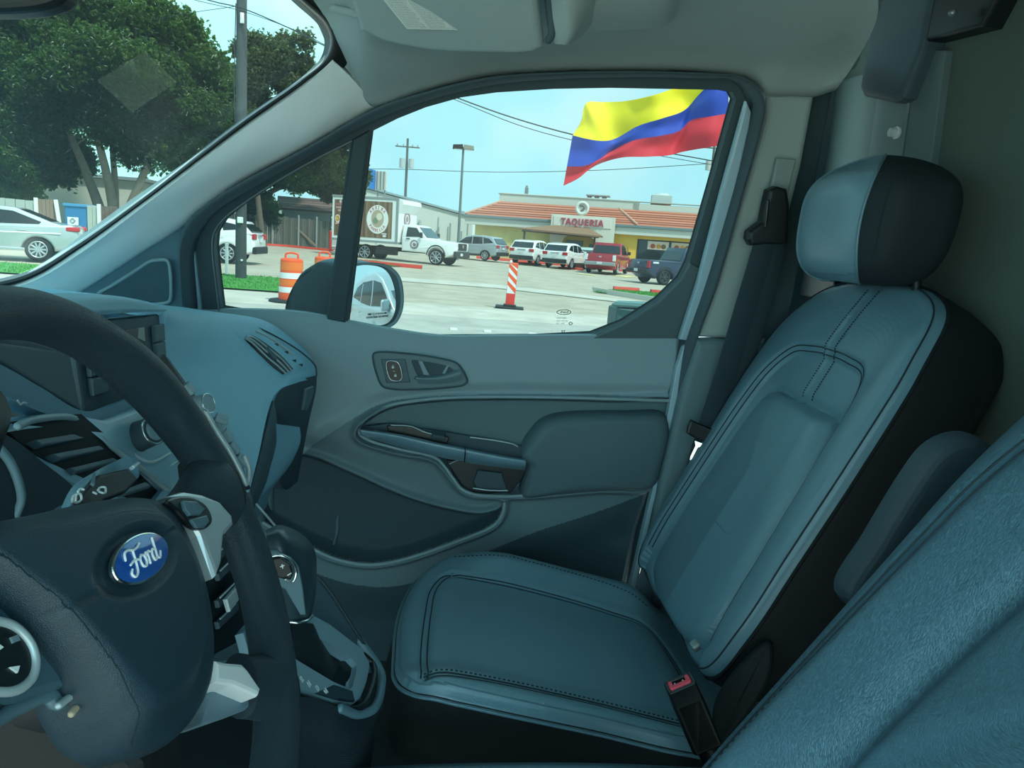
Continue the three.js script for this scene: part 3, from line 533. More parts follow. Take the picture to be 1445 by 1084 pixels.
// ---------------------------------------------------------------- passenger door
{
  const d = thing('passenger_door_unit', 'closed grey passenger door seen from inside, with armrest, pull handle, map pocket and side window', 'car door', [0.0, 0.5, -1.5]);
  const DZ = 1.5, w2 = (l) => l.map(([x, y]) => { const p = P(x, y, DZ); return [p.x, p.y]; });
  const smooth = (l, n, closed = true) => sp2(w2(l), n, closed);
  // outlines on the door, all taken at the door plane
  const insert = smooth([[506, 606], [512, 596], [524, 587], [551, 574], [591, 567], [642, 563], [760, 562], [860, 565], [955, 568], [940, 640], [928, 683], [840, 690], [760, 697], [720, 699], [690, 698], [665, 696], [650, 688], [640, 675], [625, 655], [614, 645], [560, 633], [520, 621], [509, 614]], 220);
  const pocket = smooth([[370, 650], [420, 640], [446, 645], [500, 668], [560, 695], [600, 709], [640, 719], [680, 724], [706, 716], [712, 706], [710, 722], [702, 737], [688, 747], [640, 766], [590, 784], [556, 793], [525, 797], [500, 795], [470, 788], [440, 774], [400, 755], [370, 735]], 220);
  const lowBand = smooth([[700, 772], [760, 748], [840, 722], [918, 691], [928, 683], [960, 700], [900, 1250], [600, 1250], [300, 1250], [340, 765], [440, 806], [500, 824], [560, 826], [640, 800]], 160);
  const sill = sp2(w2([[230, 430], [285, 437], [340, 437], [420, 441], [480, 452], [555, 466], [620, 475], [700, 475], [835, 474], [940, 473], [980, 474]]), 160, false);
  const sIn = sdf(insert), sPo = sdf(pocket), sLo = sdf(lowBand);
  const sillY = (x) => { for (let i = 1; i < sill.length; i++) if (sill[i][0] >= x) { const [x0, y0] = sill[i - 1], [x1, y1] = sill[i]; return lerp(y0, y1, clamp((x - x0) / (x1 - x0 || 1))); } return sill[sill.length - 1][1]; };
  const crease = distTo(smooth([[370, 690], [410, 652], [445, 622], [500, 585], [540, 566], [600, 557], [700, 553], [960, 556]], 80, false));
  const edgeX = (y) => { const a = w2([[962, 480], [886, 835]]); return lerp(a[0][0], a[1][0], (a[0][1] - y) / (a[0][1] - a[1][1])); };
  const h = (x, y) => {
    const top = sillY(x) - y; let z = 0.012 * sstep(0, 0.10, top) - 0.006 * Math.pow(clamp(1 - top / 0.02), 2);
    const [c, side] = crease(x, y); const below = side < 0 ? c : -c;
    z -= 0.016 * sstep(-0.025, 0.012, below);                               // the panel steps back under the crease
    const i = sIn(x, y);
    z += 0.016 * Math.exp(-Math.pow((i - 0.004) / 0.007, 2));                // raised lip round the insert
    if (i < 0) z -= 0.022 * sstep(0, 0.012, -i);
    const p = sPo(x, y);
    z += 0.012 * Math.exp(-Math.pow((p - 0.004) / 0.006, 2)) * sstep(1.04, 0.98, y) + (p < 0 ? -0.036 * sstep(0, 0.02, -p) : 0);
    if (p > 0 && i > 0) z += 0.02 * sstep(0.0, 0.05, p) * sstep(0.9, 1.04, y) * sstep(1.10, 1.04, y) * sstep(0.35, 0.0, x);
    const l = sLo(x, y); if (l < 0) z -= 0.025 * sstep(0, 0.10, -l); else z += 0.0;
    return z;
  };
  const NX = 360, NY = 260, rows = [];
  for (let j = 0; j <= NY; j++) {
    const row = [];
    for (let i = 0; i <= NX; i++) {
      const v = j / NY, x0 = -0.62, y = lerp(1.30, 0.50, v), x1 = edgeX(Math.min(y, 1.26)), x = lerp(x0, x1, i / NX), yy = lerp(sillY(x), 0.50, v);
      const e = sstep(0.012, 0, x1 - x) * 0.012;
      row.push(V(x, yy, -DZ + h(x, yy) - e));
    }
    rows.push(row);
  }
  const lowerSide = (x, y) => { const [c, side] = crease(x, y); return (side < 0 ? c : -c) > 0.004; };
  { // one skin, split; shade is put into the darker pocket and lower door colours
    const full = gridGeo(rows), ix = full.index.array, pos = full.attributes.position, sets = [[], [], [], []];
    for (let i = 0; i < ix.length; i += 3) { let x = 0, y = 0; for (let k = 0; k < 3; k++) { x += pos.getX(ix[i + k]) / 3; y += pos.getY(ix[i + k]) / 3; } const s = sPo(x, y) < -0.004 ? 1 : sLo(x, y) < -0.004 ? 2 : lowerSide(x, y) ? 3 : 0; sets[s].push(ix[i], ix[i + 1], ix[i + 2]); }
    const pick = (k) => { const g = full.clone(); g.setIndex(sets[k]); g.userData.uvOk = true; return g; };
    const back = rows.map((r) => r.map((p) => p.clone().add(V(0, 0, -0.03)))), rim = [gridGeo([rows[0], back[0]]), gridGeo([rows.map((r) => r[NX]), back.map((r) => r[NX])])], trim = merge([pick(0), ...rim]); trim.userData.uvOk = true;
    obj('door_trim', trim, M.door, d); obj('lower_trim', pick(3), mat('#6b838b', 0.6, { bump: tGrain, bs: 0.00025, size: 0.07 }), d); obj('map_pocket', pick(1), mat('#3d525a', 0.8, { bump: tGrain, bs: 0.0003, size: 0.06 }), d); obj('shaded_lower_door', pick(2), mat('#3f545c', 0.8, { bump: tFabric, bs: 0.0004, size: 0.06 }), d);
  }
  obj('door_shell', [slab([V(-0.62, 1.20, -1.575), V(edgeX(1.20) + 0.006, 1.20, -1.575), V(edgeX(0.5) + 0.006, 0.5, -1.575), V(-0.62, 0.5, -1.575)], 0.09, { bevel: 0.006 })], M.paint, d, 'pale painted door edge and outer skin');
  // sill cap that turns down to the glass
  const cap = sp(Q([[230, 430, 1.5], [285, 437, 1.5], [340, 437, 1.5], [420, 441, 1.5], [480, 452, 1.5], [555, 466, 1.5], [620, 475, 1.5], [700, 475, 1.5], [835, 474, 1.5], [940, 474, 1.5], [958, 476, 1.5]]), 80);
  obj('sill_cap', solid([cap.map((p) => p.clone().add(V(0, -0.006, -0.003))), cap.map((p) => p.clone().add(V(0, 0.0, -0.010))), cap.map((p) => p.clone().add(V(0, -0.002, -0.034)))], 0.02, V(0, -1, 0)), M.door, d);

  const at = (x, y, lift) => P(x, y, DZ - lift);
  const flatPatch = (l, lift, t, o = {}) => slab(l.map(([x, y]) => at(x, y, lift)), t, o);
  // grey insert above the armrest
  obj('insert_panel', flatPatch([[512, 601], [526, 590], [552, 577], [591, 570], [642, 566], [760, 565], [860, 568], [944, 571], [940, 600], [800, 625], [738, 630], [690, 621], [640, 612], [590, 605], [550, 599], [530, 598]], -0.004, 0.012, { bevel: 0.003, smooth: 120 }), mat('#667e84', 0.8, { bump: tGrain, bs: 0.0002, size: 0.05 }), d);
  obj('insert_lip', sweep([[955, 566], [860, 563], [760, 560.5], [642, 561], [591, 565], [551, 572], [524, 585.5], [511, 596], [506, 606], [509, 614], [520, 621], [560, 633], [614, 646], [626, 657], [640, 676], [651, 690], [668, 697.5], [690, 700], [720, 700.5], [760, 698.5], [840, 692], [928, 684.5]].map(([x, y]) => at(x, y, 0.012)), 0.0035, { seg: 220 }), M.door, d);
  // dark trough and armrest bar with a bright top edge
  const arm = obj('armrest_bar', patch([
    [[509, 605], [560, 612], [620, 625], [656, 632], [700, 641], [741, 648]].map(([x, y]) => at(x, y, 0.030)),
    [[509, 607], [560, 615], [620, 628], [656, 635], [700, 644], [742, 651]].map(([x, y]) => at(x, y, 0.042)),
    [[510, 612], [560, 622], [620, 637], [656, 643], [700, 652], [742, 657]].map(([x, y]) => at(x, y, 0.040)),
    [[512, 616], [560, 630], [620, 645], [656, 652], [700, 659], [741, 663]].map(([x, y]) => at(x, y, 0.022)),
  ], 50, 14, 0.012), mat('#6f93a3', 0.32, { clearcoat: 0.5 }), d);
  obj('bar_joint', sweep([at(656, 631, 0.033), at(656.5, 636, 0.0425), at(656, 644, 0.041), at(655, 652, 0.024)], 0.0012), M.black, arm);
  obj('trough', flatPatch([[514, 602], [550, 598], [620, 608], [690, 621], [738, 630], [742, 650], [700, 643], [620, 627], [560, 614]], 0.012, 0.008, { bevel: 0.002 }), M.dashDark, d);
  const sw = obj('switch_plate', flatPatch([[546, 601], [575, 602], [610, 612], [634, 618], [630, 627], [590, 620], [548, 610]], 0.020, 0.008, { bevel: 0.002 }), M.gloss, d);
  obj('window_switch', put(rbox(0.028, 0.012, 0.018, 0.004), ...at(619, 615, 0.03).toArray(), 0.4, 0, -0.15), M.dashDark, sw);
  obj('switch_edge', sweep([at(552, 600, 0.026), at(580, 602, 0.026), at(600, 610, 0.026), at(612, 613, 0.028)], 0.0014), M.silver, sw);
  obj('grip_edge', sweep([at(664, 617, 0.024), at(700, 622, 0.024), at(724, 627, 0.024), at(730, 630, 0.022)], 0.0016), M.silver, d);
  // pull cup under the bar
  obj('pull_cup', flatPatch([[630, 650], [656, 652], [742, 663], [738, 675], [722, 694], [690, 697], [668, 695], [652, 686], [640, 668]], 0.002, 0.01, { bevel: 0.002 }), M.gloss, d);
  obj('cup_panel', flatPatch([[674, 664], [708, 668], [716, 692], [672, 690], [668, 680]], 0.010, 0.012, { bevel: 0.003, seg: 3 }), M.dashDark, d);
  obj('cup_edge', sweep([at(668, 689, 0.016), at(690, 692, 0.016), at(716, 692.5, 0.016)], 0.0016), M.silver, d);
  obj('cup_edge', sweep([at(634, 655, 0.012), at(644, 650.5, 0.014), at(656, 651, 0.018)], 0.001), M.silver, d);
  // soft armrest pad
  {
    const out = w2([[742, 652], [733, 640], [736, 626], [746, 610], [760, 594], [778, 585], [810, 581], [880, 580], [934, 582], [941, 600], [932, 650], [922, 683], [860, 690], [780, 697], [735, 699], [738, 676]]);
    const mp = (a, b, hh) => V(a, b, -DZ - 0.01 + hh), top = (a, b) => 0.052 - 0.014 * sstep(1.02, 0.90, b);
    const p = pillow({ map: mp, outline: out, center: [0.28, 1.0], top, round: 0.026, n: 160, rings: 40, skirt: [[0.001, 0.02, 1], [0, 0.05, 1]] });
    obj('armrest_pad', [p.face, p.side], M.doorDark, d);
  }
  // release handle in its bezel
  const bez = [[527, 500], [533, 497.5], [570, 499], [620, 506], [644, 513], [652, 522], [659, 538], [655, 543], [630, 547], [590, 549.5], [555, 549], [540, 545], [533, 532]];
  const bz = obj('handle_bezel', flatPatch(bez, 0.0155, 0.012, { bevel: 0.003, smooth: 90, holes: [[[579, 507], [600, 508], [635, 516], [645, 524], [652, 537], [630, 541], [597, 543], [590, 536], [582, 520]].map(([x, y]) => at(x, y, 0.0155))], smoothHole: 60 }), mat('#5d777f', 0.45), d);
  obj('bezel_rim', sweep(bez.map(([x, y]) => at(x, y, 0.0135)), 0.0022, { closed: true, seg: 140 }), M.dashDark, bz);
  obj('handle_recess', flatPatch([[576, 504], [640, 512], [656, 540], [592, 546]], 0.0128, 0.004), M.dashDark, d);
  obj('release_lever', patch([
    [[585, 531], [600, 531.5], [620, 529.5], [640, 523], [648, 519]].map(([x, y]) => at(x, y, 0.0145)),
    [[586, 533], [600, 534], [622, 533], [642, 528], [650, 526]].map(([x, y]) => at(x, y, 0.024)),
    [[590, 541], [605, 542], [625, 541], [642, 539], [652, 536]].map(([x, y]) => at(x, y, 0.019)),
  ], 30, 10, 0.006), mat('#69848c', 0.4), d);
  obj('lever_arm', slab([at(590, 509, 0.016), at(598, 529, 0.016), at(606, 530, 0.017), at(596, 510, 0.016)], 0.003, { bevel: 0.001 }), M.door, d);
  obj('lever_arm', slab([at(630, 517, 0.016), at(634, 515, 0.016), at(628, 528, 0.017), at(624, 527, 0.017)], 0.003, { bevel: 0.001 }), M.door, d);
  const lp = obj('lock_plate', flatPatch([[537, 507], [572, 507], [579, 540], [545, 541]], 0.018, 0.006, { bevel: 0.002 }), mat('#4b656e', 0.5), d);
  const kp = obj('lock_switch', flatPatch([[546, 511], [559, 510.5], [563, 514], [567, 533], [564, 537], [555, 537.5], [550, 534]], 0.0215, 0.005, { bevel: 0.0016, smooth: 50 }), M.gloss, d);
  obj('switch_rim', sweep([[546, 511], [559, 510.5], [563, 514], [567, 533], [564, 537], [555, 537.5], [550, 534]].map(([x, y]) => at(x, y, 0.0215)), 0.0009, { closed: true, seg: 80 }), M.chrome, kp);
  for (const [x, y, open] of [[554.5, 518, 1], [558, 530, 0]]) {
    const c = at(x, y, 0.0225);
    obj('padlock_symbol', [put(rbox(0.0045, 0.0035, 0.0006, 0.0004), c.x, c.y - 0.001, c.z), sweep([c.clone().add(V(-0.0013, 0.0005, 0)), c.clone().add(V(-0.001, 0.0025, 0)), c.clone().add(V(0.001, 0.0028, 0)), c.clone().add(V(0.0014, open ? 0.002 : 0.0005, 0))], 0.0004)], M.white, kp);
  }
  obj('dash_symbol', put(rbox(0.004, 0.0009, 0.0006, 0.0002), ...at(556, 524, 0.0225).toArray(), 0, 0, -0.06), M.white, kp);
  // pocket: inner edge highlight and divider
  obj('pocket_lip', sweep([[712, 706], [710, 722], [702, 737], [688, 747], [640, 766], [590, 784], [556, 793], [525, 797], [500, 795], [470, 788], [440, 774], [400, 755], [372, 738]].map(([x, y]) => at(x, y, 0.006)), 0.004, { seg: 160 }), M.door, d);
  obj('pocket_divider', slab([at(474, 722, -0.04), at(478, 724, -0.04), at(477, 752, -0.035), at(471, 772, -0.03), at(467, 772, -0.03), at(474, 750, -0.04)], 0.01, { bevel: 0.002 }), M.doorDark, d);

  // window frame with its two openings, divider bar and the panes
  const glassA = [[522, 184], [560, 165], [600, 149], [650, 135], [700, 128], [780, 123], [860, 121.5], [1018, 124.5], [1035, 128], [1041, 140], [1005, 269], [975, 372], [963, 396], [930, 428], [880, 460], [836, 477], [760, 481], [620, 482], [487, 468]];
  const glassB = [[496, 199], [461, 460], [380, 452], [309, 440], [304, 400], [299, 352], [301, 330], [313, 311], [340, 289], [400, 250], [450, 222]];
  const inner = sealIn.slice(0, 20).map(([x, y], i) => [lerp(x, sealOut[i][0], i > 0 && i < 18 ? 0.45 : 0), lerp(y, sealOut[i][1], i > 0 && i < 18 ? 0.45 : 0)]);
  const fr = WQ(inner.map(([x, y]) => [x - (x > 900 ? 3 : 0), y]), 0.02);
  const outer = [...fr, W(962, 492, 0.02), W(836, 488, 0.02), W(620, 490, 0.02), W(487, 478, 0.02), W(380, 460, 0.02), W(272, 448, 0.02)];
  obj('window_frame', slab(outer, 0.035, { bevel: 0.003, holes: [WQ(glassA, 0.02), WQ(glassB, 0.02)] }), mat('#44575c', 0.7), d);
  obj('corner_patch', slab(WQ([[836, 478], [880, 459], [930, 427], [962, 396], [975, 372], [990, 380], [966, 478]], 0.028), 0.01, { bevel: 0.003 }), mat('#56696c', 0.7), d);
  obj('frame_lip', sweep(WQ([[309, 440], [304, 400], [299, 352], [301, 330], [313, 311], [340, 289], [400, 250], [450, 222], [496, 199]], 0.024), 0.0016, { seg: 100 }), M.steel, d);
  const edge = [[1054, 143], [1061, 158], [1058, 180], [1038, 269], [1000, 400], [984, 452], [973, 482], [959, 480], [985, 400], [1019, 269]];
  obj('painted_edge', slab(WQ(edge, 0.055), 0.02, { bevel: 0.005, seg: 4 }), M.paint, d, 'pale blue painted edge strip behind the window');
  obj('painted_edge', slab(WQ([[272, 352], [274, 352], [284, 438], [279, 438]], 0.03), 0.01, { bevel: 0.001 }), M.paint, d);
  obj('painted_edge', slab(Q([[967, 484, 1.475], [971, 490, 1.475], [893, 845, 1.475], [886, 845, 1.475], [930, 650, 1.475], [955, 520, 1.475]]), 0.02, { bevel: 0.0015 }), M.paint, d, 'thin pale door edge beside the lower trim');
  obj('divider_bar', slab(WQ([[497, 197], [521, 184], [487, 456], [461, 451]], 0.03), 0.03, { bevel: 0.004, seg: 3 }), mat('#33484e', 0.6), d);
  const gp = obj('window_pane', slab(WQ(glassA.map(([x, y]) => [x, y]), 0.004), 0.0001), M.sideGlass, d);
  const gridPane = (l, off) => { const s = WQ(l, off), c = s.reduce((a, p) => a.add(p), V(0, 0, 0)).divideScalar(s.length), ux = V(1, 0, 0), uy = WN.clone().cross(ux).normalize(); const two = s.map((p) => new THREE.Vector2(p.clone().sub(c).dot(ux), p.clone().sub(c).dot(uy))); const g = new THREE.ShapeGeometry(new THREE.Shape(two)); g.applyMatrix4(new THREE.Matrix4().makeBasis(ux, uy, ux.clone().cross(uy)).setPosition(c)); return g; };
  const grow = (l, k) => { const cx = l.reduce((a, p) => a + p[0], 0) / l.length, cy = l.reduce((a, p) => a + p[1], 0) / l.length; return l.map(([x, y]) => [cx + (x - cx) * k, cy + (y - cy) * k]); };
  gp.geometry = gridPane(grow(glassA, 1.02), 0.004);
  obj('quarter_pane', gridPane(grow(glassB, 1.03), 0.004), M.sideGlass, d);
  { // etched mark on the pane
    const cv = document.createElement('canvas'); cv.width = 128; cv.height = 192; const x = cv.getContext('2d');
    x.clearRect(0, 0, 128, 192); x.strokeStyle = x.fillStyle = '#3c5356'; x.lineWidth = 4; x.beginPath(); x.ellipse(64, 22, 42, 16, 0, 0, 7); x.stroke();
    x.font = 'italic bold 20px serif'; x.fillText('Ford', 42, 29);
    x.font = '13px sans-serif'; ['TEMPERED', 'DOT-459 M2', 'AS2  43R'].forEach((t, i) => x.fillText(t, 20, 66 + i * 18)); x.beginPath(); x.arc(108, 98, 9, 0, 7); x.stroke();
    x.font = 'bold 26px sans-serif'; x.fillText('IZ', 54, 164);
    const t = new THREE.CanvasTexture(cv); t.colorSpace = THREE.SRGBColorSpace; t.magFilter = THREE.LinearFilter;
    const q = WQ([[781, 436], [811, 436], [809, 476], [779, 476]], 0.006), g = gridGeo([[q[0], q[1]], [q[3], q[2]]]); [[0, 1], [1, 1], [0, 0], [1, 0]].forEach(([a, b], i) => g.attributes.uv.setXY(i, a, b));
    obj('etched_mark', g, new THREE.MeshPhysicalMaterial({ map: t, transparent: true, alphaTest: 0.4, roughness: 0.8 }), gp, 'small grey etched glass mark');
  }
  // triangular speaker panel ahead of the window
  const sail = obj('corner_panel', slab([[90, 412, 1.49], [145, 374, 1.485], [200, 338, 1.48], [262, 300, 1.475], [262, 340, 1.475], [266, 445, 1.49], [100, 445, 1.5]], 0.04, { bevel: 0.006 }), mat('#5f7f8c', 0.65, { bump: tGrain, bs: 0.0002, size: 0.06 }), d);
  const grl = [[138, 417, 1.483], [160, 402, 1.478], [190, 383, 1.473], [212, 369, 1.47], [222, 367, 1.468], [236, 368, 1.467], [239, 374, 1.468], [241, 420, 1.478], [238, 426, 1.48], [170, 428, 1.485]];
  obj('speaker_grille', slab(grl, 0.008, { bevel: 0.002, lift: 0.001 }), mat('#4a666f', 0.7, { bump: tMesh, bs: 0.0012, size: 0.07 }), sail);
  obj('grille_rim', sweep(Q(grl), 0.0035, { closed: true, seg: 120 }), M.door, sail);
  // mirror on the outside of the door
  const mh = obj('mirror_housing', mirrorShell(), mat('#7797a0', 0.6, { bump: tGrain, bs: 0.0003, size: 0.08 }), d, 'dark mirror housing outside the window');
  function mirrorShell() {
    // rim of the glass, facing back; the housing is a bowl that closes towards the front
    const rim = sp(Q([[486, 374, 1.700], [520, 370, 1.784], [543, 376, 1.840], [556, 390, 1.868], [561, 412, 1.882], [560, 436, 1.882], [552, 454, 1.868], [538, 463, 1.840], [510, 461, 1.770], [488, 458, 1.700], [478, 456, 1.686], [476, 420, 1.686], [478, 380, 1.686]]), 72, true);
    const back = sp(Q([[440, 382, 1.66], [450, 376, 1.70], [462, 372, 1.74], [474, 372, 1.78], [470, 400, 1.82], [455, 430, 1.82], [440, 448, 1.8], [425, 452, 1.77], [410, 450, 1.72], [402, 446, 1.68], [402, 440, 1.66], [405, 424, 1.65], [418, 398, 1.65]]), 72, true);
    const c = back.reduce((a, p) => a.add(p), V(0, 0, 0)).divideScalar(back.length), rows = [rim.map((p) => p.clone().add(V(0.012, 0, 0)).lerp(rim.reduce((a, q) => a.add(q), V(0, 0, 0)).divideScalar(rim.length), 0.07)), rim.map((p) => p.clone().add(V(0.015, 0, 0))), rim];
    for (const t of [0.25, 0.5, 0.75, 1]) rows.push(rim.map((p, i) => p.clone().lerp(back[i], t).add(V(-0.02, 0.012, 0).multiplyScalar(Math.sin(t * Math.PI)))));
    rows.push(back.map((p) => p.clone().lerp(c, 0.5).add(V(-0.015, 0, 0)))); rows.push(back.map(() => c.clone().add(V(-0.02, 0, 0))));
    return gridGeo(rows);
  }
  {
    const q = Q([[489, 376, 1.703], [520, 374, 1.783], [541, 380, 1.839], [552, 393, 1.860], [556, 412, 1.874], [555, 434, 1.874], [548, 450, 1.860], [535, 458, 1.832], [510, 456, 1.769], [489, 453, 1.703]]);
    const s = sp(q, 80, true).slice(0, 80), c = s.reduce((a, p) => a.add(p), V(0, 0, 0)).divideScalar(80);
    const nrm = MIRN.clone().normalize(), ux = V(0, 1, 0).cross(nrm).normalize(), uy = nrm.clone().cross(ux), R = 1.3, rows = [];
    for (let k = 0; k <= 10; k++) rows.push([...s, s[0]].map((p) => { const dd = p.clone().sub(c).multiplyScalar(k / 10), a = dd.dot(ux), b = dd.dot(uy); return c.clone().addScaledVector(ux, a).addScaledVector(uy, b).addScaledVector(nrm, 0.006 - (a * a + b * b) / (2 * R)); }));
    const g = gridGeo(rows); const n = g.attributes.normal; if (V(n.getX(300), n.getY(300), n.getZ(300)).dot(nrm) < 0) { const ix = g.index.array; for (let i = 0; i < ix.length; i += 3) { const t = ix[i]; ix[i] = ix[i + 1]; ix[i + 1] = t; } g.computeVertexNormals(); }
    const mg = obj('mirror_glass', g, new THREE.MeshPhysicalMaterial({ color: 0xf2f8f8, metalness: 1, roughness: 0.0 }), mh, 'convex mirror glass');
    const font = await new FontLoader().loadAsync('fonts/droid/droid_sans_regular.typeface.json');
    const words = (t, size, off) => { const tg = new TextGeometry(t, { font, size, depth: 0.0004, curveSegments: 2 }); tg.computeBoundingBox(); tg.translate(-(tg.boundingBox.max.x) / 2, 0, 0); tg.applyMatrix4(new THREE.Matrix4().makeBasis(ux, uy, nrm).setPosition(c.clone().addScaledVector(uy, off).addScaledVector(nrm, 0.0052))); return tg; };
    obj('mirror_print', [words('OBJECTS IN MIRROR ARE', 0.0048, -0.042), words('CLOSER THAN THEY APPEAR', 0.0048, -0.0495)], mat('#26383c', 0.6), mh);
  }
  obj('mirror_arm', slab([[398, 447, 1.62], [480, 452, 1.62], [500, 470, 1.6], [400, 465, 1.6]], 0.06, { bevel: 0.012 }), M.black, d);
}

// ---------------------------------------------------------------- dashboard
{
  const d = thing('dashboard', 'blue grey plastic dashboard with air vents, display hood and control buttons, ahead of the seats', 'dashboard', [-0.5, 0.9, -0.9]);
  // passenger side pad
  const pad = [
    [[60, 405, 0.98], [150, 420, 1.05], [225, 430, 1.2], [262, 434, 1.35], [284, 438, 1.47]],
    [[231, 437, 0.98], [255, 441, 1.08], [300, 447, 1.22], [345, 450, 1.36], [372, 452, 1.46]],
    [[232, 470, 0.98], [275, 470, 1.09], [325, 470, 1.23], [378, 472, 1.37], [410, 476, 1.46]],
    [[236, 520, 0.98], [285, 520, 1.09], [345, 510, 1.22], [405, 503, 1.36], [437, 502, 1.455]],
    [[285, 598, 0.98], [325, 575, 1.08], [366, 542, 1.2], [414, 524, 1.35], [446, 520, 1.45]],
    [[338, 672, 0.98], [354, 624, 1.06], [378, 556, 1.19], [417, 530, 1.34], [447, 526, 1.448]],
    [[352, 694, 0.98], [364, 646, 1.05], [386, 560, 1.185], [420, 540, 1.34], [447, 534, 1.447]],
  ];
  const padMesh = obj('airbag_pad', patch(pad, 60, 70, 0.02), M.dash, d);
  // defroster insert and lid line near the windshield
  obj('defrost_insert', slab([[292, 449, 1.395], [312, 447, 1.42], [324, 453, 1.42], [313, 457, 1.38], [300, 452, 1.385]], 0.006, { bevel: 0.001, lift: 0.003 }), mat('#8b9690', 0.6), padMesh);
  obj('insert_frame', sweep([[300, 453, 1.375], [315, 458, 1.37], [327, 453, 1.41]], 0.002), M.dashDark, padMesh);
  // vent: raised bezel, dark opening, slats, thumb tab
  const bzr = [
    [[333, 470], [340, 463], [352, 462], [385, 475], [420, 498], [434, 512]], [[338, 476], [347, 469], [358, 469], [390, 485], [420, 508], [433, 518]],
    [[350, 490], [358, 486], [368, 487], [394, 504], [414, 522], [428, 521]], [[372, 514], [380, 518], [390, 524], [400, 529], [412, 528], [424, 525]]];
  const bz = obj('vent_bezel', patch(bzr.map((r, j) => r.map(([x, y], i) => onM(padMesh, [[x, y]], j === 0 || j === 3 || i === 0 || i === 5 ? 0.0015 : 0.006, 1.38)[0])), 40, 24, 0.012), M.dash, d);
  const on = (l, k) => onM([bz, padMesh], l.map((q) => [q[0], q[1]]), k);
  const upE = [[349, 474], [358, 474], [380, 488], [400, 505], [414, 521]], loE = [[347, 479], [355, 487], [374, 506], [388, 519], [400, 528]];
  obj('vent_opening', patch([on(upE, 0.004), on(upE.map(([x, y], i) => [(x + loE[i][0]) / 2, (y + loE[i][1]) / 2]), 0.004), on(loE, 0.004)], 24, 6, 0.008), M.black, bz);
  for (const f of [0.2, 0.5, 0.8]) obj('vent_slat', sweep(on(upE.map(([x, y], i) => [lerp(x, loE[i][0], f) + (i % 2), lerp(y, loE[i][1], f)]), 0.0065), 0.0018, { rad: 6 }), mat('#a9bfc5', 0.45), bz);
  obj('vent_tab', slab(on([[374, 490], [378, 489], [391, 503], [391, 508], [386, 507]], 0.012), 0.006, { bevel: 0.001 }), M.dashDark, bz);
  obj('bezel_line', sweep(Q([[333, 470, 1.325], [336, 463, 1.34], [345, 458, 1.355], [362, 462, 1.37], [395, 478, 1.395], [430, 501, 1.425], [445, 517, 1.435], [447, 530, 1.43]]).map((p) => p.add(EYE.clone().sub(p).multiplyScalar(0.006))), 0.0016, { seg: 80 }), M.dashDark, bz);
  for (const [x, y] of [[390, 486], [404, 497], [415, 509], [424, 515]]) obj('vent_mark', slab(on([[x - 2, y - 1], [x + 3, y + 2], [x + 3, y - 2]], 0.003), 0.002), M.black, bz);
  obj('bezel_strip', sweep(on([[362, 468], [380, 477], [398, 489], [412, 500]], 0.001), 0.003), M.silver, bz);
  // dark flank under the pad, with the side pocket
  obj('end_cover', patch([
    [[387, 556, 1.2], [415, 538, 1.33], [447, 530, 1.44]],
    [[386, 580, 1.22], [415, 560, 1.33], [446, 550, 1.44]],
    [[384, 602, 1.24], [412, 598, 1.33], [437, 590, 1.43]],
    [[382, 640, 1.26], [400, 690, 1.33], [420, 680, 1.43]],
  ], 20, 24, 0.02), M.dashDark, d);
  obj('end_latch', slab([[420, 578, 1.30], [424, 548, 1.31], [436, 544, 1.33], [434, 556, 1.33], [426, 580, 1.31]], 0.006, { bevel: 0.002, lift: 0.012 }), mat('#506770', 0.5), d);
  // glove box lid
  obj('lower_flank', patch([
    [[353, 694, 1.0], [366, 645, 1.06], [386, 565, 1.17]],
    [[356, 702, 1.0], [372, 660, 1.06], [390, 585, 1.16]],
    [[358, 720, 1.005], [376, 680, 1.07], [392, 620, 1.15]],
  ], 12, 8, 0.02), M.dashDark, d);
  obj('glovebox_lid', patch([
    [[380, 596, 1.13], [394, 599, 1.16], [410, 601, 1.2], [423, 603, 1.24]],
    [[374, 625, 1.10], [390, 626, 1.14], [408, 626, 1.18], [424, 622, 1.22]],
    [[362, 672, 1.04], [378, 672, 1.08], [394, 668, 1.12], [410, 655, 1.18]],
    [[352, 712, 1.00], [360, 708, 1.03], [370, 702, 1.06], [384, 690, 1.12]],
    [[350, 735, 1.03], [356, 735, 1.06], [364, 730, 1.1], [376, 715, 1.16]],
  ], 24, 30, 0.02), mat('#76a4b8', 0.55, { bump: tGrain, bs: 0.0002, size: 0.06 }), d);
  // display hood and screen surround
  const hood = obj('display_hood', patch([
    [[-90, 425, 0.55], [20, 416, 0.68], [110, 414, 0.80], [180, 420, 0.92], [222, 431, 0.985]],
    [[-90, 470, 0.49], [20, 432, 0.63], [120, 424, 0.75], [190, 426, 0.88], [232, 435, 0.965]],
    [[-90, 520, 0.46], [20, 462, 0.60], [120, 440, 0.73], [190, 436, 0.87], [235, 437, 0.96]],
    [[-90, 528, 0.47], [20, 468, 0.605], [120, 447, 0.735], [190, 441, 0.875], [234, 439, 0.962]],
  ], 40, 20, 0.02, V(-0.95, -0.1, 0.1)), mat('#97cbe0', 0.5, { bump: tGrain, bs: 0.0002, size: 0.06 }), d);
  const face = obj('display_surround', slab([[108, 454, 0.76], [226, 443, 0.98], [229, 510, 0.975], [236, 540, 0.97], [126, 590, 0.75], [108, 572, 0.755]], 0.04, { bevel: 0.004 }), mat('#38505a', 0.55), d);
  obj('screen', slab([[128, 470, 0.79], [200, 462, 0.925], [203, 500, 0.922], [206, 540, 0.918], [132, 572, 0.785]], 0.004, { bevel: 0.001, lift: 0.003 }), M.gloss, face);
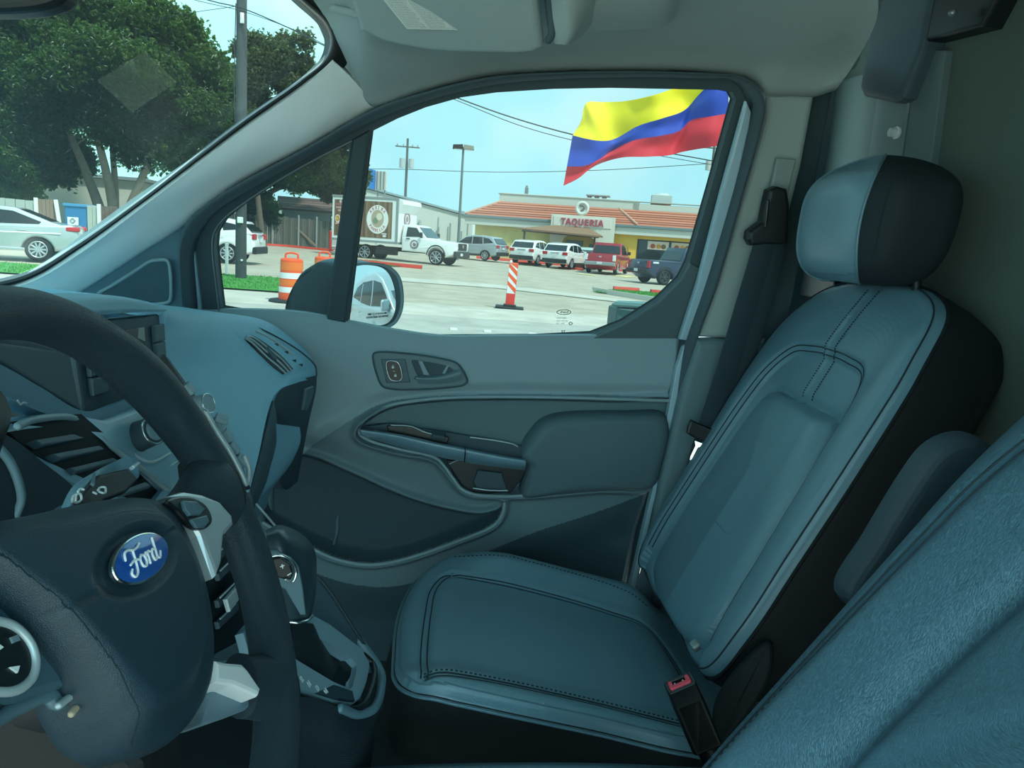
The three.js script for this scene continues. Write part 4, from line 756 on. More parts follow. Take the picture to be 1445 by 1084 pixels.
  obj('screen_glare', slab([[184, 464, 0.895], [198, 462, 0.92], [200, 482, 0.918], [188, 477, 0.90]], 0.002, { lift: 0.0045 }), mat('#8d9a9a', 0.4), face);
  for (const q of [[[212, 459, 0.945], [226, 457, 0.97], [227, 480, 0.968], [214, 483, 0.943]], [[214, 485, 0.943], [227, 482, 0.968], [229, 506, 0.966], [216, 508, 0.941]], [[119, 512, 0.77], [143, 504, 0.80], [143, 528, 0.80], [122, 532, 0.77]], [[122, 534, 0.77], [144, 530, 0.80], [146, 554, 0.80], [125, 559, 0.77]]]) obj('menu_button', slab(q, 0.006, { bevel: 0.0015, lift: 0.006 }), mat('#4e6870', 0.5), face);
  obj('screen_trim', sweep([[147, 553, 0.80], [155, 553, 0.812], [166, 548, 0.83]].map((q) => P(...q).add(V(0.012, 0.004, 0))), 0.002), M.silver, face);
  obj('cluster_flank', slab([[-60, 510, 0.47], [0, 484, 0.55], [100, 496, 0.70], [105, 568, 0.69], [112, 582, 0.69], [0, 514, 0.54], [-60, 480, 0.46]], 0.02, { bevel: 0.003 }), mat('#3f5a66', 0.6), d);
  obj('cluster_flank_face', slab([[-40, 470, 0.52], [10, 478, 0.58], [40, 480, 0.62], [98, 497, 0.70], [104, 569, 0.695], [40, 540, 0.60], [0, 512, 0.55]], 0.01, { bevel: 0.002 }), mat('#36515d', 0.6), d);
  // centre band between flank and vents
  obj('centre_band', patch([
    [[-80, 480, 0.46], [0, 514, 0.53], [60, 548, 0.6], [118, 580, 0.67], [180, 563, 0.78], [240, 535, 0.88]],
    [[-80, 500, 0.45], [0, 535, 0.525], [60, 570, 0.595], [118, 590, 0.665], [180, 572, 0.775], [240, 545, 0.875]],
    [[-80, 522, 0.445], [0, 556, 0.522], [60, 582, 0.592], [118, 598, 0.662], [180, 580, 0.772], [240, 553, 0.872]],
  ], 40, 14, 0.015), mat('#5f8ea3', 0.5, { bump: tGrain, bs: 0.0002, size: 0.06 }), d);
  // bright trim panel holding the vent, knob and cubby
  const trimC = obj('centre_trim', slab([[14, 588, 0.53], [50, 582, 0.575], [92, 580, 0.63], [116, 588, 0.66], [142, 594, 0.69], [185, 578, 0.77], [225, 560, 0.84], [300, 620, 0.90], [330, 700, 0.90], [295, 720, 0.84], [240, 735, 0.76], [150, 760, 0.66], [110, 690, 0.61], [60, 650, 0.565], [8, 612, 0.53]], 0.025, { bevel: 0.004, holes: [[[25, 602, 0.535], [50, 594, 0.57], [98, 591, 0.635], [112, 598, 0.655], [235, 690, 0.755], [205, 725, 0.71], [105, 690, 0.605]]] }), mat('#8fbccf', 0.3, { clearcoat: 0.3 }), d);
  obj('vent_box', slab([[15, 596, 0.55], [100, 585, 0.65], [250, 690, 0.78], [205, 740, 0.73], [100, 700, 0.62]], 0.02), M.black, d);
  for (const q of [[[50, 620, 0.568], [104, 612, 0.635], [122, 618, 0.65], [60, 630, 0.575]], [[74, 640, 0.585], [140, 628, 0.665], [149, 634, 0.67], [86, 648, 0.592]], [[98, 660, 0.605], [160, 645, 0.68], [168, 650, 0.685], [108, 667, 0.61]], [[170, 692, 0.66], [205, 680, 0.71], [216, 685, 0.715], [176, 698, 0.665]]]) obj('vent_slat', slab(q, 0.008, { bevel: 0.002 }), mat('#4a6570', 0.5), trimC);
  obj('vent_frame', sweep([[25, 602, 0.532], [32, 598, 0.54], [50, 592, 0.57], [98, 589, 0.632], [114, 597, 0.654], [170, 640, 0.695], [235, 690, 0.752]], 0.003), mat('#8fa9b2', 0.4), trimC);
  obj('knob_recess', sweep([[164, 604, 0.72], [160, 610, 0.712], [170, 624, 0.712], [196, 646, 0.722], [212, 652, 0.733], [240, 640, 0.78]].map((q) => q), 0.0014), mat('#bfd3da', 0.4), trimC);
  { // volume knob
    const c = P(193, 617, 0.735), ax = V(0.86, 0.42, 0.28).normalize(), qn = new THREE.Quaternion().setFromUnitVectors(V(0, 1, 0), ax), K = (g) => g.applyQuaternion(qn).translate(c.x, c.y, c.z);
    const kb = obj('volume_knob', K(new THREE.LatheGeometry([[0.0001, 0.022], [0.0115, 0.022], [0.0135, 0.020], [0.0142, 0.016], [0.015, 0.0], [0.017, -0.004], [0.017, -0.012]].map(([a, b]) => new THREE.Vector2(a, b)), 36)), M.dashDark, trimC);
    obj('knob_ring', K(new THREE.TorusGeometry(0.0132, 0.0012, 8, 40).rotateX(Math.PI / 2).translate(0, 0.0212, 0)), M.chrome, trimC);
    obj('knob_cap', K(cyl(0.0095, 0.0100, 0.003, 32).translate(0, 0.0232, 0)), mat('#83a2ad', 0.35), trimC);
  }
  obj('cubby', slab([[236, 668, 0.775], [258, 650, 0.81], [300, 640, 0.86], [290, 690, 0.82], [252, 700, 0.785]], 0.006, { bevel: 0.001, lift: 0.002 }), M.black, trimC);
  obj('cubby_edge', sweep([[234, 662, 0.772], [258, 646, 0.808]], 0.0012), M.silver, trimC);
  obj('cubby_edge', sweep([[234, 662, 0.772], [240, 680, 0.77], [252, 698, 0.775]], 0.0012), M.silver, trimC);
  // right border of the centre stack with its row of buttons
  const col = obj('stack_border', patch([
    [[232, 500, 0.955], [262, 546, 0.955], [300, 605, 0.955], [330, 655, 0.955], [344, 690, 0.955]],
    [[238, 506, 0.975], [268, 548, 0.975], [306, 602, 0.975], [340, 655, 0.975], [354, 690, 0.975]],
  ], 40, 3, 0.03), M.black, d);
  const bt = mat('#86a2ac', 0.4);
  for (const [x, y, s] of [[266, 549, 1], [308, 600, 1.3], [320, 615, 1], [329, 632, 1.1], [340, 650, 1.1]]) { const p = P(x, y, 0.945); obj('stack_button', put(rbox(0.016 * s, 0.010, 0.012, 0.002), p.x, p.y, p.z, 0.25, 0.1, -1.05), bt, col); }
  { const p = P(313, 591, 0.945); obj('hazard_switch', put(rbox(0.016, 0.007, 0.018, 0.002), p.x, p.y, p.z, 0.2, 0.2, -0.4), bt, col); }
  { const p = P(285, 572, 0.94), q = new THREE.Quaternion().setFromUnitVectors(V(0, 1, 0), V(0.9, 0.35, 0.25).normalize()), K = (g) => g.applyQuaternion(q).translate(p.x, p.y, p.z); obj('tuning_knob', K(cyl(0.0125, 0.014, 0.02, 30)), bt, col); obj('knob_ring', K(new THREE.TorusGeometry(0.0122, 0.0009, 8, 36).rotateX(Math.PI / 2).translate(0, 0.010, 0)), M.chrome, col); }
  obj('stack_rim', sweep([[290, 580, 0.93], [308, 612, 0.93], [326, 640, 0.93], [341, 668, 0.93], [349, 684, 0.93], [352, 664, 0.94], [346, 645, 0.945]], 0.0035), M.silver, d);
  // lower centre: climate panels seen behind the wheel
  const low = obj('climate_panel', slab([[240, 735, 0.76], [335, 700, 0.92], [352, 720, 0.93], [350, 900, 0.86], [290, 930, 0.78]], 0.03, { bevel: 0.003 }), M.gloss, d);
  for (const [y, k] of [[772, 0], [800, 1], [838, 2], [868, 3]]) {
    obj('climate_key', slab([[292, y + 14, 0.80], [322, y - 14, 0.85], [324, y - 4, 0.85], [295, y + 24, 0.80]].map((q) => P(...q).add(V(0.012, 0.004, 0))), 0.006, { bevel: 0.0015 }), M.dashDark, low);
    obj('key_line', sweep([[290, y + 12, 0.80], [312, y - 9, 0.84]].map((q) => P(...q).add(V(0.016, 0.006, 0))), 0.0011), M.silver, low);
  }
  obj('climate_strip', slab([[300, 852, 0.80], [345, 800, 0.88], [350, 812, 0.88], [304, 870, 0.80]].map((q) => P(...q).add(V(0.016, 0.006, 0))), 0.006, { bevel: 0.0015 }), M.silver, low);
  obj('lower_trim', slab([[316, 900, 0.79], [352, 862, 0.85], [360, 905, 0.84], [330, 940, 0.78]].map((q) => P(...q).add(V(0.02, 0.006, 0))), 0.012, { bevel: 0.002 }), mat('#5f8290', 0.4), low);
  // instrument hood and column
  obj('cluster_hood', patch([
    [[-120, 520, 0.40], [-20, 540, 0.42], [4, 555, 0.43], [16, 580, 0.43]],
    [[-120, 640, 0.40], [-20, 620, 0.40], [2, 615, 0.41], [14, 600, 0.42]],
    [[-120, 760, 0.42], [-30, 700, 0.40], [-4, 650, 0.41], [8, 612, 0.43]],
  ], 14, 10, 0.02), M.black, d);
  obj('lower_dash', patch([
    [[-100, 600, 0.46], [5, 612, 0.53], [60, 652, 0.57], [108, 692, 0.61], [150, 760, 0.66]],
    [[-100, 760, 0.46], [10, 720, 0.52], [60, 730, 0.56], [110, 760, 0.60], [160, 860, 0.66]],
    [[-100, 1000, 0.5], [30, 900, 0.54], [100, 900, 0.58], [150, 940, 0.62], [240, 1000, 0.70]],
  ], 20, 16, 0.02), mat('#2c444f', 0.6, { bump: tGrain, bs: 0.0002, size: 0.06 }), d);
  obj('dial_rim', sweep([[0, 634, 0.515], [14, 652, 0.52], [26, 680, 0.525], [30, 706, 0.53], [22, 728, 0.53]], 0.003), mat('#6e8f9c', 0.5), d);
  obj('dash_logo', [sweep([[25, 565, 0.535], [29, 571, 0.54]], 0.0007), sweep([[29, 571, 0.54], [33, 568, 0.545]], 0.0007), sweep([[33, 568, 0.545], [37, 569, 0.548]], 0.0007)], M.silver, d);
  // body that fills the dashboard towards the windshield
  const front = sp(Q([[150, 420, 1.05], [225, 430, 1.2], [262, 434, 1.35], [284, 438, 1.47]]), 20).map((p) => p.add(V(-0.005, -0.012, 0)));
  obj('dash_top', solid([[...sp(Q([[-90, 430, 0.5], [20, 420, 0.68], [110, 420, 0.8]]), 12).map((p) => p.add(V(-0.02, -0.07, 0))), ...front], [...Array(13)].map((_, i) => V(-1.05, 1.10, lerp(-0.05, -0.8, i / 12))).concat(front.map((_, i) => V(-1.05, 1.10, lerp(-0.85, -1.47, i / 20))))], 0.02, V(0, -1, 0)), M.dash, d);
}
{ // wiper stalk behind the wheel
  const s = thing('wiper_stalk', 'dark wiper stalk with white wiper symbols, reaching out behind the steering wheel', 'stalk', P(150, 690, 0.52).toArray());
  obj('stalk_body', patch([
    [[75, 745, 0.44], [100, 690, 0.47], [130, 668, 0.50], [165, 650, 0.54], [182, 644, 0.555], [192, 652, 0.56]],
    [[80, 752, 0.43], [108, 700, 0.455], [136, 682, 0.48], [165, 668, 0.53], [186, 662, 0.55], [196, 664, 0.555]],
    [[92, 760, 0.43], [120, 720, 0.455], [150, 704, 0.48], [176, 690, 0.52], [192, 678, 0.55], [197, 672, 0.557]],
  ], 30, 12, 0.02), mat('#6d97a8', 0.4), s);
  obj('stalk_face', slab([[94, 712, 0.447], [126, 676, 0.48], [165, 668, 0.52], [180, 684, 0.525], [168, 700, 0.50], [130, 715, 0.47], [100, 745, 0.44]], 0.006, { bevel: 0.002, lift: 0.008 }), M.black, s);
  obj('stalk_ring', slab([[154, 680, 0.50], [163, 674, 0.51], [166, 677, 0.51], [157, 684, 0.50]], 0.004, { bevel: 0.001, lift: 0.02 }), M.silver, s);
  const sy = (pts) => sweep(Q(pts).map((p) => p.add(EYE.clone().sub(p).multiplyScalar(0.03))), 0.0007);
  obj('wiper_symbol', [sy([[102, 708, 0.45], [104, 700, 0.455], [113, 697, 0.46], [115, 704, 0.46], [110, 709, 0.455], [102, 708, 0.45]]), sy([[107, 699, 0.455], [107, 709, 0.455]]), sy([[110, 694, 0.46], [114, 690, 0.465], [118, 691, 0.465]])], M.white, s);
  obj('wiper_symbol', [sy([[138, 692, 0.475], [142, 688, 0.48], [148, 688, 0.48], [149, 694, 0.48], [145, 696, 0.475], [140, 694, 0.475]]), sy([[132, 695, 0.47], [136, 697, 0.47]])], M.white, s);
  obj('symbol_bar', slab([[119, 702, 0.46], [123, 686, 0.47], [126, 688, 0.47], [124, 704, 0.46]], 0.002, { lift: 0.012 }), mat('#5b7783', 0.4), s);
}

// ---------------------------------------------------------------- steering wheel
{
  const c0 = V(-0.185, 1.195, -0.445), th = 25 * DEG, R_ = V(0, 0, -1), U_ = V(-Math.sin(th), Math.cos(th), 0), N_ = V(Math.cos(th), Math.sin(th), 0);
  const B = new THREE.Matrix4().makeBasis(R_, U_, N_).setPosition(c0);
  const wl = (px, py, h = 0) => { const r = ray(px, py), p0 = c0.clone().addScaledVector(N_, h), t = p0.sub(EYE).dot(N_) / r.dot(N_), q = EYE.clone().addScaledVector(r, t).sub(c0); return [q.dot(R_), q.dot(U_)]; };
  const wls = (l, h) => l.map(([x, y]) => wl(x, y, h)), lift3 = (l, h) => l.map(([a, b]) => V(a, b, h)), G = (g) => g.applyMatrix4(B);
  const w = thing('steering_wheel', 'black leather steering wheel with a blue oval badge on its hub and silver spoke inserts', 'steering wheel', c0.toArray());
  const leatherRim = mat('#2a3d47', 0.34, { bump: tLeather, bs: 0.0009, size: 0.05, specularIntensity: 0.7 });
  const padMat = mat('#233844', 0.42, { bump: tGrain, bs: 0.0002, size: 0.06 });
  { // rim with thicker grips
    const rows = [];
    for (let i = 0; i <= 220; i++) {
      const a = i / 220 * Math.PI * 2, deg = a / DEG, row = [], bump = (m, wd) => Math.exp(-Math.pow((mod(deg - m + 180, 360) - 180) / wd, 2));
      const rt = 0.0158 + 0.0022 * (bump(38, 16) + bump(142, 16)), inn = 0.004 * (bump(22, 7) + bump(158, 7) + bump(-48, 9));
      for (let k = 0; k <= 28; k++) { const f = k / 28 * Math.PI * 2, rr = 0.183 + Math.cos(f) * (rt + (Math.cos(f) < 0 ? inn : 0)); row.push(V(Math.cos(a) * rr, Math.sin(a) * rr, Math.sin(f) * rt * 1.12)); }
      rows.push(row);
    }
    obj('rim', G(gridGeo(rows)), leatherRim, w);
  }
  // right upper spoke, lower right spoke, left spoke: leather blends and silver inserts
  const spoke = (name, path, r0, r1, m) => { const p = sp(path.map(([a, b, z]) => V(a, b, z)), 16), rows = []; p.forEach((q, i) => { const t = i / 16, d = (p[Math.min(16, i + 1)].clone().sub(p[Math.max(0, i - 1)])).normalize(), s = V(-d.y, d.x, 0).normalize(), rr = lerp(r0, r1, sstep(0.1, 1, t)) , row = []; for (let k = 0; k <= 20; k++) { const f = k / 20 * Math.PI * 2; row.push(q.clone().addScaledVector(s, Math.cos(f) * rr).add(V(0, 0, Math.sin(f) * rr * 0.6))); } rows.push(row); }); for (const e of [0, rows.length - 1]) { const q = rows[e].reduce((x, y) => x.add(y), V(0, 0, 0)).divideScalar(rows[e].length); rows[e ? 'push' : 'unshift'](rows[e ? rows.length - 1 : 0].map(() => q.clone())); }
    return obj(name, G(gridGeo(rows)), m, w); };
  spoke('spoke', [[0.115, 0.0, -0.012], [0.14, 0.004, -0.006], [0.16, 0.006, -0.002], [0.178, 0.006, 0]], 0.026, 0.034, leatherRim);
  spoke('spoke', [[0.075, -0.118, -0.008], [0.09, -0.132, -0.004], [0.105, -0.145, 0], [0.112, -0.15, 0]], 0.024, 0.030, leatherRim);
  spoke('spoke', [[-0.11, 0.03, -0.012], [-0.15, 0.04, -0.004], [-0.18, 0.045, 0]], 0.03, 0.034, leatherRim);
  obj('hub_back', G(put(cyl(0.06, 0.05, 0.05, 40).rotateX(Math.PI / 2), -0.015, -0.02, -0.03)), M.black, w);
  // centre pad
  const outline = wls([[-30, 745], [60, 722], [140, 706], [200, 699], [232, 706], [254, 728], [276, 772], [295, 830], [306, 900], [304, 960], [280, 1015], [235, 1055], [190, 1058], [150, 1020], [100, 950], [40, 875], [-20, 815], [-50, 775]], 0.012);
  const pl = sp2(wls([[-40, 742], [20, 790], [75, 838], [140, 915], [200, 980], [228, 1003], [262, 985], [292, 935], [300, 880], [285, 800], [262, 748], [236, 716], [196, 704], [100, 718]], 0.03), 120), sPl = sdf(pl);
  const cx = outline.reduce((a, p) => a + p[0], 0) / outline.length, cy = outline.reduce((a, p) => a + p[1], 0) / outline.length;
  const em = wls([[157, 812], [232, 768], [180, 763], [210, 825]], 0.031), ec = [(em[0][0] + em[1][0]) / 2, (em[0][1] + em[1][1]) / 2], ea = Math.atan2(em[1][1] - em[0][1], em[1][0] - em[0][0]), eL = Math.hypot(em[1][0] - em[0][0], em[1][1] - em[0][1]) / 2, eS = eL * 0.42;
  const inEm = (a, b, k = 1) => { const dx = a - ec[0], dy = b - ec[1], u = (dx * Math.cos(ea) + dy * Math.sin(ea)) / (eL * k), v = (-dx * Math.sin(ea) + dy * Math.cos(ea)) / (eS * k); return Math.hypot(u, v); };
  const lineA = distTo(wls([[112, 852], [150, 832]], 0.035)), lineB = distTo(wls([[242, 752], [256, 742]], 0.035));
  const top = (a, b) => {
    const s = sPl(a, b); let h = 0.012 + 0.011 * sstep(0.012, -0.010, s) + 0.010 * (1 - Math.min(1, Math.pow(Math.hypot((a - cx) / 0.11, (b - cy) / 0.10), 2)));
    const e = inEm(a, b); h -= 0.004 * sstep(1.55, 1.1, e);
    h -= 0.0012 * Math.exp(-Math.pow(lineA(a, b)[0] / 0.0015, 2)) + 0.0012 * Math.exp(-Math.pow(lineB(a, b)[0] / 0.0012, 2));
    return h;
  };
  const p = pillow({ map: (a, b, h) => V(a, b, h), outline, center: [cx, cy], top, round: 0.012, n: 300, rings: 120, edgePow: 0.85, skirt: [[0, 0.004], [-0.002, 0.02], [-0.01, 0.03]] });
  const pad = obj('hub_pad', [G(p.face), G(p.side)], padMat, w);
  obj('pad_corner_mark', [sweep(wls([[248, 955], [250, 940]], 0.022).map(([a, b]) => V(a, b, 0.0225)), 0.0006), sweep(wls([[246, 966], [262, 952], [278, 932], [281, 920]], 0.022).map(([a, b]) => V(a, b, 0.0225)), 0.0006), sweep(wls([[254, 940], [272, 922]], 0.022).map(([a, b]) => V(a, b, 0.0225)), 0.0005)].map(G), mat('#4a626e', 0.4), pad);
  { // oval badge
    const h0 = top(ec[0], ec[1]) + 0.001, E = (g) => G(g.applyMatrix4(new THREE.Matrix4().makeRotationZ(ea).setPosition(ec[0], ec[1], h0)));
    const oval = (L, S, n = 64) => Array.from({ length: n }, (_, i) => [Math.cos(i / n * 2 * Math.PI) * L, Math.sin(i / n * 2 * Math.PI) * S]);
    const bd = obj('badge', E(ext(oval(eL, eS), 0.0035, 0.001)), M.chrome, w, 'blue oval badge with a chrome rim and script lettering');
    const dome = []; for (let k = 0; k <= 12; k++) dome.push([...oval(1, 1), [1, 0]].map(([x, y]) => V(x * k / 12 * (eL - 0.0014), y * k / 12 * (eS - 0.0014), 0.0036 + 0.0012 * (1 - k * k / 144))));
    obj('badge_face', E(gridGeo(dome, true)), mat('#1c57ad', 0.12, { clearcoat: 1, clearcoatRoughness: 0.03 }), bd);
    // connected script strokes
    const S = eL * 0.62, L = (pts) => sweep(pts.map(([x, y]) => { const q = [x * S, y * S]; return V(q[0], q[1], 0.0044 + 0.0006 * (1 - Math.pow(x, 2))); }), 0.00075, { seg: 60, rad: 6 });
    obj('badge_script', [
      L([[-0.98, 0.18], [-0.9, 0.36], [-0.7, 0.40], [-0.45, 0.33], [-0.2, 0.36], [-0.05, 0.42]]),
      L([[-0.5, 0.34], [-0.55, 0.05], [-0.66, -0.28], [-0.85, -0.36], [-0.95, -0.24], [-0.86, -0.14]]),
      L([[-0.85, 0.0], [-0.6, 0.06], [-0.38, 0.02]]),
      L([[-0.2, 0.10], [-0.32, 0.0], [-0.30, -0.2], [-0.16, -0.25], [-0.04, -0.12], [-0.08, 0.06], [-0.2, 0.10]]),
      L([[-0.04, -0.05], [0.08, 0.1], [0.14, 0.02], [0.10, -0.24]]), L([[0.14, 0.02], [0.24, 0.1], [0.32, 0.06]]),
      L([[0.62, 0.06], [0.48, 0.08], [0.38, -0.08], [0.44, -0.24], [0.58, -0.2], [0.66, 0.0], [0.74, 0.38]]), L([[0.66, 0.0], [0.64, -0.2], [0.76, -0.25], [0.92, -0.1]]),
    ].map(E), mat('#eef3f4', 0.25), bd);
  }
  // right switch pod: silver bezel, dark keypad, keys
  const podOut = wls([[222, 706], [246, 698], [272, 702], [298, 712], [316, 732], [318, 746], [304, 762], [300, 800], [292, 820], [270, 760], [250, 726]], 0.008);
  const pod = obj('spoke_bezel', G(ext(podOut, 0.02, 0.004).translate(0, 0, -0.004)), mat('#c6d4d8', 0.3, { metalness: 0.5 }), w, 'silver spoke bezel round the thumb switches');
  obj('keypad', G(ext(wls([[234, 708], [252, 700], [274, 703], [292, 716], [299, 733], [294, 744], [278, 746], [262, 735], [248, 720]], 0.018), 0.006, 0.002, { smooth: 60 }).translate(0, 0, 0.013)), M.gloss, pod);
  obj('thumb_key', G(ext(wls([[260, 706], [278, 707], [290, 718], [284, 726], [270, 727], [263, 718]], 0.022), 0.004, 0.0012).translate(0, 0, 0.018)), mat('#4f6d7a', 0.3), pod);
  obj('thumb_key', G(ext(wls([[272, 732], [294, 726], [298, 735], [292, 743], [280, 743]], 0.022), 0.003, 0.001).translate(0, 0, 0.018)), mat('#4f6d7a', 0.3), pod);
  // lower silver spoke block
  const blk = [[305, 931], [318, 934], [342, 936], [350, 944], [369, 972], [366, 982], [330, 966], [306, 962]];
  const b2 = obj('spoke_insert', G(ext(wls(blk, 0.012), 0.05, 0.003).translate(0, 0, -0.038)), mat('#f2f6f7', 0.3, { metalness: 0.1 }), w, 'silver insert of the lower spoke');
  obj('insert_face', G(ext(wls([[306, 965], [330, 968], [366, 984], [352, 1000], [300, 1018], [288, 1020]], 0.0), 0.02, 0.002).translate(0, 0, -0.022)), mat('#6d8794', 0.45), b2);
  // left switch pod, cut by the frame
  const ring = wls([[-60, 905], [-30, 880], [0, 879], [22, 889], [40, 910], [47, 935], [42, 958], [24, 974], [0, 978], [-30, 970]], 0.012);
  const lp = obj('spoke_bezel', G(ext(wls([[-60, 850], [0, 850], [40, 880], [80, 940], [90, 970], [30, 990], [-60, 1000]], 0.004), 0.012, 0.004).translate(0, 0, -0.006)), mat('#41606d', 0.4), w);
  obj('pod_ring', G(sweep(ring.map(([a, b]) => V(a, b, 0.013)), 0.0022, { closed: true, seg: 90 })), M.silver, lp);
  obj('keypad', G(ext(ring, 0.006, 0.002, { smooth: 60 }).translate(0, 0, 0.007)), M.gloss, lp);
  obj('arrow_mark', G(ext(wls([[13, 942], [27, 940], [24, 950]], 0.0135), 0.001).translate(0, 0, 0.013)), M.white, lp);
  obj('arrow_mark', G(ext(wls([[-4, 908], [4, 914], [-4, 920]], 0.0135), 0.001).translate(0, 0, 0.013)), M.white, lp);
  obj('key_text', G(ext(wls([[14, 900], [24, 896], [28, 904], [18, 908]], 0.0135), 0.001).translate(0, 0, 0.013)), mat('#6f8790', 0.5), lp);
  // column shroud with the ignition side below left
  obj('column_shroud', slab([[-40, 1000], [20, 985], [70, 985], [120, 1010], [200, 1084], [210, 1160], [-40, 1160]].map(([x, y]) => [x, y, 0.38]), 0.06, { bevel: 0.012 }), mat('#060b0e', 0.7), w);
  obj('lower_bezel', G(sweep(wls([[-20, 1022], [20, 1000], [62, 984], [72, 995], [95, 985]], -0.005).map(([a, b]) => V(a, b, -0.002)), 0.004)), mat('#54717d', 0.35), w);
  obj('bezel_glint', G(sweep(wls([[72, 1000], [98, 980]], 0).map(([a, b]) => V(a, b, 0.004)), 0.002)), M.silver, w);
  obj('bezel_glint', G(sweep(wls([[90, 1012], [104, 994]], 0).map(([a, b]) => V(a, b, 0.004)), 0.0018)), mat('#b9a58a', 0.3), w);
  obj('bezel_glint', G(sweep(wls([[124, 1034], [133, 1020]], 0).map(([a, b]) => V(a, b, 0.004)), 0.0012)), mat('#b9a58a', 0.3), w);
}
// ---------------------------------------------------------------- centre console with the gear lever
{
  const con = thing('gear_console', 'low centre console with a pale framed shift gate and white gear letters, between the seats', 'console', P(470, 980, 0.8).setY(0.48).toArray());
  const plane = (x, y, D) => P(x, y, D);
  obj('console_body', patch([
    [[395, 985, 0.66], [440, 985, 0.72], [480, 1000, 0.76], [505, 1008, 0.80], [525, 998, 0.84], [542, 985, 0.875]],
    [[395, 1000, 0.655], [440, 1010, 0.71], [480, 1030, 0.75], [508, 1032, 0.79], [528, 1018, 0.83], [540, 1000, 0.87]],
    [[395, 1030, 0.665], [440, 1050, 0.72], [480, 1062, 0.76], [510, 1060, 0.80], [526, 1042, 0.84], [534, 1015, 0.88]],
    [[395, 1160, 0.66], [440, 1170, 0.73], [480, 1170, 0.78], [505, 1160, 0.82], [518, 1130, 0.86], [522, 1090, 0.9]],
  ], 40, 26, 0.015), mat('#1d2f38', 0.6, { bump: tMesh, bs: 0.0005, size: 0.06 }), con);
  const fr = [[395, 862, 0.77], [436, 862, 0.83], [462, 880, 0.86], [508, 918, 0.90], [521, 930, 0.90], [525, 942, 0.885], [522, 962, 0.855], [512, 985, 0.82], [500, 994, 0.795], [470, 992, 0.765], [440, 984, 0.74], [395, 968, 0.70]];
  const gate = [[430, 890, 0.80], [462, 904, 0.83], [500, 926, 0.862], [510, 936, 0.862], [511, 946, 0.85], [506, 968, 0.82], [500, 974, 0.81], [470, 966, 0.785], [424, 945, 0.755], [395, 935, 0.74], [395, 880, 0.78]];
  const frame = obj('gate_frame', slab(fr, 0.012, { bevel: 0.003, holes: [gate], seg: 3 }), mat('#86a6b3', 0.4), con);
  obj('frame_edge', sweep(fr.slice(3, 12).map((q) => P(...q).add(V(0.004, -0.003, 0.004))), 0.004, { seg: 90 }), mat('#0d161a', 0.4), frame);
  obj('outer_rail', sweep([[508, 905, 0.93], [536, 945, 0.91], [538, 970, 0.87], [528, 1000, 0.82], [508, 1008, 0.795], [480, 1000, 0.76]], 0.0055, { seg: 80 }), mat('#5d7f8d', 0.4), con);
  obj('gate_well', slab([[395, 880, 0.80], [462, 900, 0.845], [515, 930, 0.88], [516, 950, 0.86], [505, 980, 0.82], [395, 945, 0.75]].map((q) => P(...q).add(V(0, -0.018, 0))), 0.006), M.gloss, con);
  const strip = obj('letter_strip', slab([[395, 938, 0.742], [424, 946, 0.757], [470, 968, 0.787], [498, 975, 0.808], [500, 990, 0.795], [470, 990, 0.768], [395, 966, 0.70]], 0.004, { bevel: 0.001, lift: 0.002 }), mat('#2b434d', 0.35), frame);
  obj('lever_boot', patch([
    [[412, 882, 0.775], [425, 880, 0.785], [440, 880, 0.80], [444, 884, 0.82]],
    [[414, 905, 0.77], [428, 905, 0.78], [446, 900, 0.80], [452, 900, 0.83]],
    [[412, 930, 0.765], [432, 935, 0.775], [456, 925, 0.80], [462, 918, 0.835]],
    [[408, 950, 0.76], [436, 955, 0.775], [465, 960, 0.795], [478, 940, 0.83]],
  ], 20, 24, 0.02), mat('#17252b', 0.5), con);
  {
    const font = await new FontLoader().loadAsync('fonts/droid/droid_sans_bold.typeface.json');
    const A = P(...fr[11]), Bq = P(...fr[8]), nrm = V(0, 0, 0); { const q = Q(fr); q.forEach((p, i) => { const n = q[(i + 1) % q.length]; nrm.x += (p.y - n.y) * (p.z + n.z); nrm.y += (p.z - n.z) * (p.x + n.x); nrm.z += (p.x - n.x) * (p.y + n.y); }); nrm.normalize(); if (nrm.y < 0) nrm.negate(); }
    for (const [ch, x, y, D] of [['R', 426, 958, 0.743], ['N', 436, 965, 0.750], ['D', 448, 971, 0.758], ['M', 460, 976, 0.765]]) {
      const g = new TextGeometry(ch, { font, size: 0.0068, depth: 0.0006, curveSegments: 4 }); g.center();
      const uy = V(-1, 0, -0.1).addScaledVector(nrm, -V(-1, 0, -0.1).dot(nrm)).normalize(), ux = uy.clone().cross(nrm);
      g.applyMatrix4(new THREE.Matrix4().makeBasis(ux, uy, nrm).setPosition(onMesh([frame, strip], x, y, 0.0004)));
      obj('gear_letter', g, M.white, frame);
    }
  }
  obj('console_flank', slab([[444, 812, 0.93], [462, 830, 0.93], [537, 948, 0.93], [520, 950, 0.92], [436, 858, 0.9]], 0.02, { bevel: 0.003 }), mat('#3d5663', 0.55, { bump: tGrain, bs: 0.0002, size: 0.06 }), con);
  obj('flank_welt', sweep([[440, 806, 0.93], [462, 830, 0.928], [500, 888, 0.926], [537, 946, 0.925]], 0.0022), mat('#22353d', 0.5), con);
  obj('stack_line', sweep([[362, 712, 0.97], [376, 728, 0.965], [388, 742, 0.96]], 0.0016), M.silver, con);

  const lv = thing('gear_lever', 'black gear lever with a chrome framed thumb button, standing behind the steering wheel rim', 'gear lever', P(420, 880, 0.79).toArray());
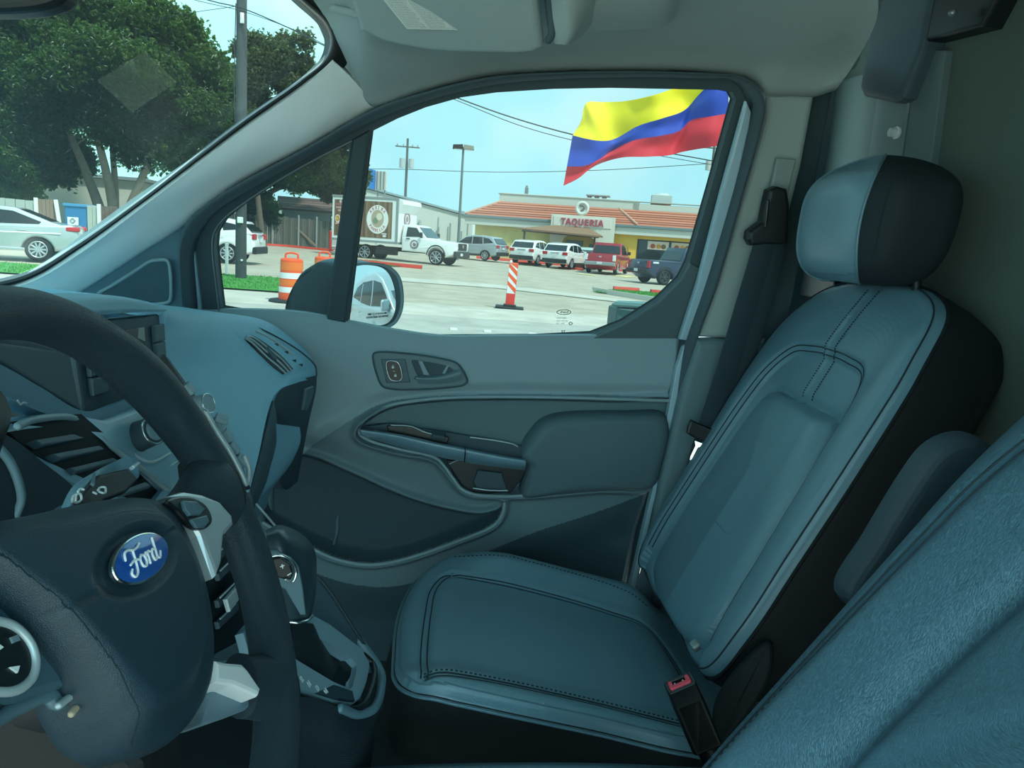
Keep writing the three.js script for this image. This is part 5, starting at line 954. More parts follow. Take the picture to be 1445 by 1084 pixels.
  const prof = [[[376, 748, 0.80], [392, 741, 0.81], [412, 746, 0.82], [430, 757, 0.83], [442, 770, 0.84]], [[376, 756, 0.765], [395, 752, 0.77], [416, 760, 0.785], [436, 775, 0.80], [446, 785, 0.835]], [[376, 775, 0.755], [398, 775, 0.757], [420, 785, 0.77], [440, 800, 0.79], [447, 810, 0.83]], [[378, 820, 0.755], [398, 822, 0.757], [420, 825, 0.765], [438, 835, 0.785], [445, 840, 0.82]], [[395, 862, 0.765], [405, 864, 0.766], [418, 866, 0.77], [432, 868, 0.785], [440, 866, 0.81]], [[408, 878, 0.77], [414, 879, 0.771], [422, 879, 0.776], [432, 876, 0.785], [438, 872, 0.80]]];
  obj('knob', patch(prof, 40, 40, 0.035), mat('#263a43', 0.4, { clearcoat: 0.3 }), lv);
  const nb = (l, k) => Q(l).map((p) => p.add(EYE.clone().sub(p).multiplyScalar(k)));
  const fc = obj('knob_face', slab(nb([[378, 776, 0.757], [392, 778, 0.757], [412, 788, 0.764], [422, 800, 0.77], [428, 830, 0.772], [432, 868, 0.775], [424, 868, 0.772], [404, 834, 0.762], [378, 820, 0.756]], 0.008), 0.008, { bevel: 0.002 }), mat('#5b7884', 0.35), lv);
  obj('thumb_button', slab(nb([[380, 790, 0.757], [396, 788, 0.757], [410, 797, 0.762], [414, 810, 0.764], [410, 820, 0.763], [396, 818, 0.758], [382, 812, 0.757]], 0.016), 0.006, { bevel: 0.002 }), M.gloss, fc);
  obj('button_rim', sweep(nb([[380, 786, 0.757], [396, 784, 0.757], [412, 793, 0.762], [418, 808, 0.765], [413, 821, 0.763], [403, 818, 0.76]], 0.018), 0.0016), M.chrome, fc);
  obj('button_mark', [sweep(nb([[396, 800, 0.758], [401, 798, 0.758]], 0.028), 0.0006), sweep(nb([[398, 797, 0.758], [399, 802, 0.758]], 0.028), 0.0006), sweep(nb([[406, 812, 0.761], [411, 809, 0.762]], 0.028), 0.0006)], M.white, fc);
  obj('lever_collar', sweep(nb([[410, 878, 0.772], [422, 879, 0.775], [432, 877, 0.782], [440, 870, 0.80]], 0.006), 0.002), M.chrome, lv);
}
{ // low bar across the bottom of the frame: side of the driver's seat base
  const r = thing('seat_rail_cover', 'long dark plastic rail cover running along the bottom of the frame beside the driver seat', 'rail cover', [0.1, 0.5, -0.66]);
  obj('rail_body', patch([
    [[490, 1084, 0.80], [620, 1078, 0.80], [760, 1076, 0.79], [880, 1078, 0.78], [1000, 1084, 0.77]],
    [[490, 1094, 0.77], [620, 1086, 0.77], [760, 1083, 0.76], [880, 1085, 0.75], [1000, 1092, 0.74]],
    [[490, 1150, 0.77], [620, 1150, 0.77], [760, 1150, 0.76], [880, 1150, 0.75], [1000, 1150, 0.74]],
  ], 40, 10, 0.02), mat('#33505c', 0.5), r);
}

// ---------------------------------------------------------------- the street outside
const gy = (x, z) => { if (z > -6) return 0; x = clamp(x, -45, 45); z = clamp(z, -75, 0); const k = sstep(-6, -14, z); return k * (-0.00082582 * x + 0.00564118 * z + 0.00032464 * x * z + 0.00019186 * z * z); };
const onG = (px, py, D) => { const p = P(px, py, D); return [p.x, gy(p.x, p.z), p.z]; };
const tAsphalt = tex(512, (x, y) => { const n = 0.74 + 0.16 * fbm(x / 512 * 8, y / 512 * 8, 8, 31, 5) + 0.14 * (hash2(x, y, 9) - 0.5); return [n, n, n * 0.99]; }, true);
const O = {
  road: mat('#d2d2ca', 0.95, { tex: tAsphalt, size: 3 }), lot: mat('#d6ccb9', 0.95, { tex: tAsphalt, size: 4 }), pale: mat('#e8e4d8', 0.95, { tex: tAsphalt, size: 3 }),
  grass: mat('#4e9a3c', 0.95, { tex: tMottle, size: 2 }), dirt: mat('#a39684', 0.95, { tex: tMottle, size: 3 }),
  redPaint: mat('#c9402f', 0.7), curb: mat('#c6c2b6', 0.9), tyre: mat('#16191b', 0.85), rim: mat('#b9c0c4', 0.35, { metalness: 0.7 }), carGlass: mat('#18242a', 0.08, { clearcoat: 0.5 }),
  white: mat('#eef1f0', 0.3, { clearcoat: 0.7, clearcoatRoughness: 0.1 }), silver: mat('#aebabf', 0.3, { metalness: 0.25, clearcoat: 0.6 }), red: mat('#a11c2c', 0.3, { clearcoat: 0.7 }), navy: mat('#22344f', 0.35, { clearcoat: 0.6 }),
  tail: mat('#b81d26', 0.3), lamp: mat('#dfe6e8', 0.2), plate: mat('#d6dde0', 0.6), trimBlack: mat('#1d2325', 0.6), plank: mat('#62645d', 0.9), wood: mat('#5a4d43', 0.9, { tex: tMottle, size: 1.2 }),
  orange: mat('#f25a24', 0.5), reflect: mat('#e9eceb', 0.4), galv: mat('#9aa2a3', 0.5, { metalness: 0.4 }), wire: mat('#20282b', 0.7), concrete: mat('#b7bab3', 0.9, { tex: tMottle, size: 4 }),
};
{ // ground: one undulating lot, the road in front and paved areas laid a little proud
  const sheet = (x0, x1, z0, z1, nx, nz, lift, t) => { const rows = []; for (let j = 0; j <= nz; j++) { const r = []; for (let i = 0; i <= nx; i++) { const x = lerp(x0, x1, i / nx), z = lerp(z0, z1, j / nz); r.push(V(x, gy(x, z) + lift, z)); } rows.push(r); } return solid(rows, t, V(0, -1, 0)); };
  struct('ground', sheet(-160, 160, 60, -200, 60, 60, -0.02, 0.3), O.lot);
  struct('road', sheet(-80, 80, 10, -14.6, 40, 20, 0.0, 0.2), O.road);
  struct('road_shoulder', sheet(-80, 80, -14.6, -17.2, 40, 4, 0.004, 0.15), O.pale);
  const area = (name, l, lift, t, m) => { const two = l.map(([px, py, D]) => { const p = P(px, py, D); return [p.x, p.z]; }); const s = new THREE.Shape(two.map(([a, b]) => new THREE.Vector2(a, -b))), g = new THREE.ExtrudeGeometry(s, { depth: t, bevelEnabled: false }); g.rotateX(-Math.PI / 2); const pos = g.attributes.position; for (let i = 0; i < pos.count; i++) pos.setY(i, pos.getY(i) - t + lift + gy(pos.getX(i), pos.getZ(i))); g.computeVertexNormals(); return m ? struct(name, g, m) : g; };
  globalThis.__area = area;
}
const area = globalThis.__area; delete globalThis.__area;
// grass strips: soil bed under blades that nobody could count
function lawn(label, poly, n, seed) {                 // poly in world x, z
  const r = rng(seed), f = inPoly(poly), xs = poly.map((p) => p[0]), zs = poly.map((p) => p[1]), x0 = Math.min(...xs), x1 = Math.max(...xs), z0 = Math.min(...zs), z1 = Math.max(...zs);
  const bed = new THREE.ShapeGeometry(new THREE.Shape(poly.map(([a, b]) => new THREE.Vector2(a, -b)))); bed.rotateX(-Math.PI / 2); { const p = bed.attributes.position; for (let i = 0; i < p.count; i++) p.setY(i, gy(p.getX(i), p.getZ(i)) + 0.018); }
  const g = [bed], pos = [], idx = [];
  for (let i = 0; i < n; i++) { const x = lerp(x0, x1, r()), z = lerp(z0, z1, r()); if (!f(x, z)) continue; const a = r() * 6.3, h = 0.02 + r() * 0.045, w = 0.014, y = gy(x, z) + 0.012, k = pos.length / 3, dx = Math.cos(a) * w, dz = Math.sin(a) * w; pos.push(x - dx, y, z - dz, x + dx, y, z + dz, x + (r() - 0.5) * 0.06, y + h, z + (r() - 0.5) * 0.06); idx.push(k, k + 1, k + 2); }
  const bl = new THREE.BufferGeometry(); bl.setAttribute('position', new THREE.Float32BufferAttribute(pos, 3)); bl.setIndex(idx); bl.computeVertexNormals(); g.push(bl);
  const o = obj('grass', merge(g), O.grass); tag(o, label, 'grass'); stuff(o); return o;
}
const wxz = (l) => l.map(([x, y, D]) => { const p = P(x, y, D); return [p.x, p.z]; });
lawn('long mown grass strip with the dark utility pole, between road and lot', [[-40, -17.6], [-3.0, -17.6], [-2.2, -19.6], [-4.2, -22.3], [-9, -22.0], [-10.2, -20.6], [-40, -20.6]], 26000, 1);
lawn('small green grass island edged with red kerbs, in front of the box truck', wxz([[488, 380, 33], [490, 367, 38], [530, 366, 39], [585, 374, 36], [560, 376, 35]]), 5000, 2);
lawn('green grass island with two red kerb stones, before the blue pickup', wxz([[838, 409, 27.0], [866, 406, 29.5], [985, 408, 30], [1030, 440, 25], [960, 432, 24]]), 9000, 3);
// kerbs
function kerb(label, pts, m, w = 0.18, h = 0.14) {
  const c = pts.map(([px, py, D]) => { const p = P(px, py, D); return V(p.x, gy(p.x, p.z), p.z); }), a = spA(c, 24), g = solid([a.map((p) => p.clone().add(V(0, h, -w / 2))), a.map((p) => p.clone().add(V(0, h + 0.01, 0))), a.map((p) => p.clone().add(V(0, h, w / 2))), a.map((p) => p.clone().add(V(0, -0.03, w / 2 + 0.01)))], 0.1, V(0, -1, 0));
  const o = obj('kerb', g, m); tag(o, label, 'kerb'); return o;
}
kerb('long red painted kerb of the grass island before the box truck', [[488, 366, 36.0], [540, 370, 35.5], [596, 374, 35]], O.redPaint);
kerb('red painted kerb beside the front of the yellow building', [[672, 367.5, 56], [720, 370, 56], [800, 375, 56], [900, 383, 55], [990, 390, 54]], O.redPaint, 0.25, 0.16);
kerb('left red kerb stone on the right grass island', [[866, 405, 29.6], [902, 404, 29.8]], O.redPaint, 0.25, 0.13);
kerb('right red kerb stone on the right grass island', [[919, 405, 29.4], [970, 407, 29.0]], O.redPaint, 0.25, 0.13);
kerb('pale kerb round the left tip of the right grass island', [[836, 408.5, 27.6], [880, 416, 25.6], [930, 424, 24]], O.curb);
kerb('red kerb along the wooden fence, behind the white car and drums', [[355, 352, 47], [400, 350, 48], [470, 352, 47]], O.redPaint, 0.2, 0.1);
for (const [i, x, D, l] of [[0, 752, 50.5, 'red parking block under the left white SUV'], [2, 815, 48, 'red parking block under the right white SUV']]) { const p = P(x, 372, D), o = obj('parking_block', put(rbox(1.7, 0.14, 0.2, 0.03), p.x, gy(p.x, p.z) + 0.07, p.z - 2.6), O.redPaint); tag(o, l, 'parking block', 'red parking blocks'); }
// yellow bay lines
for (const [l, n] of [[[[818, 391, 44], [842, 393, 43.5], [836, 395, 43], [812, 392, 43.6]], 'left'], [[[880, 385, 47], [900, 386, 47], [882, 392, 44.5], [864, 390, 45]], 'right']]) area('bay_line', l, 0.012, 0.02, mat('#d9cf8e', 0.9));
// pale lane across the lot and two painted road studs
area('paved_lane', [[420, 393, 27], [700, 400, 27], [1000, 440, 22], [1000, 448, 21], [700, 411, 25], [420, 400, 25]], 0.012, 0.02, O.pale);
for (const px of [640, 688, 752]) area('road_stud', [[px - 5, 472, 12.4], [px + 5, 472, 12.4], [px + 5, 469, 12.6], [px - 5, 469, 12.6]], 0.02, 0.03, O.reflect);

// ---------------------------------------------------------------- vehicles
// a car in its own axes: x forward, y up, z to its right; side outline with wheel arches, glass house, panes, wheels
function wheel(root, x, r, z, side, o = {}) {
  const w = o.w ?? 0.22, t = obj('tyre', put(new THREE.TorusGeometry(r - 0.075, 0.075, 10, 28).scale(1, 1, w / 0.17), x, r, z - side * w * 0.4), O.tyre, root);
  const g = [put(cyl(r - 0.11, r - 0.11, w * 0.7, 24).rotateX(Math.PI / 2), x, r, z - side * w * 0.5)];
  obj('wheel_barrel', g, o.dark ? O.trimBlack : mat('#3a4145', 0.5), t);
  const sp_ = [put(new THREE.TorusGeometry(r - 0.12, 0.02, 6, 28), x, r, z - side * 0.01), put(cyl(0.07, 0.07, 0.05, 14).rotateX(Math.PI / 2), x, r, z - side * 0.02)], n = o.n ?? 8;
  for (let i = 0; i < n; i++) { const a = i / n * 6.283; sp_.push(put(rbox(r - 0.15, 0.045, 0.03, 0.01), x + Math.cos(a) * (r - 0.12) / 2, r + Math.sin(a) * (r - 0.12) / 2, z - side * 0.02, 0, 0, a)); }
  obj('rim', sp_, o.dark ? mat('#3c464c', 0.4) : O.rim, t);
}
const arch = (x, r) => { const l = []; for (let i = 0; i <= 10; i++) { const a = Math.PI * (1 - i / 10); l.push([x + Math.cos(a) * r, 0.30 + Math.sin(a) * r * 0.98]); } return l; };
function carShell(root, k, m) {                       // lower body with arches cut out, roof house above
  const { W: w } = k, low = [...k.low], g = ext(low, w, 0.07, { seg: 3 }).translate(0, 0, -w / 2);
  { const p = g.attributes.position, h = (k.x1 - k.x0) / 2, c = (k.x1 + k.x0) / 2; for (let i = 0; i < p.count; i++) { const e = Math.abs(p.getX(i) - c) / h; p.setZ(i, p.getZ(i) * (1 - 0.10 * Math.pow(e, 6) - 0.05 * sstep(0.55, 0.25, p.getY(i)))); } }
  const body = obj('body', toCreasedNormals(g, 0.6), m, root);
  const tuck = (g2, base) => { const p = g2.attributes.position; for (let i = 0; i < p.count; i++) p.setZ(i, p.getZ(i) * (1 - k.tuck * Math.max(0, p.getY(i) - base))); return g2; };
  const house = obj('roof', toCreasedNormals(tuck(ext(k.house, w - 0.06, 0.05, { seg: 3 }).translate(0, 0, -(w - 0.06) / 2), k.belt), 0.6), m, root);
  for (const s of [-1, 1]) for (const q of k.windows) obj('side_window', tuck(ext(q, 0.012).translate(0, 0, s > 0 ? (w - 0.06) / 2 - 0.004 : -(w - 0.06) / 2 - 0.008), k.belt), O.carGlass, house);
  const sheet = (a, b, inset) => { const half = (y) => ((w - 0.06) / 2 - inset) * (1 - k.tuck * Math.max(0, y - k.belt)); const d = V(b[0] - a[0], b[1] - a[1], 0).normalize(), n = V(-d.y, d.x, 0); if (n.y < 0) n.negate(); const L = (p, s) => V(p[0] + n.x * 0.012, p[1] + n.y * 0.012, s * half(p[1])); const rows = [[L(a, -1), L(a, 1)], [L(b, -1), L(b, 1)]]; return solid(rows, 0.01, n.clone().negate()); };
  for (const [n, a, b] of k.panes) obj(n, sheet(a, b, 0.10), O.carGlass, house);
  return { body, house };
}
function suv(name, label, p, turn, m, o = {}) {
  const s = thing(name, label, o.category ?? 'car', p, { turn, space: 'own' }), H = o.H ?? 1.68, W_ = 1.84, wb = 2.66, r = 0.35, xf = 1.35, xr = xf - wb;
  const low = [[-2.18, 0.42], ...arch(xr, r + 0.06), ...arch(xf, r + 0.06), [2.22, 0.34], [2.28, 0.6], [2.22, 0.84], [1.9, 0.98], [1.0, 1.08], [-2.05, 1.12], [-2.22, 1.0], [-2.26, 0.6]];
  const { body, house } = carShell(s, { W: W_, x0: -2.26, x1: 2.28, low, belt: 1.04, tuck: 0.26, house: [[1.05, 1.03], [0.28, H - 0.14], [-0.1, H - 0.03], [-0.9, H], [-1.75, H - 0.08], [-2.2, 1.05]], windows: [[[0.78, 1.1], [0.24, H - 0.2], [-0.25, H - 0.13], [-0.25, 1.08]], [[-0.33, 1.08], [-0.33, H - 0.13], [-1.02, H - 0.12], [-1.1, 1.12]], [[-1.18, 1.14], [-1.1, H - 0.13], [-1.55, H - 0.2], [-1.9, 1.22]]], panes: [['windshield', [0.98, 1.1], [0.28, H - 0.19]], ['rear_window', [-1.83, H - 0.17], [-2.15, 1.16]]] }, m);
  for (const sg of [-1, 1]) {
    for (const x of [xf, xr]) wheel(s, x, r, sg * 0.88, sg, o);
    obj('tail_lamp', put(rbox(0.1, 0.2, 0.34, 0.03), -2.21, 0.98, sg * 0.7), O.tail, s); obj('headlamp', put(rbox(0.2, 0.14, 0.36, 0.04), 2.16, 0.8, sg * 0.66), O.lamp, s);
    obj('wing_mirror', put(rbox(0.12, 0.14, 0.2, 0.04), 0.72, 1.12, sg * 0.98), m, s);
    for (const x of [0.1, -0.95]) obj('door_handle', put(rbox(0.16, 0.03, 0.03, 0.01), x - 0.2, 0.95, sg * 0.915), m, body);
    obj('sill', put(rbox(2.0, 0.14, 0.04, 0.02), 0.02, 0.36, sg * 0.9), O.trimBlack, s);
  }
  obj('rear_bumper', put(rbox(0.16, 0.26, 1.7, 0.05), -2.24, 0.5, 0), O.trimBlack, s); obj('front_grille', put(rbox(0.06, 0.22, 1.0, 0.03), 2.26, 0.62, 0), O.trimBlack, s);
  obj('licence_plate', put(rbox(0.02, 0.14, 0.32, 0.01), -2.285, 0.86, 0), O.plate, s); obj('tailgate_trim', put(rbox(0.03, 0.05, 0.6, 0.01), -2.25, 1.0, 0), O.rim, s);
  return s;
}
function pickup(name, label, p, turn, m, o = {}) {
  const s = thing(name, label, 'pickup', p, { turn, space: 'own' }), H = 1.94, W_ = 2.02, xf = 1.8, xr = -1.85, r = 0.41;
  const low = [[-2.85, 0.6], ...arch(xr, r + 0.08), ...arch(xf, r + 0.08), [2.78, 0.5], [2.86, 0.8], [2.8, 1.1], [1.4, 1.25], [-2.8, 1.22], [-2.88, 1.0]];
  const { body } = carShell(s, { W: W_, x0: -2.88, x1: 2.86, low, belt: 1.2, tuck: 0.22, house: [[1.45, 1.2], [0.75, H - 0.1], [0.3, H], [-0.6, H - 0.02], [-0.95, 1.2]], windows: [[[1.15, 1.26], [0.68, H - 0.16], [0.22, H - 0.1], [0.22, 1.24]], [[0.12, 1.24], [0.12, H - 0.1], [-0.55, H - 0.12], [-0.75, 1.25]]], panes: [['windshield', [1.38, 1.27], [0.76, H - 0.15]], ['rear_window', [-0.62, H - 0.1], [-0.93, 1.28]]] }, m);
  for (const sg of [-1, 1]) {
    for (const x of [xf, xr]) wheel(s, x, r, sg * 0.96, sg, { w: 0.28, n: 6, dark: o.dark });
    for (const x of [xf, xr]) obj('wheel_arch', put(new THREE.TorusGeometry(r + 0.08, 0.03, 6, 20, Math.PI), x, 0.42, sg * 0.99), o.dark ? O.trimBlack : m, body);
    obj('tail_lamp', put(rbox(0.1, 0.36, 0.2, 0.03), -2.83, 1.0, sg * 0.86), o.dark ? O.tail : O.lamp, s); obj('wing_mirror', put(rbox(0.12, 0.22, 0.22, 0.05), 1.05, 1.34, sg * 1.12), O.trimBlack, s); obj('headlamp', put(rbox(0.16, 0.2, 0.34, 0.04), 2.76, 0.98, sg * 0.74), O.lamp, s);
  }
  obj('bed_floor', put(rbox(1.7, 0.03, 1.6, 0.01), -1.9, 1.21, 0), O.trimBlack, s); obj('rear_bumper', put(rbox(0.2, 0.22, 1.9, 0.05), -2.9, 0.64, 0), o.dark ? O.trimBlack : O.galv, s); obj('licence_plate', put(rbox(0.02, 0.14, 0.32, 0.01), -3.005, 0.68, 0), O.plate, s); obj('tailgate_badge', put(rbox(0.02, 0.09, 0.16, 0.01), -2.885, 1.05, 0), O.rim, s);
  if (o.badge) obj('bed_badge', put(rbox(0.34, 0.09, 0.012, 0.005), -2.5, 1.1, 1.005), O.plate, s);
  return s;
}
const turnFor = (deg) => deg * DEG;
// turn: 0 = nose towards +x (right); 90 = nose away from the camera... rotation about y
suv('white_suv', 'white SUV parked beyond the grass strip, partly hidden behind the dark utility pole', onG(330, 372, 28.5).map((v, i) => (i === 0 ? v - 1.3 : v)), turnFor(180), O.white, { H: 1.58 });
{ const m = O.silver; suv('silver_suv', 'silver SUV standing between the white box truck and the yellow building', onG(668, 367, 53), turnFor(150), m, { H: 1.68 }); }
suv('white_suv', 'left of two white SUVs parked nose in at the yellow building, red brake lamp', onG(752, 377, 52.5), turnFor(62), O.white);
suv('white_suv', 'right of two white SUVs parked nose in at the yellow building, beside the red pickup', onG(799, 380, 51), turnFor(60), O.white);
{ const s = suv('pale_car', 'small pale green car half hidden between the white SUV and the red pickup', onG(833, 376.5, 54.6), turnFor(60), mat('#a9c2bd', 0.3), { H: 1.5 }); }
pickup('red_pickup', 'red pickup truck parked nose in before the restaurant entrance, seen from behind', onG(857, 386, 48.5), turnFor(68), O.red);
pickup('blue_pickup', 'dark blue pickup with black wheels at the right window edge behind the grass island', onG(962, 405, 39.5), turnFor(20), O.navy, { dark: true, badge: true });
{ // sedan on the left
  const st = Math.PI + 0.33, wp = onG(62, 368, 22.5), p = [wp[0] + 1.4 * Math.cos(st), wp[1], wp[2] - 1.4 * Math.sin(st)], s = thing('silver_sedan', 'silver white sedan with ten spoke wheel and red tail lamp, left edge behind the windshield', 'car', p, { turn: st, space: 'own' });
  const W_ = 1.83, xf = 1.4, xr = -1.4, r = 0.335;
  const low = [[-2.3, 0.36], ...arch(xr, r + 0.05), ...arch(xf, r + 0.05), [2.3, 0.3], [2.36, 0.55], [2.2, 0.76], [1.2, 0.93], [-1.2, 1.0], [-2.2, 1.04], [-2.36, 0.96], [-2.4, 0.6]];
  const { body } = carShell(s, { W: W_, x0: -2.4, x1: 2.36, low, belt: 0.92, tuck: 0.3, house: [[1.2, 0.92], [0.35, 1.36], [-0.3, 1.46], [-0.9, 1.42], [-1.75, 1.08], [-2.1, 1.0]], windows: [[[0.86, 1.0], [0.3, 1.29], [-0.25, 1.36], [-0.2, 0.98]], [[-0.28, 0.98], [-0.33, 1.36], [-0.85, 1.33], [-1.5, 1.08], [-1.45, 1.02]]], panes: [['windshield', [1.12, 0.98], [0.36, 1.32]], ['rear_window', [-1.0, 1.38], [-1.72, 1.09]]] }, O.silver);
  for (const sg of [-1, 1]) {
    for (const x of [xf, xr]) wheel(s, x, r, sg * 0.88, sg, { n: 10 });
    obj('tail_lamp', put(rbox(0.34, 0.13, 0.2, 0.04), -2.24, 0.93, sg * 0.78), O.tail, s); obj('headlamp', put(rbox(0.3, 0.12, 0.3, 0.04), 2.15, 0.68, sg * 0.68), O.lamp, s); obj('wing_mirror', put(rbox(0.14, 0.13, 0.2, 0.04), 0.82, 1.02, sg * 0.97), O.silver, s);
    for (const x of [0.0, -1.05]) obj('door_handle', put(rbox(0.2, 0.03, 0.03, 0.012), x, 0.84, sg * 0.915), O.rim, body);
    obj('body_crease', put(rbox(3.2, 0.03, 0.02, 0.008), -0.35, 0.76, sg * 0.912, 0, 0, -0.02), O.white, body); obj('sill', put(rbox(2.2, 0.08, 0.04, 0.02), 0, 0.33, sg * 0.9), O.rim, s);
  }
  obj('rear_bumper', put(rbox(0.14, 0.3, 1.7, 0.06), -2.36, 0.5, 0), O.silver, s);
}
{ // neighbour seen in the mirror
  suv('silver_suv', 'silver car standing beside the van, seen only as a reflection in the side mirror', [3.1, 0, -3.85], Math.PI - 0.10, O.silver, { H: 1.6 });
}
{ // box truck: own axes, x forward, right side (+z) towards the road
  const p = onG(640, 378, 41), s = thing('box_truck', 'white box truck with a wood pattern food advert and round emblem on its side', 'truck', [p[0] - 0.6, p[1] - 0.02, p[2]], { turn: -22 * DEG, space: 'own' });
  const W_ = 2.0;
  // cab with front axle at x = 0
  const low = [[-2.0, 0.62], [-0.62, 0.6], ...arch(0, 0.50).map(([a, b]) => [a, b + 0.12]), [1.02, 0.6], [1.1, 0.95], [1.06, 1.22], [-0.7, 1.34], [-2.0, 1.36]];
  const { body } = carShell(s, { W: W_, x0: -2.2, x1: 1.1, low, belt: 1.3, tuck: 0.2, house: [[-0.55, 1.32], [-1.15, 1.95], [-1.4, 2.02], [-1.95, 2.0], [-2.0, 1.34]], windows: [[[-0.82, 1.4], [-1.2, 1.86], [-1.72, 1.88], [-1.76, 1.38]]], panes: [['windshield', [-0.6, 1.4], [-1.14, 1.92]]] }, O.white);
  for (const sg of [-1, 1]) { wheel(s, 0, 0.42, sg * 0.98, sg, { w: 0.26, n: 8 }); wheel(s, -4.15, 0.42, sg * 1.0, sg, { w: 0.4, n: 8 }); obj('headlamp', put(rbox(0.1, 0.2, 0.34, 0.04), 1.04, 1.08, sg * 0.74), O.lamp, s); obj('wing_mirror', put(rbox(0.1, 0.3, 0.2, 0.04), -0.8, 1.5, sg * 1.14), O.trimBlack, s); obj('wheel_arch', put(new THREE.TorusGeometry(0.52, 0.035, 6, 20, Math.PI), 0, 0.5, sg * 0.985), O.trimBlack, body); obj('door_handle', put(rbox(0.2, 0.05, 0.03, 0.01), -1.62, 1.28, sg * 1.0), O.trimBlack, body); }
  obj('front_grille', put(rbox(0.06, 0.36, 1.2, 0.04), 1.09, 1.02, 0), O.trimBlack, s); obj('front_bumper', put(rbox(0.2, 0.34, 1.96, 0.06), 1.08, 0.62, 0), mat('#2f3638', 0.5), s); obj('licence_plate', put(rbox(0.02, 0.14, 0.32, 0.01), 1.19, 0.62, 0.3), O.plate, s); obj('grille_badge', put(cyl(0.09, 0.09, 0.03, 16).rotateZ(Math.PI / 2), 1.13, 1.04, 0), O.rim, s);
  obj('chassis', [put(rbox(5.0, 0.22, 0.9, 0.03), -3.2, 0.66, 0), put(rbox(1.2, 0.4, 0.3, 0.03), -2.9, 0.55, 0.85)], O.trimBlack, s);
  const X0 = -6.1, X1 = -2.15, BH = 0.98, TP = 3.3, Zs = 1.16, box = obj('cargo_box', [put(rbox(X1 - X0, TP - BH, Zs * 2, 0.04), (X0 + X1) / 2, (TP + BH) / 2, 0), ext([[X1 - 0.1, TP - 0.8], [X1 + 0.02, TP - 0.72], [X1 + 0.28, TP - 0.28], [X1 + 0.22, TP - 0.06], [X1 - 0.1, TP]], Zs * 2 - 0.06, 0.03).translate(0, 0, -Zs + 0.03)], O.white, s);
  obj('top_rail', put(rbox(X1 - X0 + 0.02, 0.14, Zs * 2 + 0.04, 0.02), (X0 + X1) / 2, TP - 0.04, 0), O.galv, box); obj('bottom_rail', put(rbox(X1 - X0 + 0.02, 0.12, Zs * 2 + 0.04, 0.02), (X0 + X1) / 2, BH + 0.02, 0), O.galv, box); obj('corner_post', put(rbox(0.14, TP - BH, 0.06, 0.02), X1 - 0.06, (TP + BH) / 2, Zs), O.galv, box);
  // printed wrap
  const cv = document.createElement('canvas'); cv.width = 1024; cv.height = 512; const c = cv.getContext('2d'), r = rng(12);
  for (let i = 0; i < 26; i++) { c.fillStyle = ['#7a5f46', '#6d543f', '#84694d', '#5e4837', '#8d7356'][i % 5]; c.fillRect(i * 40, 0, 39, 512); for (let k = 0; k < 12; k++) { c.fillStyle = 'rgba(50,36,26,' + (0.1 + 0.2 * r()) + ')'; c.fillRect(i * 40 + r() * 36, r() * 500, 2, 30 + r() * 80); } }
  c.fillStyle = '#d8728a'; c.font = 'bold 40px sans-serif'; c.fillText('AUTENTICA COMIDA', 20, 80); c.font = 'bold 34px sans-serif'; c.fillStyle = '#efc3cb'; c.fillText('MEXICANA Y LATINA', 30, 124); c.fillText('SABOR CASERO', 60, 164);
  for (const [x, y, a] of [[110, 28, '#d9e0e0'], [250, 28, '#2d6b3f'], [370, 28, '#d9e0e0']]) { c.fillStyle = a; c.beginPath(); c.arc(x, y, 20, 0, 7); c.fill(); c.fillStyle = '#b1303a'; c.fillRect(x, y - 12, 10, 24); }
  const dish = (x, y, R, a, b) => { c.fillStyle = '#e9e4d6'; c.beginPath(); c.ellipse(x, y, R, R * 1.2, 0, 0, 7); c.fill(); c.fillStyle = a; c.beginPath(); c.ellipse(x, y, R * 0.75, R * 0.9, 0, 0, 7); c.fill(); c.fillStyle = b; c.beginPath(); c.arc(x - R * 0.2, y, R * 0.4, 0, 7); c.fill(); };
  dish(330, 290, 66, '#d6a53a', '#7b4a26'); dish(60, 270, 46, '#c9812f', '#e6c05a'); c.fillStyle = '#e0692b'; c.beginPath(); c.arc(200, 370, 44, 0, 7); c.fill();
  for (const [x, y] of [[80, 330], [430, 330], [250, 450], [380, 250]]) { c.save(); c.translate(x, y); c.rotate(-0.25); c.fillStyle = '#e8a9b4'; c.fillRect(-60, -12, 120, 24); c.restore(); }
  c.fillStyle = '#eef0ee'; c.beginPath(); c.ellipse(770, 250, 190, 200, 0, 0, 7); c.fill(); c.fillStyle = '#b9a78f'; c.beginPath(); c.ellipse(770, 240, 110, 125, 0, 0, 7); c.fill(); c.fillStyle = '#7c8d72'; c.beginPath(); c.arc(735, 270, 46, 0, 7); c.fill(); c.fillStyle = '#e8ddc8'; c.beginPath(); c.arc(800, 210, 50, 0, 7); c.fill();
  c.fillStyle = '#b5283c'; c.font = 'bold 60px sans-serif'; const round = (t, a0, da, R, flip) => [...t].forEach((ch, i) => { const a = a0 + i * da; c.save(); c.translate(770 + Math.cos(a) * R, 250 + Math.sin(a) * R * 1.05); c.rotate(a + (flip ? -Math.PI / 2 : Math.PI / 2)); c.fillText(ch, -20, 18); c.restore(); });
  round('ARRIBA', -2.45, 0.34, 155); round('PARRILLA', 2.5, -0.26, 150, true); c.fillStyle = '#e9ebea'; c.fillRect(850, 440, 90, 14); c.fillRect(870, 464, 60, 26);
  const t = new THREE.CanvasTexture(cv); t.colorSpace = THREE.SRGBColorSpace; t.magFilter = THREE.LinearFilter;
  const wrap = new THREE.PlaneGeometry(X1 - X0 - 0.5, TP - BH - 0.42).translate((X0 + X1) / 2 - 0.1, (TP + BH) / 2, Zs + 0.012);
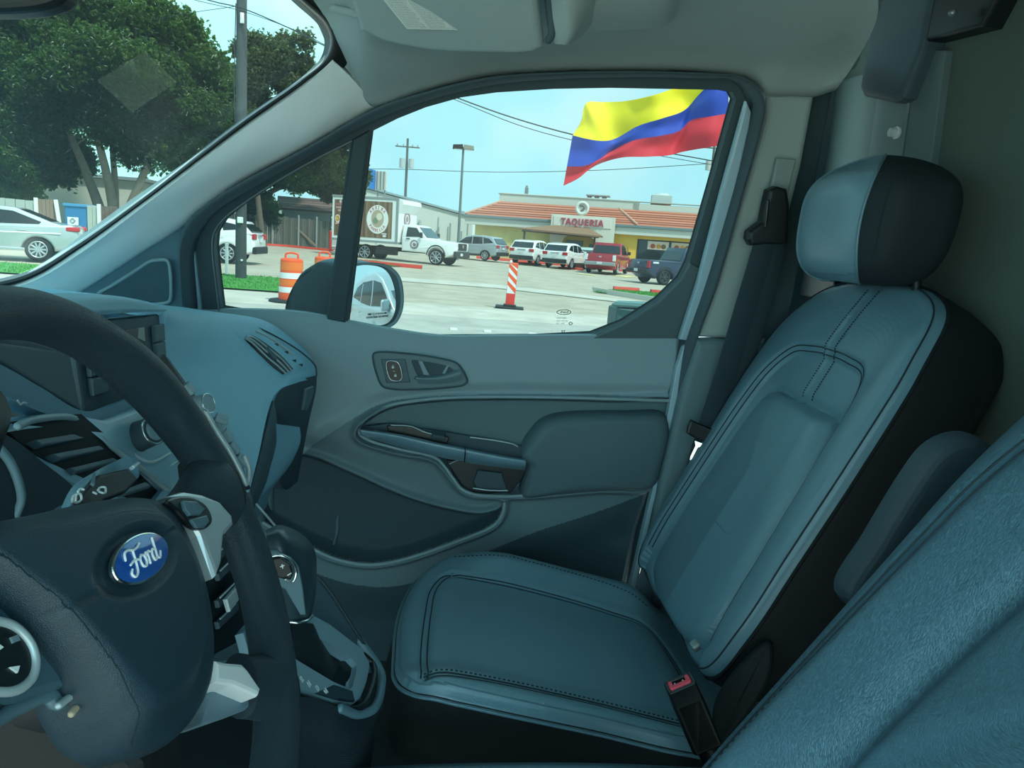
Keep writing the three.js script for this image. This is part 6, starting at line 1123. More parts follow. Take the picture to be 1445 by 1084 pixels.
  obj('side_print', wrap, new THREE.MeshPhysicalMaterial({ map: t, roughness: 0.5 }), box, 'printed wood pattern wrap with dishes and a round emblem');
  const emb = (x, y, z, ry, S) => { const g = []; g.push(put(new THREE.TorusGeometry(S, S * 0.22, 6, 24), 0, 0, 0)); g.push(put(cyl(S * 0.5, S * 0.5, 0.01, 16).rotateX(Math.PI / 2), 0, 0, 0)); return merge(g).scale(1, 1, 0.12).rotateY(ry).translate(x, y, z); };
  obj('emblem', emb(-1.25, 1.0, 0.985, 0, 0.2), mat('#9a8288', 0.6), body); obj('emblem', emb(X1 + 0.02, 2.3, 0.1, Math.PI / 2, 0.32), mat('#a58d93', 0.6), box); obj('front_print', put(rbox(0.02, 0.2, 1.0, 0.005), X1 + 0.02, 1.84, 0.1), mat('#d8b4bb', 0.6), box);
}

// ---------------------------------------------------------------- barrels, marker, poles, bin, flag
function drum(label, p) {
  const d = thing('traffic_drum', label, 'traffic drum', p, { space: 'own' }), seg = [[0.245, 0.06, 0.20], [0.235, 0.20, 0.33], [0.23, 0.33, 0.47], [0.222, 0.47, 0.60], [0.215, 0.60, 0.86]];
  obj('base_ring', new THREE.LatheGeometry([[0.02, 0], [0.42, 0], [0.44, 0.03], [0.40, 0.06], [0.25, 0.065], [0.02, 0.065]].map(([a, b]) => new THREE.Vector2(a, b)), 36), O.trimBlack, d);
  const b = obj('drum_body', new THREE.LatheGeometry([[0.25, 0.05], [0.252, 0.19], [0.24, 0.20], [0.241, 0.32], [0.232, 0.34], [0.233, 0.46], [0.224, 0.475], [0.225, 0.6], [0.217, 0.615], [0.218, 0.83], [0.205, 0.865], [0.12, 0.875], [0.01, 0.875]].map(([a, c]) => new THREE.Vector2(a, c)), 40), O.orange, d);
  for (const [y0, y1, r] of [[0.205, 0.315, 0.2435], [0.48, 0.595, 0.2275]]) obj('white_band', new THREE.CylinderGeometry(r, r, y1 - y0, 40, 1, true).translate(0, (y0 + y1) / 2, 0), O.reflect, b);
  for (const [y0, y1, r] of [[0.345, 0.455, 0.2355], [0.64, 0.80, 0.2205]]) obj('orange_band', new THREE.CylinderGeometry(r, r, y1 - y0, 40, 1, true).translate(0, (y0 + y1) / 2, 0), mat('#f0782a', 0.35), b);
  obj('handle', sweep([V(-0.12, 0.86, 0), V(-0.115, 0.95, 0), V(-0.06, 0.975, 0), V(0.06, 0.975, 0), V(0.115, 0.95, 0), V(0.12, 0.86, 0)], 0.02, { seg: 30 }), O.orange, d);
}
drum('orange traffic drum with white bands, left one, standing clear at the roadside', onG(411, 426, 15.4));
drum('orange traffic drum half hidden behind the dark mirror housing', onG(457, 414, 17.6));
{ // vertical panel marker
  const m = thing('channel_marker', 'orange and white striped marker panel on a black rubber base in the road', 'traffic marker', onG(719, 431, 17.5), { space: 'own', turn: -0.08 });
  obj('rubber_base', put(rbox(0.66, 0.05, 0.5, 0.02), 0, 0.025, 0), O.trimBlack, m); obj('base_block', put(rbox(0.3, 0.05, 0.26, 0.015), 0, 0.07, 0), O.trimBlack, m);
  const panel = obj('panel', put(rbox(0.21, 1.0, 0.04, 0.015), 0.0, 0.56, 0), mat('#e2392c', 0.5), m); m.rotation.z = -0.035;
  obj('white_sheet', put(rbox(0.2, 0.70, 0.006, 0.002), 0, 0.70, 0.021), O.reflect, panel);
  for (const y of [0.44, 0.64, 0.84, 1.02]) { const y0 = Math.max(0.36, y - 0.07), l = [[-0.1, y + 0.11], [0.1, y - 0.09], [0.1, y + 0.03], [-0.1, y + 0.2]].map(([a, b]) => [a, clamp(b, 0.352, 1.048)]); obj('orange_stripe', ext(l, 0.003).translate(0, 0, 0.024), O.orange, panel); }
  obj('top_grip', put(rbox(0.05, 0.06, 0.04, 0.012), -0.07, 1.08, 0), O.reflect, m);
}
function pole(name, label, px, py, D, h, r0, r1, m) { const p = onG(px, py, D), t = thing(name, label, 'utility pole', p, { space: 'own' }); obj('post', cyl(r1, r0, h, 18).translate(0, h / 2, 0), m, t); return t; }
{
  const p = pole('utility_pole', 'dark wooden utility pole rising from the grass strip, cutting through the trees', 340, 393, 21, 10.5, 0.145, 0.12, mat('#454b4e', 0.9, { tex: tMottle, size: 0.8 }));
  obj('lamp_bracket', [put(rbox(0.14, 0.16, 0.1, 0.02), 0.02, 1.55, 0.16), put(rbox(0.05, 0.05, 0.05, 0.01), 0.06, 0.5, 0.15)], O.reflect, p); obj('conduit', sweep([V(-0.12, 3.9, 0.1), V(-0.15, 4.6, 0.11), V(-0.12, 6.9, 0.09)], 0.012), O.wire, p);
  for (const y of [6.62, 6.5]) obj('insulator', put(cyl(0.05, 0.05, 0.12, 12), 0.05, y, 0.15), O.reflect, p);
}
{
  const p = thing('marker_post', 'thin white marker post in the grass beside the dark pole', 'post', onG(320, 384, 22), { space: 'own' });
  obj('post_body', put(rbox(0.09, 0.85, 0.03, 0.01), 0, 0.42, 0), mat('#cfd6d6', 0.6), p); obj('post_cap', put(rbox(0.1, 0.05, 0.04, 0.01), 0, 0.86, 0), O.plate, p);
}
function crossPole(label, px, py, D, h, arms) {
  const t = pole('utility_pole', label, px, py, D, h, 0.16, 0.11, O.plank);
  for (const y of arms) obj('cross_arm', put(rbox(2.4, 0.12, 0.12, 0.02), 0, y, 0), O.plank, t);
  for (const x of [-0.45, 0.45]) obj('transformer', put(cyl(0.27, 0.27, 0.9, 16), x, h - 2.4, 0.2), mat('#b9bfbd', 0.6), t);
  for (const x of [-1.0, -0.4, 0.5, 1.0]) obj('insulator', put(cyl(0.05, 0.06, 0.2, 8), x, arms[0] + 0.14, 0), O.galv, t);
  return t;
}
crossPole('far utility pole with two pale transformers above the low roofs left of centre', 569, 352, 78, 10.2, [9.4]);
{ const t = crossPole('far utility pole with transformers behind the restaurant roof, near the right frame', 988, 385, 72, 12.4, [11.6]); obj('drop_cable', [sweep([V(0.2, 9.6, 0), V(1.2, 8.6, 0), V(0.9, 7.4, 0), V(0.1, 7.2, 0)], 0.04), sweep([V(0.3, 10.6, 0), V(1.5, 9.4, 0), V(1.7, 8.8, 0)], 0.04)], O.wire, t); }
{ // parking lot lamp
  const t = thing('street_lamp', 'tall grey parking lot lamp with two flat box heads, before the buildings', 'street lamp', onG(645, 372, 50), { space: 'own' }), h = 7.1;
  obj('pole', cyl(0.07, 0.10, h, 14).translate(0, h / 2, 0), mat('#5d6f70', 0.6), t);
  for (const s of [-1, 1]) { const a = obj('lamp_head', ext([[-0.34, -0.14], [0.34, -0.14], [0.32, 0.1], [-0.3, 0.16]], 0.5, 0.03).scale(s, 1, 1).translate(s * 0.34, h, -0.25), mat('#8a8878', 0.6), t); obj('lens', put(rbox(0.5, 0.03, 0.4, 0.01), s * 0.34, h - 0.15, 0), O.lamp, a); }
}
// wires
const wireTo = (label, pts, r) => { const o = obj('overhead_wire', sweep(Q(pts), r, { seg: 60, rad: 5 }), O.wire); tag(o, label, 'wire'); };
wireTo('thick black wire sagging past the utility pole at the upper left', [[200, -30, 20.8], [300, 2, 20.7], [336, 10, 20.75], [400, 36, 20], [470, 70, 19], [650, 140, 17], [720, 165, 16.5], [800, 188, 16.5], [900, 208, 18], [1050, 235, 21]], 0.014);
wireTo('thin black wire just under the thick one at the upper left', [[250, -6, 20.8], [300, 6, 20.7], [336, 14, 20.75], [420, 44, 20.2], [480, 74, 19.2], [660, 148, 17], [730, 176, 16.6], [800, 196, 16.6], [920, 218, 18], [1050, 240, 21]], 0.008);
wireTo('single thin wire climbing to the pole from the left tree top', [[216, 28, 26], [270, 18, 24], [332, 9, 21]], 0.008);
wireTo('faint wire crossing low over the restaurant roofs', [[480, 238, 80], [569, 239, 79], [700, 243, 77], [850, 240, 74], [985, 232, 72], [1080, 226, 70]], 0.03);
{ // sign frame on the left roofs, blue and white
  const p = P(534, 268, 62), t = thing('roof_sign', 'white panelled roof sign with a bright blue side, above the truck', 'sign', p.toArray(), { space: 'own', turn: -0.35 });
  obj('blue_side', put(rbox(0.12, 1.5, 1.0, 0.03), -0.36, 0.75, 0.42), mat('#1f7fd0', 0.5), t); obj('sign_face', put(rbox(0.95, 1.45, 0.16, 0.03), 0.2, 0.72, 0), mat('#cfd3cb', 0.6), t);
  for (const x of [-0.08, 0.22, 0.5]) obj('mullion', put(rbox(0.06, 1.45, 0.06, 0.01), x, 0.72, 0.1), mat('#8b8577', 0.7), t); for (const x of [-0.1, 0.5]) obj('post', put(cyl(0.06, 0.06, 2.8, 10), x, -1.4, -0.1), O.galv, t);
}
{ // bin in front right
  const a = P(866, 470, 12.2), t = thing('waste_bin', 'dark green plastic waste container just outside the lower right window corner', 'waste container', [a.x, 0, a.z], { space: 'world' });
  const top = [[867, 424, 12.2], [872, 417, 12.5], [950, 411, 12.9], [1010, 412, 12.9], [1010, 420, 12.2]];
  obj('lid', slab(Q(top).map((p) => p.setY(0.62)), 0.08, { bevel: 0.02 }), mat('#4e7c7c', 0.5), t);
  const q = Q(top).map((p) => [p.x, p.z]); const s = new THREE.Shape(q.map(([x, z]) => new THREE.Vector2(x, -z)));
  obj('container', (() => { const x0 = Math.min(...q.map((v) => v[0])) + 0.05, x1 = Math.max(...q.map((v) => v[0])), z0 = Math.min(...q.map((v) => v[1])), z1 = Math.max(...q.map((v) => v[1])); return put(rbox(x1 - x0, 0.56, z1 - z0, 0.05), (x0 + x1) / 2, 0.28 + gy(a.x, a.z), (z0 + z1) / 2); })(), mat('#2f5757', 0.6), t);
  obj('lid_rim', sweep([P(866, 427, 12.15), P(930, 426, 12.1), P(1005, 426, 12.1)].map((p) => p.setY(0.57)), 0.03), mat('#3d6869', 0.5), t);
}
{ // flag in the wind on a white pole
  const D = 8, t = thing('flag', 'waving flag with yellow, blue and red stripes on a white pole beside the van', 'flag', [2.78, 0, -8]);
  obj('flag_pole', sweep([V(2.80, gy(2.8, -8), -8), V(2.78, 3.45, -8)], 0.018), O.white, t);
  const topE = [[1029, 92, 8], [1010, 96, 8.0], [992, 110, 8.1], [955, 123, 8.15], [920, 135, 7.95], [880, 143, 8.1], [850, 144, 8.2], [828, 145, 8.0], [824, 152, 8.0], [822, 170, 8.0]];
  const yb = [[1029, 103, 8], [1010, 112, 8.0], [985, 135, 8.1], [968, 154, 8.15], [935, 167, 7.95], [900, 178, 8.05], [870, 195, 8.15], [850, 199, 8.0], [828, 196, 7.95], [808, 191, 8.0]];
  const br = [[1028, 160, 8], [1005, 164, 8.0], [975, 170, 8.1], [960, 184, 8.12], [930, 192, 7.95], [895, 198, 8.05], [865, 212, 8.15], [845, 225, 8.0], [825, 234, 7.95], [800, 235, 8.0]];
  const be = [[1026, 204, 8], [1000, 208, 8.0], [965, 214, 8.1], [945, 219, 8.12], [915, 221, 7.95], [880, 222, 8.05], [855, 228, 8.12], [835, 237, 8.0], [815, 252, 7.95], [795, 262, 8.0]];
  const cl = (h) => { const m = mat(h, 0.75); m.transmission = 0.3; m.thickness = 0; return m; };
  const st = (n, a, b, m) => { const mid = a.map((p, i) => [(p[0] + b[i][0]) / 2, (p[1] + b[i][1]) / 2, (p[2] + b[i][2]) / 2 - 0.05 * Math.sin(i * 1.3)]); obj(n, patch([a, mid, b], 60, 14, 0.003), m, t); };
  st('yellow_stripe', topE, yb, cl('#fff000')); st('blue_stripe', yb, br, cl('#2450c8')); st('red_stripe', br, be, cl('#ee3346'));
  obj('sleeve', slab([[1028, 92, 7.99], [1034, 92, 7.99], [1033, 190, 7.99], [1028, 206, 7.99]], 0.02, { bevel: 0.002 }), O.white, t);
}
// ---------------------------------------------------------------- buildings
{ // restaurant
  const A = P(668, 363, 61), Bp = P(1000, 388, 57), dir = V(Bp.x - A.x, 0, Bp.z - A.z), L = 30, turn = -Math.atan2(dir.z, dir.x), y0 = (A.y + Bp.y) / 2 - 0.15;
  const t = thing('restaurant', 'low yellow taqueria building with red tiled mansard roof and a lettered entrance gable', 'building', [A.x, y0 - 0.1, A.z], { turn, space: 'own' });
  const yel = mat('#ebdb92', 0.85, { tex: tMottle, size: 5 }), yel2 = mat('#e0b84a', 0.85), wht = mat('#c9ccc2', 0.85), tile = mat('#b4715a', 0.85, { tex: tMottle, size: 2 });
  const Hw = 3.05;
  obj('wall', [put(rbox(L, Hw + 0.4, 10, 0.02), L / 2, (Hw + 0.4) / 2 - 0.2, -5)], yel, t);
  obj('wall_panel', put(rbox(9.6, Hw, 0.1, 0.02), 14.6, Hw / 2, 0.02), yel2, t); obj('base_course', put(rbox(L, 0.7, 0.06, 0.02), L / 2, 0.35, 0.04), yel, t);
  obj('fascia', put(rbox(L + 0.9, 0.55, 0.5, 0.03), L / 2 - 0.3, Hw + 0.05, 0.3), wht, t); obj('gutter', put(rbox(L + 1.1, 0.2, 0.6, 0.03), L / 2 - 0.3, Hw + 0.42, 0.4), mat('#6d8084', 0.7), t);
  const roof = obj('roof', [ext([[0, 0], [L, 0], [L, 1.55], [2.0, 1.55]], 0.1).rotateX(-0.75).translate(0, Hw + 0.5, 0.45), put(rbox(L - 1.5, 2.0, 6, 0.02), L / 2 + 1, Hw + 1.0, -4.2)], tile, t);
  for (let i = 0; i < 7; i++) { const f = i / 7, x0 = -0.6 + 2.6 * f; obj('tile_course', put(rbox(L - x0, 0.10, 0.26, 0.03), (L + x0) / 2, Hw + 0.56 + 1.24 * f, 0.52 - 1.12 * f, 0.55), mat(['#b9745c', '#aa6b56', '#c07d66'][i % 3], 0.85), roof); }
  obj('hip_ridge', sweep([V(12.6, Hw + 0.62, 0.62), V(11.2, Hw + 1.72, -0.5)], 0.1), mat('#c79a86', 0.85), roof); obj('hip_ridge', sweep([V(-0.7, Hw + 0.6, 0.5), V(1.9, Hw + 1.75, -0.6)], 0.1), mat('#c79a86', 0.85), roof);
  obj('parapet', [put(rbox(11, 0.75, 0.3, 0.02), 7.2, Hw + 2.05, -0.75), put(rbox(L - 12, 0.6, 0.3, 0.02), (L + 12.4) / 2, Hw + 1.9, -0.75)], wht, t);
  obj('parapet_cap', put(rbox(L - 1.4, 0.08, 0.42, 0.02), L / 2 + 0.9, Hw + 2.35, -0.75), mat('#aeb6ae', 0.8), t);
  // entrance
  const ent = obj('entrance_wall', ext([[7.0, 0], [10.9, 0], [10.9, 4.0], [6.0, 4.0], [6.0, 3.2], [6.1, 0]].map(([a, b]) => [a + 0.1, b]), 0.35, 0.02, { holes: [[[7.0, 0.05], [9.9, 0.05], [9.9, 1.7], [9.5, 2.3], [8.9, 2.6], [7.8, 2.6], [7.2, 2.3], [7.0, 1.7]]] }).translate(0, 0, 0.8), mat('#d3d0c2', 0.85), t);
  obj('entrance_back', put(rbox(3.4, 2.7, 0.1, 0.02), 8.5, 1.35, 0.3), mat('#c4a565', 0.8), ent);
  obj('entrance_door', put(rbox(1.3, 2.1, 0.08, 0.02), 8.0, 1.05, 0.4), O.carGlass, ent); obj('entrance_window', put(rbox(0.5, 1.2, 0.08, 0.02), 9.4, 1.3, 0.4), O.carGlass, ent);
  const font = await new FontLoader().loadAsync('fonts/droid/droid_sans_bold.typeface.json');
  const word = new TextGeometry('TAQUERIA', { font, size: 0.48, depth: 0.1, curveSegments: 5 }); word.computeBoundingBox(); word.translate(-(word.boundingBox.max.x) / 2, 0, 0);
  obj('sign_board', put(rbox(4.4, 0.72, 0.06, 0.02), 8.5, 3.5, 1.17), mat('#d8d3c9', 0.8), ent); obj('sign_letters', word.translate(8.5, 3.27, 1.19), mat('#b04453', 0.6), ent, 'raised red letters spelling TAQUERIA');
  obj('roof_emblem', [put(new THREE.TorusGeometry(0.42, 0.12, 8, 28), 8.4, 4.55, 1.0), put(cyl(0.36, 0.36, 0.08, 24).rotateX(Math.PI / 2), 8.4, 4.55, 0.98)], mat('#d9d9d2', 0.6), ent); obj('emblem_mark', sweep([V(8.25, 4.75, 1.05), V(8.5, 4.7, 1.05), V(8.55, 4.5, 1.05), V(8.35, 4.4, 1.05)], 0.06), mat('#7d6a66', 0.6), ent);
  // timber porch
  const porch = obj('porch_roof', slabLocal([[3.9, 2.75, 2.6], [10.2, 2.55, 2.8], [9.0, 3.15, 1.1], [6.6, 3.2, 1.1]], 0.12), mat('#8c6f57', 0.85), t);
  for (const x of [4.3, 9.6]) obj('porch_post', put(rbox(0.14, 2.6, 0.14, 0.02), x, 1.3, 2.5), O.wood, porch); obj('porch_beam', put(rbox(5.8, 0.16, 0.16, 0.02), 7.0, 2.52, 2.55, 0, 0, -0.02), O.wood, porch);
  for (const [x, w_] of [[11.7, 0.32], [12.2, 0.05]]) obj('wall_post', put(rbox(w_, 1.7, 0.12, 0.02), x, 1.15, 0.12), w_ > 0.1 ? O.trimBlack : yel2, t);
  // wide window with posters inside
  const wn = obj('window', put(rbox(7.6, 1.7, 0.14, 0.02), 16.6, 1.72, 0.03), O.trimBlack, t); obj('pane', put(rbox(7.3, 1.5, 0.06, 0.01), 16.6, 1.72, 0.1), O.carGlass, wn);
  for (const x of [14.4, 16.2, 18.0]) { const pm = mat(['#d8c4ac', '#c9b59a', '#d2bfae'][Math.round(x) % 3], 0.7); obj('poster', put(rbox(1.6, 0.62, 0.02, 0.005), x, 2.16, 0.14), pm, wn); for (const [dx, c] of [[-0.4, '#a94a32'], [0.05, '#c98d3e'], [0.42, '#7f5a3a']]) obj('poster_print', put(cyl(0.19, 0.19, 0.012, 14).rotateX(Math.PI / 2), x + dx, 2.1, 0.15), mat(c, 0.7), wn); }
  obj('wall_box', put(rbox(0.2, 0.3, 0.14, 0.03), 3.9 - 2.0, 1.55, 0.06), mat('#8b8f86', 0.6), t);
  for (const [x, w_, h, c] of [[3.6, 0.28, 0.7, '#7d8584'], [14.4, 1.6, 0.7, '#c2cac6'], [18.6, 0.3, 0.5, '#7d8584']]) obj('roof_unit', [put(rbox(w_, h, w_, 0.05), x, Hw + 2.35 + h / 2, -2.4), put(cyl(w_ * 0.3, w_ * 0.4, 0.16, 14), x, Hw + 2.42 + h, -2.4)], mat(c, 0.7), t);
  obj('roof_fan', [put(rbox(1.9, 0.12, 1.0, 0.02), 9.4, Hw + 2.75, -2.6), ...[8.7, 9.3, 9.9].map((x) => put(cyl(0.18, 0.2, 0.4, 12), x, Hw + 2.6, -2.6))], mat('#a9b5b4', 0.6), t);
}
function slabLocal(pts, th) { const v = pts.map((p) => V(...p)), rows = [[v[0], v[1]], [v[3], v[2]]]; return solid(rows, th, V(0, -1, 0)); }
{ // grey metal warehouse behind the truck, long shallow gable
  const A = P(640, 372, 66), t = thing('warehouse', 'long pale metal warehouse with low sloping roof, behind the truck and fence', 'building', [A.x, A.y - 0.2, A.z], { turn: 10 * DEG, space: 'own' });
  const m = mat('#bdc6c0', 0.7), m2 = mat('#a7b3b0', 0.7);
  obj('wall', put(rbox(44, 4.4, 10, 0.02), -21.5, 2.2, -6), m, t); obj('gable_wall', ext([[0, 0], [-11, 0], [-11, 6.2], [0, 4.2]], 0.2, 0.01).translate(1.6, 0, -0.8), mat('#c3cbc6', 0.7), t);
  obj('roof', slabLocal([[-8.6, 6.3, -0.4], [2.0, 4.35, -0.4], [2.0, 4.35, -11], [-8.6, 6.3, -11]], 0.16), mat('#8ea6ac', 0.6), t);
  for (let i = 0; i < 16; i++) obj('wall_rib', put(rbox(0.06, 4.1, 0.06, 0.01), 1.2 - i * 2.6, 2.05, -0.97 + (i > 4 ? 0 : 0.45)), m2, t);
  for (const x of [-8.2, -6.7]) obj('roof_unit', put(rbox(1.3, 0.95, 1.3, 0.04), x, 6.6, -3), mat(x < -8 ? '#7e9298' : '#43555a', 0.7), t);
  for (const [x, h] of [[-1.4, 3.2], [-0.4, 3.6], [0.6, 3.0]]) obj('service_pipe', put(cyl(0.07, 0.07, h, 8), x, h / 2, -0.35), O.galv, t); obj('downpipe', put(rbox(0.2, 3.6, 0.2, 0.03), -3.0, 1.9, -0.4), m2, t);
}
{ // far flat roofs
  const A = P(640, 300, 110), t = thing('far_hall', 'distant flat grey blue hall roof just visible between warehouse and restaurant', 'building', [A.x, 0, A.z], { space: 'own' });
  obj('wall', put(rbox(46, 4.6, 12, 0.05), 2, 2.3, -6), mat('#cfdcdc', 0.8), t); obj('roof_edge', put(rbox(47, 0.6, 12.4, 0.05), 2, 4.8, -6), mat('#7c9aa2', 0.7), t); for (const x of [-6, 1, 8]) obj('roof_vent', put(rbox(1.2, 0.7, 1.2, 0.05), x, 5.4, -4), O.galv, t);
}
{ // low building behind the trees at left, its paling fence and doors
  const A = P(0, 340, 40), t = thing('storage_shed', 'pale low storage building behind the trees at the far left', 'building', [A.x - 4, A.y, A.z - 4], { space: 'own', turn: 0.1 });
  obj('wall', put(rbox(12, 3.6, 4, 0.03), 3, 1.8, -2), mat('#a7a79c', 0.85), t); obj('roof', put(rbox(12.6, 0.2, 4.6, 0.03), 3, 3.7, -2), mat('#6f7d7f', 0.8), t); for (const x of [-0.5, 2.5]) obj('window', put(rbox(0.9, 0.9, 0.06, 0.01), x, 2.2, 0.02), O.carGlass, t);
}
{ // row of fence panels and a blue skip left of the windshield edge
  const D = 33, base = (x, y) => P(x, y, D), seg = (name, label, x0, x1, ytop0, ytop1, m, cat, n) => {
    const a = base(x0, 352), b = base(x1, 352), ta = base(x0, ytop0), tb = base(x1, ytop1), gy0 = Math.min(gy(a.x, a.z), gy(b.x, b.z)) - 0.05, t = thing(name, label, cat, [a.x, gy0, a.z], { space: 'world' });
    for (let i = 0; i < n; i++) { const f0 = i / n, f1 = (i + 0.94) / n, xa = lerp(a.x, b.x, f0), xb = lerp(a.x, b.x, f1), top = lerp(ta.y, tb.y, (f0 + f1) / 2); obj('board', put(rbox(xb - xa, top - gy0, 0.05, 0.012), (xa + xb) / 2, (top + gy0) / 2, a.z + (i % 2) * 0.012), m, t); }
    return t;
  };
  seg('board_fence', 'pale grey board fence behind the silver sedan', -30, 53, 276, 284, mat('#9aa59f', 0.9), 'fence', 6);
  seg('board_fence', 'weathered brown board panel between two white posts, beyond the sedan', 57, 84, 281, 283, mat('#7a6a5c', 0.9), 'fence', 5);
  seg('board_fence', 'pale board panel right of the blue container', 125, 140, 290, 291, mat('#9ea79d', 0.9), 'fence', 2);
  seg('board_fence', 'dark brown board panel at the foot of the windshield edge', 144, 168, 291, 292, mat('#5d5148', 0.9), 'fence', 4);
  for (const [x, y, l] of [[54, 281, 'left white post of the brown fence panel'], [87, 284, 'leaning white post between brown panel and blue container'], [142, 290, 'white post beside the dark brown panel']]) { const a = base(x, 352), tp = base(x, y), o = obj('fence_post', put(rbox(0.13, tp.y - a.y + 0.5, 0.12, 0.02), (a.x + tp.x) / 2, (a.y + tp.y) / 2 - 0.2, a.z + 0.1, 0, 0, x === 87 ? 0.12 : 0), mat('#d3d6cf', 0.8)); tag(o, l, 'post'); }
  const a = base(92, 352), b = base(124, 352), tp = base(92, 288), t = thing('blue_container', 'bright blue metal container with a white notice, behind the sedan tail', 'container', [a.x, a.y, a.z], { space: 'world' });
  const w_ = b.x - a.x, h_ = tp.y - a.y + 0.6; obj('body', put(rbox(w_, h_, 1.4, 0.04), a.x + w_ / 2, tp.y - h_ / 2, a.z - 0.75), mat('#2a6f9e', 0.6), t); obj('rim', put(rbox(w_ + 0.08, 0.12, 1.5, 0.03), a.x + w_ / 2, tp.y - 0.02, a.z - 0.75), mat('#3f86b0', 0.6), t);
  const s0 = base(95, 306), s1 = base(111, 322), nb = obj('notice', put(rbox(s1.x - s0.x, s0.y - s1.y, 0.03, 0.008), (s0.x + s1.x) / 2, (s0.y + s1.y) / 2, a.z + 0.0), O.plate, t); obj('notice_mark', put(new THREE.TorusGeometry(0.1, 0.03, 6, 4), (s0.x + s1.x) / 2, s0.y - 0.14, a.z + 0.02), mat('#7f9296', 0.7), nb);
}
{ // old plank fence with gate, shed behind
  const f = thing('plank_fence', 'long weathered grey plank fence with a braced gate, behind white SUV and drums', 'fence', [P(400, 347, 49).x, 0, -49]);
  const a = P(290, 345, 48), b = P(475, 352, 49.5), n = 64, r = rng(8);
  for (let i = 0; i < n; i++) { const t0 = i / n, x = lerp(a.x, b.x, t0), z = lerp(a.z, b.z, t0), g0 = gy(x, z) - 0.05, top = 1.75 + 0.08 * r() + (t0 > 0.52 && t0 < 0.88 ? 0.02 : 0), w_ = (b.x - a.x) / n; obj('plank', put(rbox(w_ * 0.93, top, 0.03, 0.006), x, g0 + top / 2, z + (r() - 0.5) * 0.03), [O.plank, mat('#595b54', 0.9), mat('#6b6d65', 0.9)][i % 3], f); }
  for (const t0 of [0.5, 0.7, 0.84]) { const x = lerp(a.x, b.x, t0), z = lerp(a.z, b.z, t0); obj('fence_post', put(rbox(0.1, 2.0, 0.1, 0.02), x, gy(x, z) + 0.95, z + 0.08), mat('#8f9a98', 0.8), f); }
  { const x = lerp(a.x, b.x, 0.745), z = lerp(a.z, b.z, 0.745); obj('gate_brace', put(rbox(2.0, 0.12, 0.05, 0.01), x, gy(x, z) + 0.75, z + 0.08, 0, 0, -0.7), mat('#8a7a68', 0.9), f); }
  const sp0 = P(415, 310, 53), t = thing('garden_shed', 'small grey shed with a dark brown shingle roof behind the plank fence', 'shed', [sp0.x, gy(sp0.x, -53), -53], { space: 'own', turn: 0.25 }); t.scale.set(0.95, 0.80, 0.95);
  obj('wall', put(rbox(3.6, 3.0, 2.6, 0.03), 1.0, 1.5, -1.3), mat('#7d8788', 0.85), t); obj('gable', ext([[-1.3, 2.9], [1.3, 2.9], [0, 3.9]], 0.1).rotateY(Math.PI / 2).translate(2.7, 0, -1.3), mat('#a9b0ae', 0.85), t); obj('side_wall', put(rbox(0.06, 2.9, 2.5, 0.02), 2.82, 1.45, -1.3), mat('#a9b0ae', 0.85), t);
  const rf = obj('roof', slabLocal([[-1.1, 2.9, 0.2], [3.0, 2.9, 0.2], [3.0, 3.95, -1.3], [-1.1, 3.95, -1.3]], 0.12), mat('#5f4b43', 0.9), t); for (let i = 0; i < 5; i++) obj('shingle_course', put(rbox(4.1, 0.05, 0.32, 0.01), 0.95, 3.0 + i * 0.2, 0.1 - i * 0.29, 0.6), mat(['#64504a', '#574540', '#6d5850'][i % 3], 0.9), rf); obj('back_roof', slabLocal([[-1.1, 3.95, -1.3], [3.0, 3.95, -1.3], [3.0, 2.9, -2.8], [-1.1, 2.9, -2.8]], 0.12), mat('#5f4b43', 0.9), t);
  const bp = onG(466, 350, 46), bo = thing('bollard', 'red steel bollard at the end of the plank fence', 'bollard', bp, { space: 'own' }); obj('pipe', cyl(0.09, 0.09, 1.15, 16).translate(0, 0.58, 0), mat('#c23a32', 0.5), bo); obj('cap', new THREE.SphereGeometry(0.09, 16, 8).translate(0, 1.15, 0), mat('#c23a32', 0.5), bo);
  const gp = onG(474, 350, 47), gt = thing('white_gate', 'white framed gate panel just left of the box truck', 'gate', gp, { space: 'own' }); for (const y of [0.3, 0.85, 1.4, 2.0]) obj('rail', put(rbox(1.1, 0.07, 0.06, 0.01), 0.2, y, 0), O.plate, gt); for (const x of [-0.35, 0.2, 0.75]) obj('stile', put(rbox(0.07, 2.1, 0.06, 0.01), x, 1.05, 0.01), O.trimBlack, gt); obj('panel', put(rbox(1.0, 1.9, 0.03, 0.01), 0.2, 1.1, -0.03), mat('#b9c3c6', 0.7), gt);
}
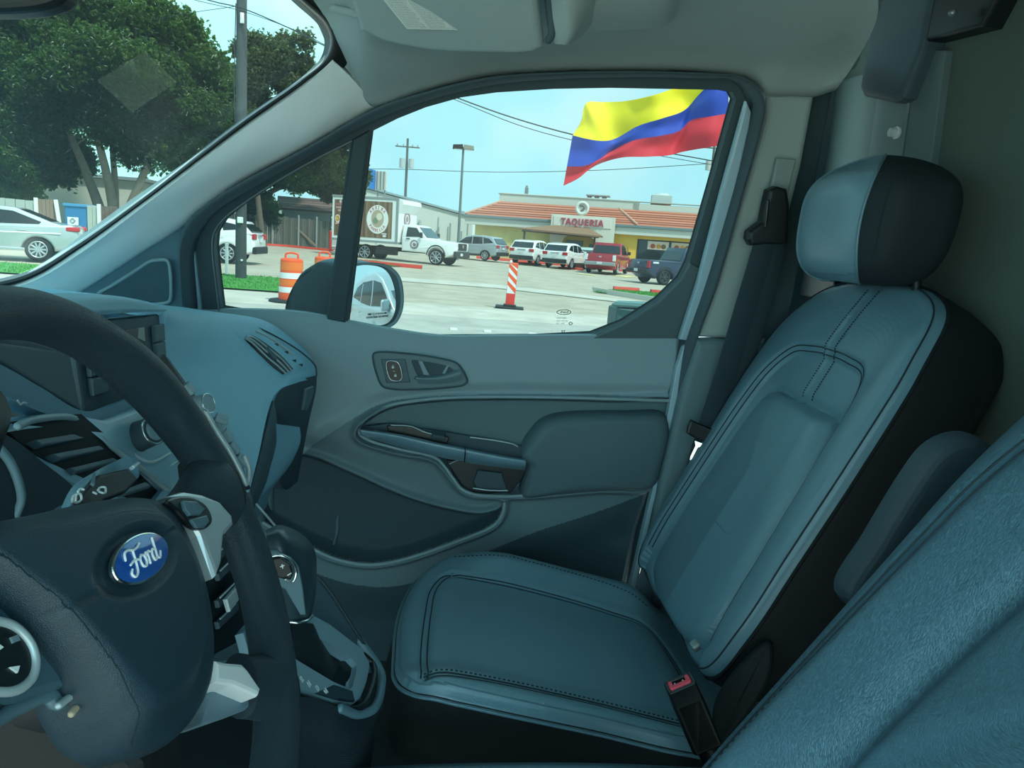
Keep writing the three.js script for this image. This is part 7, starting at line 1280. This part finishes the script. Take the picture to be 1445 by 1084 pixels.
// ---------------------------------------------------------------- trees
const leafGeo = (() => { // spray of small folded leaves
  const r = rng(77), pos = [], nor = [], idx = [];
  for (let i = 0; i < 9; i++) {
    const c = V((r() - 0.5) * 0.55, (r() - 0.5) * 0.45, (r() - 0.5) * 0.55), d = V(r() - 0.5, r() * 0.5 - 0.35, r() - 0.5).normalize(), s = d.clone().cross(V(r() - 0.5, 1, r() - 0.5)).normalize(), n = d.clone().cross(s), L = 0.13 + r() * 0.08, w = 0.045 + r() * 0.02, k = pos.length / 3;
    for (const p of [c.clone(), c.clone().addScaledVector(d, L * 0.5).addScaledVector(s, w).addScaledVector(n, 0.015), c.clone().addScaledVector(d, L), c.clone().addScaledVector(d, L * 0.5).addScaledVector(s, -w).addScaledVector(n, 0.015)]) { pos.push(p.x, p.y, p.z); nor.push(n.x, n.y, n.z); }
    idx.push(k, k + 1, k + 2, k, k + 2, k + 3);
  }
  const g = new THREE.BufferGeometry(); g.setAttribute('position', new THREE.Float32BufferAttribute(pos, 3)); g.setAttribute('normal', new THREE.Float32BufferAttribute(nor, 3)); g.setIndex(idx); return g;
})();
function leafMat(h) { const m = mat(h, 0.8); m.transmission = 0.45; m.thickness = 0; m.side = THREE.DoubleSide; return m; }
function tree(label, px, py, D, blobs, o) {           // blobs: crown lobes as [px, py, depth offset, radius in m]
  const b = onG(px, py, D), t = thing('tree', label, 'tree', b), r = rng(o.seed), bark = mat(o.bark ?? '#6b6255', 0.9, { tex: tMottle, size: 0.7 });
  const root = V(b[0], b[1] - 0.1, b[2]), cs = blobs.map(([x, y, dz, R]) => ({ c: P(x, y, D + dz), R })), taper = (pts, r0, r1) => { const p = sp(pts, 14), rows = p.map((q, i) => { const d = p[Math.min(14, i + 1)].clone().sub(p[Math.max(0, i - 1)]).normalize(), s = d.clone().cross(V(0.3, 0.1, 1)).normalize(), u = d.clone().cross(s), rr = lerp(r0, r1, i / 14), row = []; for (let k = 0; k <= 10; k++) { const a = k / 10 * 6.2832; row.push(q.clone().addScaledVector(s, Math.cos(a) * rr).addScaledVector(u, Math.sin(a) * rr)); } return row; }); return gridGeo(rows); };
  for (const [pts, r0, r1] of o.trunks) obj('trunk', taper(pts.map(([x, y, dz]) => P(x, y, D + (dz ?? 0))).map((p, i) => (i ? p : V(p.x, gy(p.x, p.z) - 0.1, p.z))), r0, r1), bark, t);
  const brs = []; cs.forEach(({ c }, i) => { if (i % 2) return; const s = o.trunks[i % o.trunks.length][0], e = s[s.length - 1], p = P(e[0], e[1], D + (e[2] ?? 0)); brs.push(taper([p, p.clone().lerp(c, 0.5).add(V((r() - 0.5), r() * 0.4, (r() - 0.5))), c], 0.10, 0.02)); });
  obj('branches', brs, bark, t);
  const tot = cs.reduce((a, q) => a + q.R * q.R, 0), M4 = new THREE.Matrix4(), Qn = new THREE.Quaternion(), list = [];
  for (const { c, R } of cs) { const n = Math.round(o.n * R * R / tot), lob = Array.from({ length: Math.max(5, Math.round(R * 5)) }, () => ({ d: V(r() - 0.5, r() - 0.45, r() - 0.5).normalize().multiplyScalar(R * (0.45 + 0.5 * r())), s: R * (0.22 + 0.26 * r()) })); for (let i = 0; i < n; i++) { const l = lob[Math.floor(r() * lob.length)], d = V(r() - 0.5, r() - 0.5, r() - 0.5).normalize().multiplyScalar(l.s * Math.cbrt(0.25 + 0.75 * r())), p = c.clone().add(l.d).add(d); if (p.y < b[1] + (o.low ?? 1.2)) continue; Qn.setFromEuler(new THREE.Euler(r() * 6.3, r() * 6.3, r() * 6.3)); const k = (o.k ?? 1) * (0.8 + 0.6 * r()); list.push(M4.clone().compose(p.sub(V(...b)), Qn, V(k, k, k))); } }
  const inst = new THREE.InstancedMesh(leafGeo, leafMat(o.leaf), list.length), col = new THREE.Color(); list.forEach((m, i) => { inst.setMatrixAt(i, m); const v = 0.9 + 0.5 * r(); inst.setColorAt(i, col.setRGB(v, v * (0.97 + 0.06 * r()), v * 0.95)); });
  inst.name = 'foliage'; inst.userData.kind = 'stuff'; t.add(inst);
}
const T1 = 37;
tree('broad leafy tree with several pale leaning trunks, filling the windshield at the left', 160, 345, T1, [[-20, 60, 0, 3.0], [40, 90, 1, 2.8], [60, 20, 0, 2.6], [130, 30, 1, 2.4], [180, 60, -1, 2.4], [220, 70, 1, 2.0], [262, 70, 0, 1.5], [290, 110, 0, 1.3], [110, 110, -1, 2.4], [180, 130, 0, 2.2], [250, 140, 0, 1.9], [290, 180, 0, 1.5], [40, 170, 0, 2.4], [-20, 180, 0, 2.6], [60, 240, 1, 1.8], [20, 230, -1, 2.0], [210, 210, 1, 1.6], [100, 245, 1.5, 1.4], [-40, 110, 1, 3.0], [220, 30, 0, 1.2], [260, 100, 1.5, 1.6], [130, -30, 0, 2.2], [40, -40, 0, 2.6]], { seed: 101, n: 34000, k: 1.15, leaf: '#b2e394', low: 2.6, bark: '#7a7264', trunks: [[[150, 345], [140, 300, 0], [118, 240, 0.5], [80, 160, 0.3], [60, 100, 0]], 0.3, 0.1].length === 3 ? [[[[150, 345], [142, 300, 0], [120, 240, 0.5], [95, 180, 0.3], [80, 120, 0]], 0.28, 0.1], [[[160, 345], [160, 300], [148, 235, -0.4], [128, 165, -0.3], [110, 110, 0]], 0.26, 0.09], [[[168, 345], [180, 300], [205, 240, 0], [225, 180, 0.2], [235, 130, 0]], 0.24, 0.08], [[[158, 345], [163, 280, 0.5], [158, 200, 0.4], [155, 130, 0.2]], 0.2, 0.07]] : [] });
tree('smaller loose crowned tree right of the utility pole, behind the windshield corner', 372, 345, 46, [[362, 75, 0, 1.0], [390, 72, 0, 1.3], [420, 75, 0, 1.0], [375, 110, 0, 1.6], [410, 110, 0, 1.4], [360, 150, 0, 1.7], [330, 140, 1, 1.7], [350, 190, 0, 1.8], [320, 185, 0, 1.8], [300, 220, 0, 1.6], [265, 230, 1, 1.6]], { seed: 102, n: 11000, k: 1.05, leaf: '#cfe8b8', low: 2.2, trunks: [[[[372, 345], [366, 300], [362, 240], [372, 150], [385, 90]], 0.2, 0.05]] });
tree('green tree hanging over the small shed, seen through the quarter window', 352, 330, 50, [[470, 225, 0, 2.0], [450, 245, 0, 1.7], [480, 255, 0, 1.5], [420, 250, 0, 1.4], [476, 240, 0, 1.4], [440, 200, 0, 2.0], [400, 230, 0, 1.8]], { seed: 103, n: 18000, k: 1.0, leaf: '#b4e692', low: 2.0, trunks: [[[[352, 335], [354, 300], [375, 275], [420, 255]], 0.3, 0.12], [[[362, 335], [372, 300], [385, 270], [400, 240]], 0.16, 0.06]] });
tree('low green shrub in front of the plank fence gate', 372, 330, 49, [[368, 298, 0, 0.9], [384, 305, 0, 0.8], [360, 310, 0, 0.7], [350, 290, 0, 0.6]], { seed: 104, n: 3800, k: 0.8, leaf: '#86bf78', low: 0.2, trunks: [[[[372, 335], [370, 315], [368, 300]], 0.07, 0.03]] });
tree('light green bush behind the fence at the far left', 12, 300, 35, [[0, 255, 0, 1.1], [18, 262, 0, 0.9], [-10, 270, 0, 0.9], [10, 275, 0, 0.7]], { seed: 105, n: 4200, k: 0.8, leaf: '#98cf70', low: 0.5, trunks: [[[[10, 340], [8, 300], [5, 262]], 0.1, 0.03]] });

scene.traverse((o) => { if (o.isMesh) { o.castShadow = true; o.receiveShadow = true; } });
scene.children.forEach(clean);
renderer.render(scene, camera);
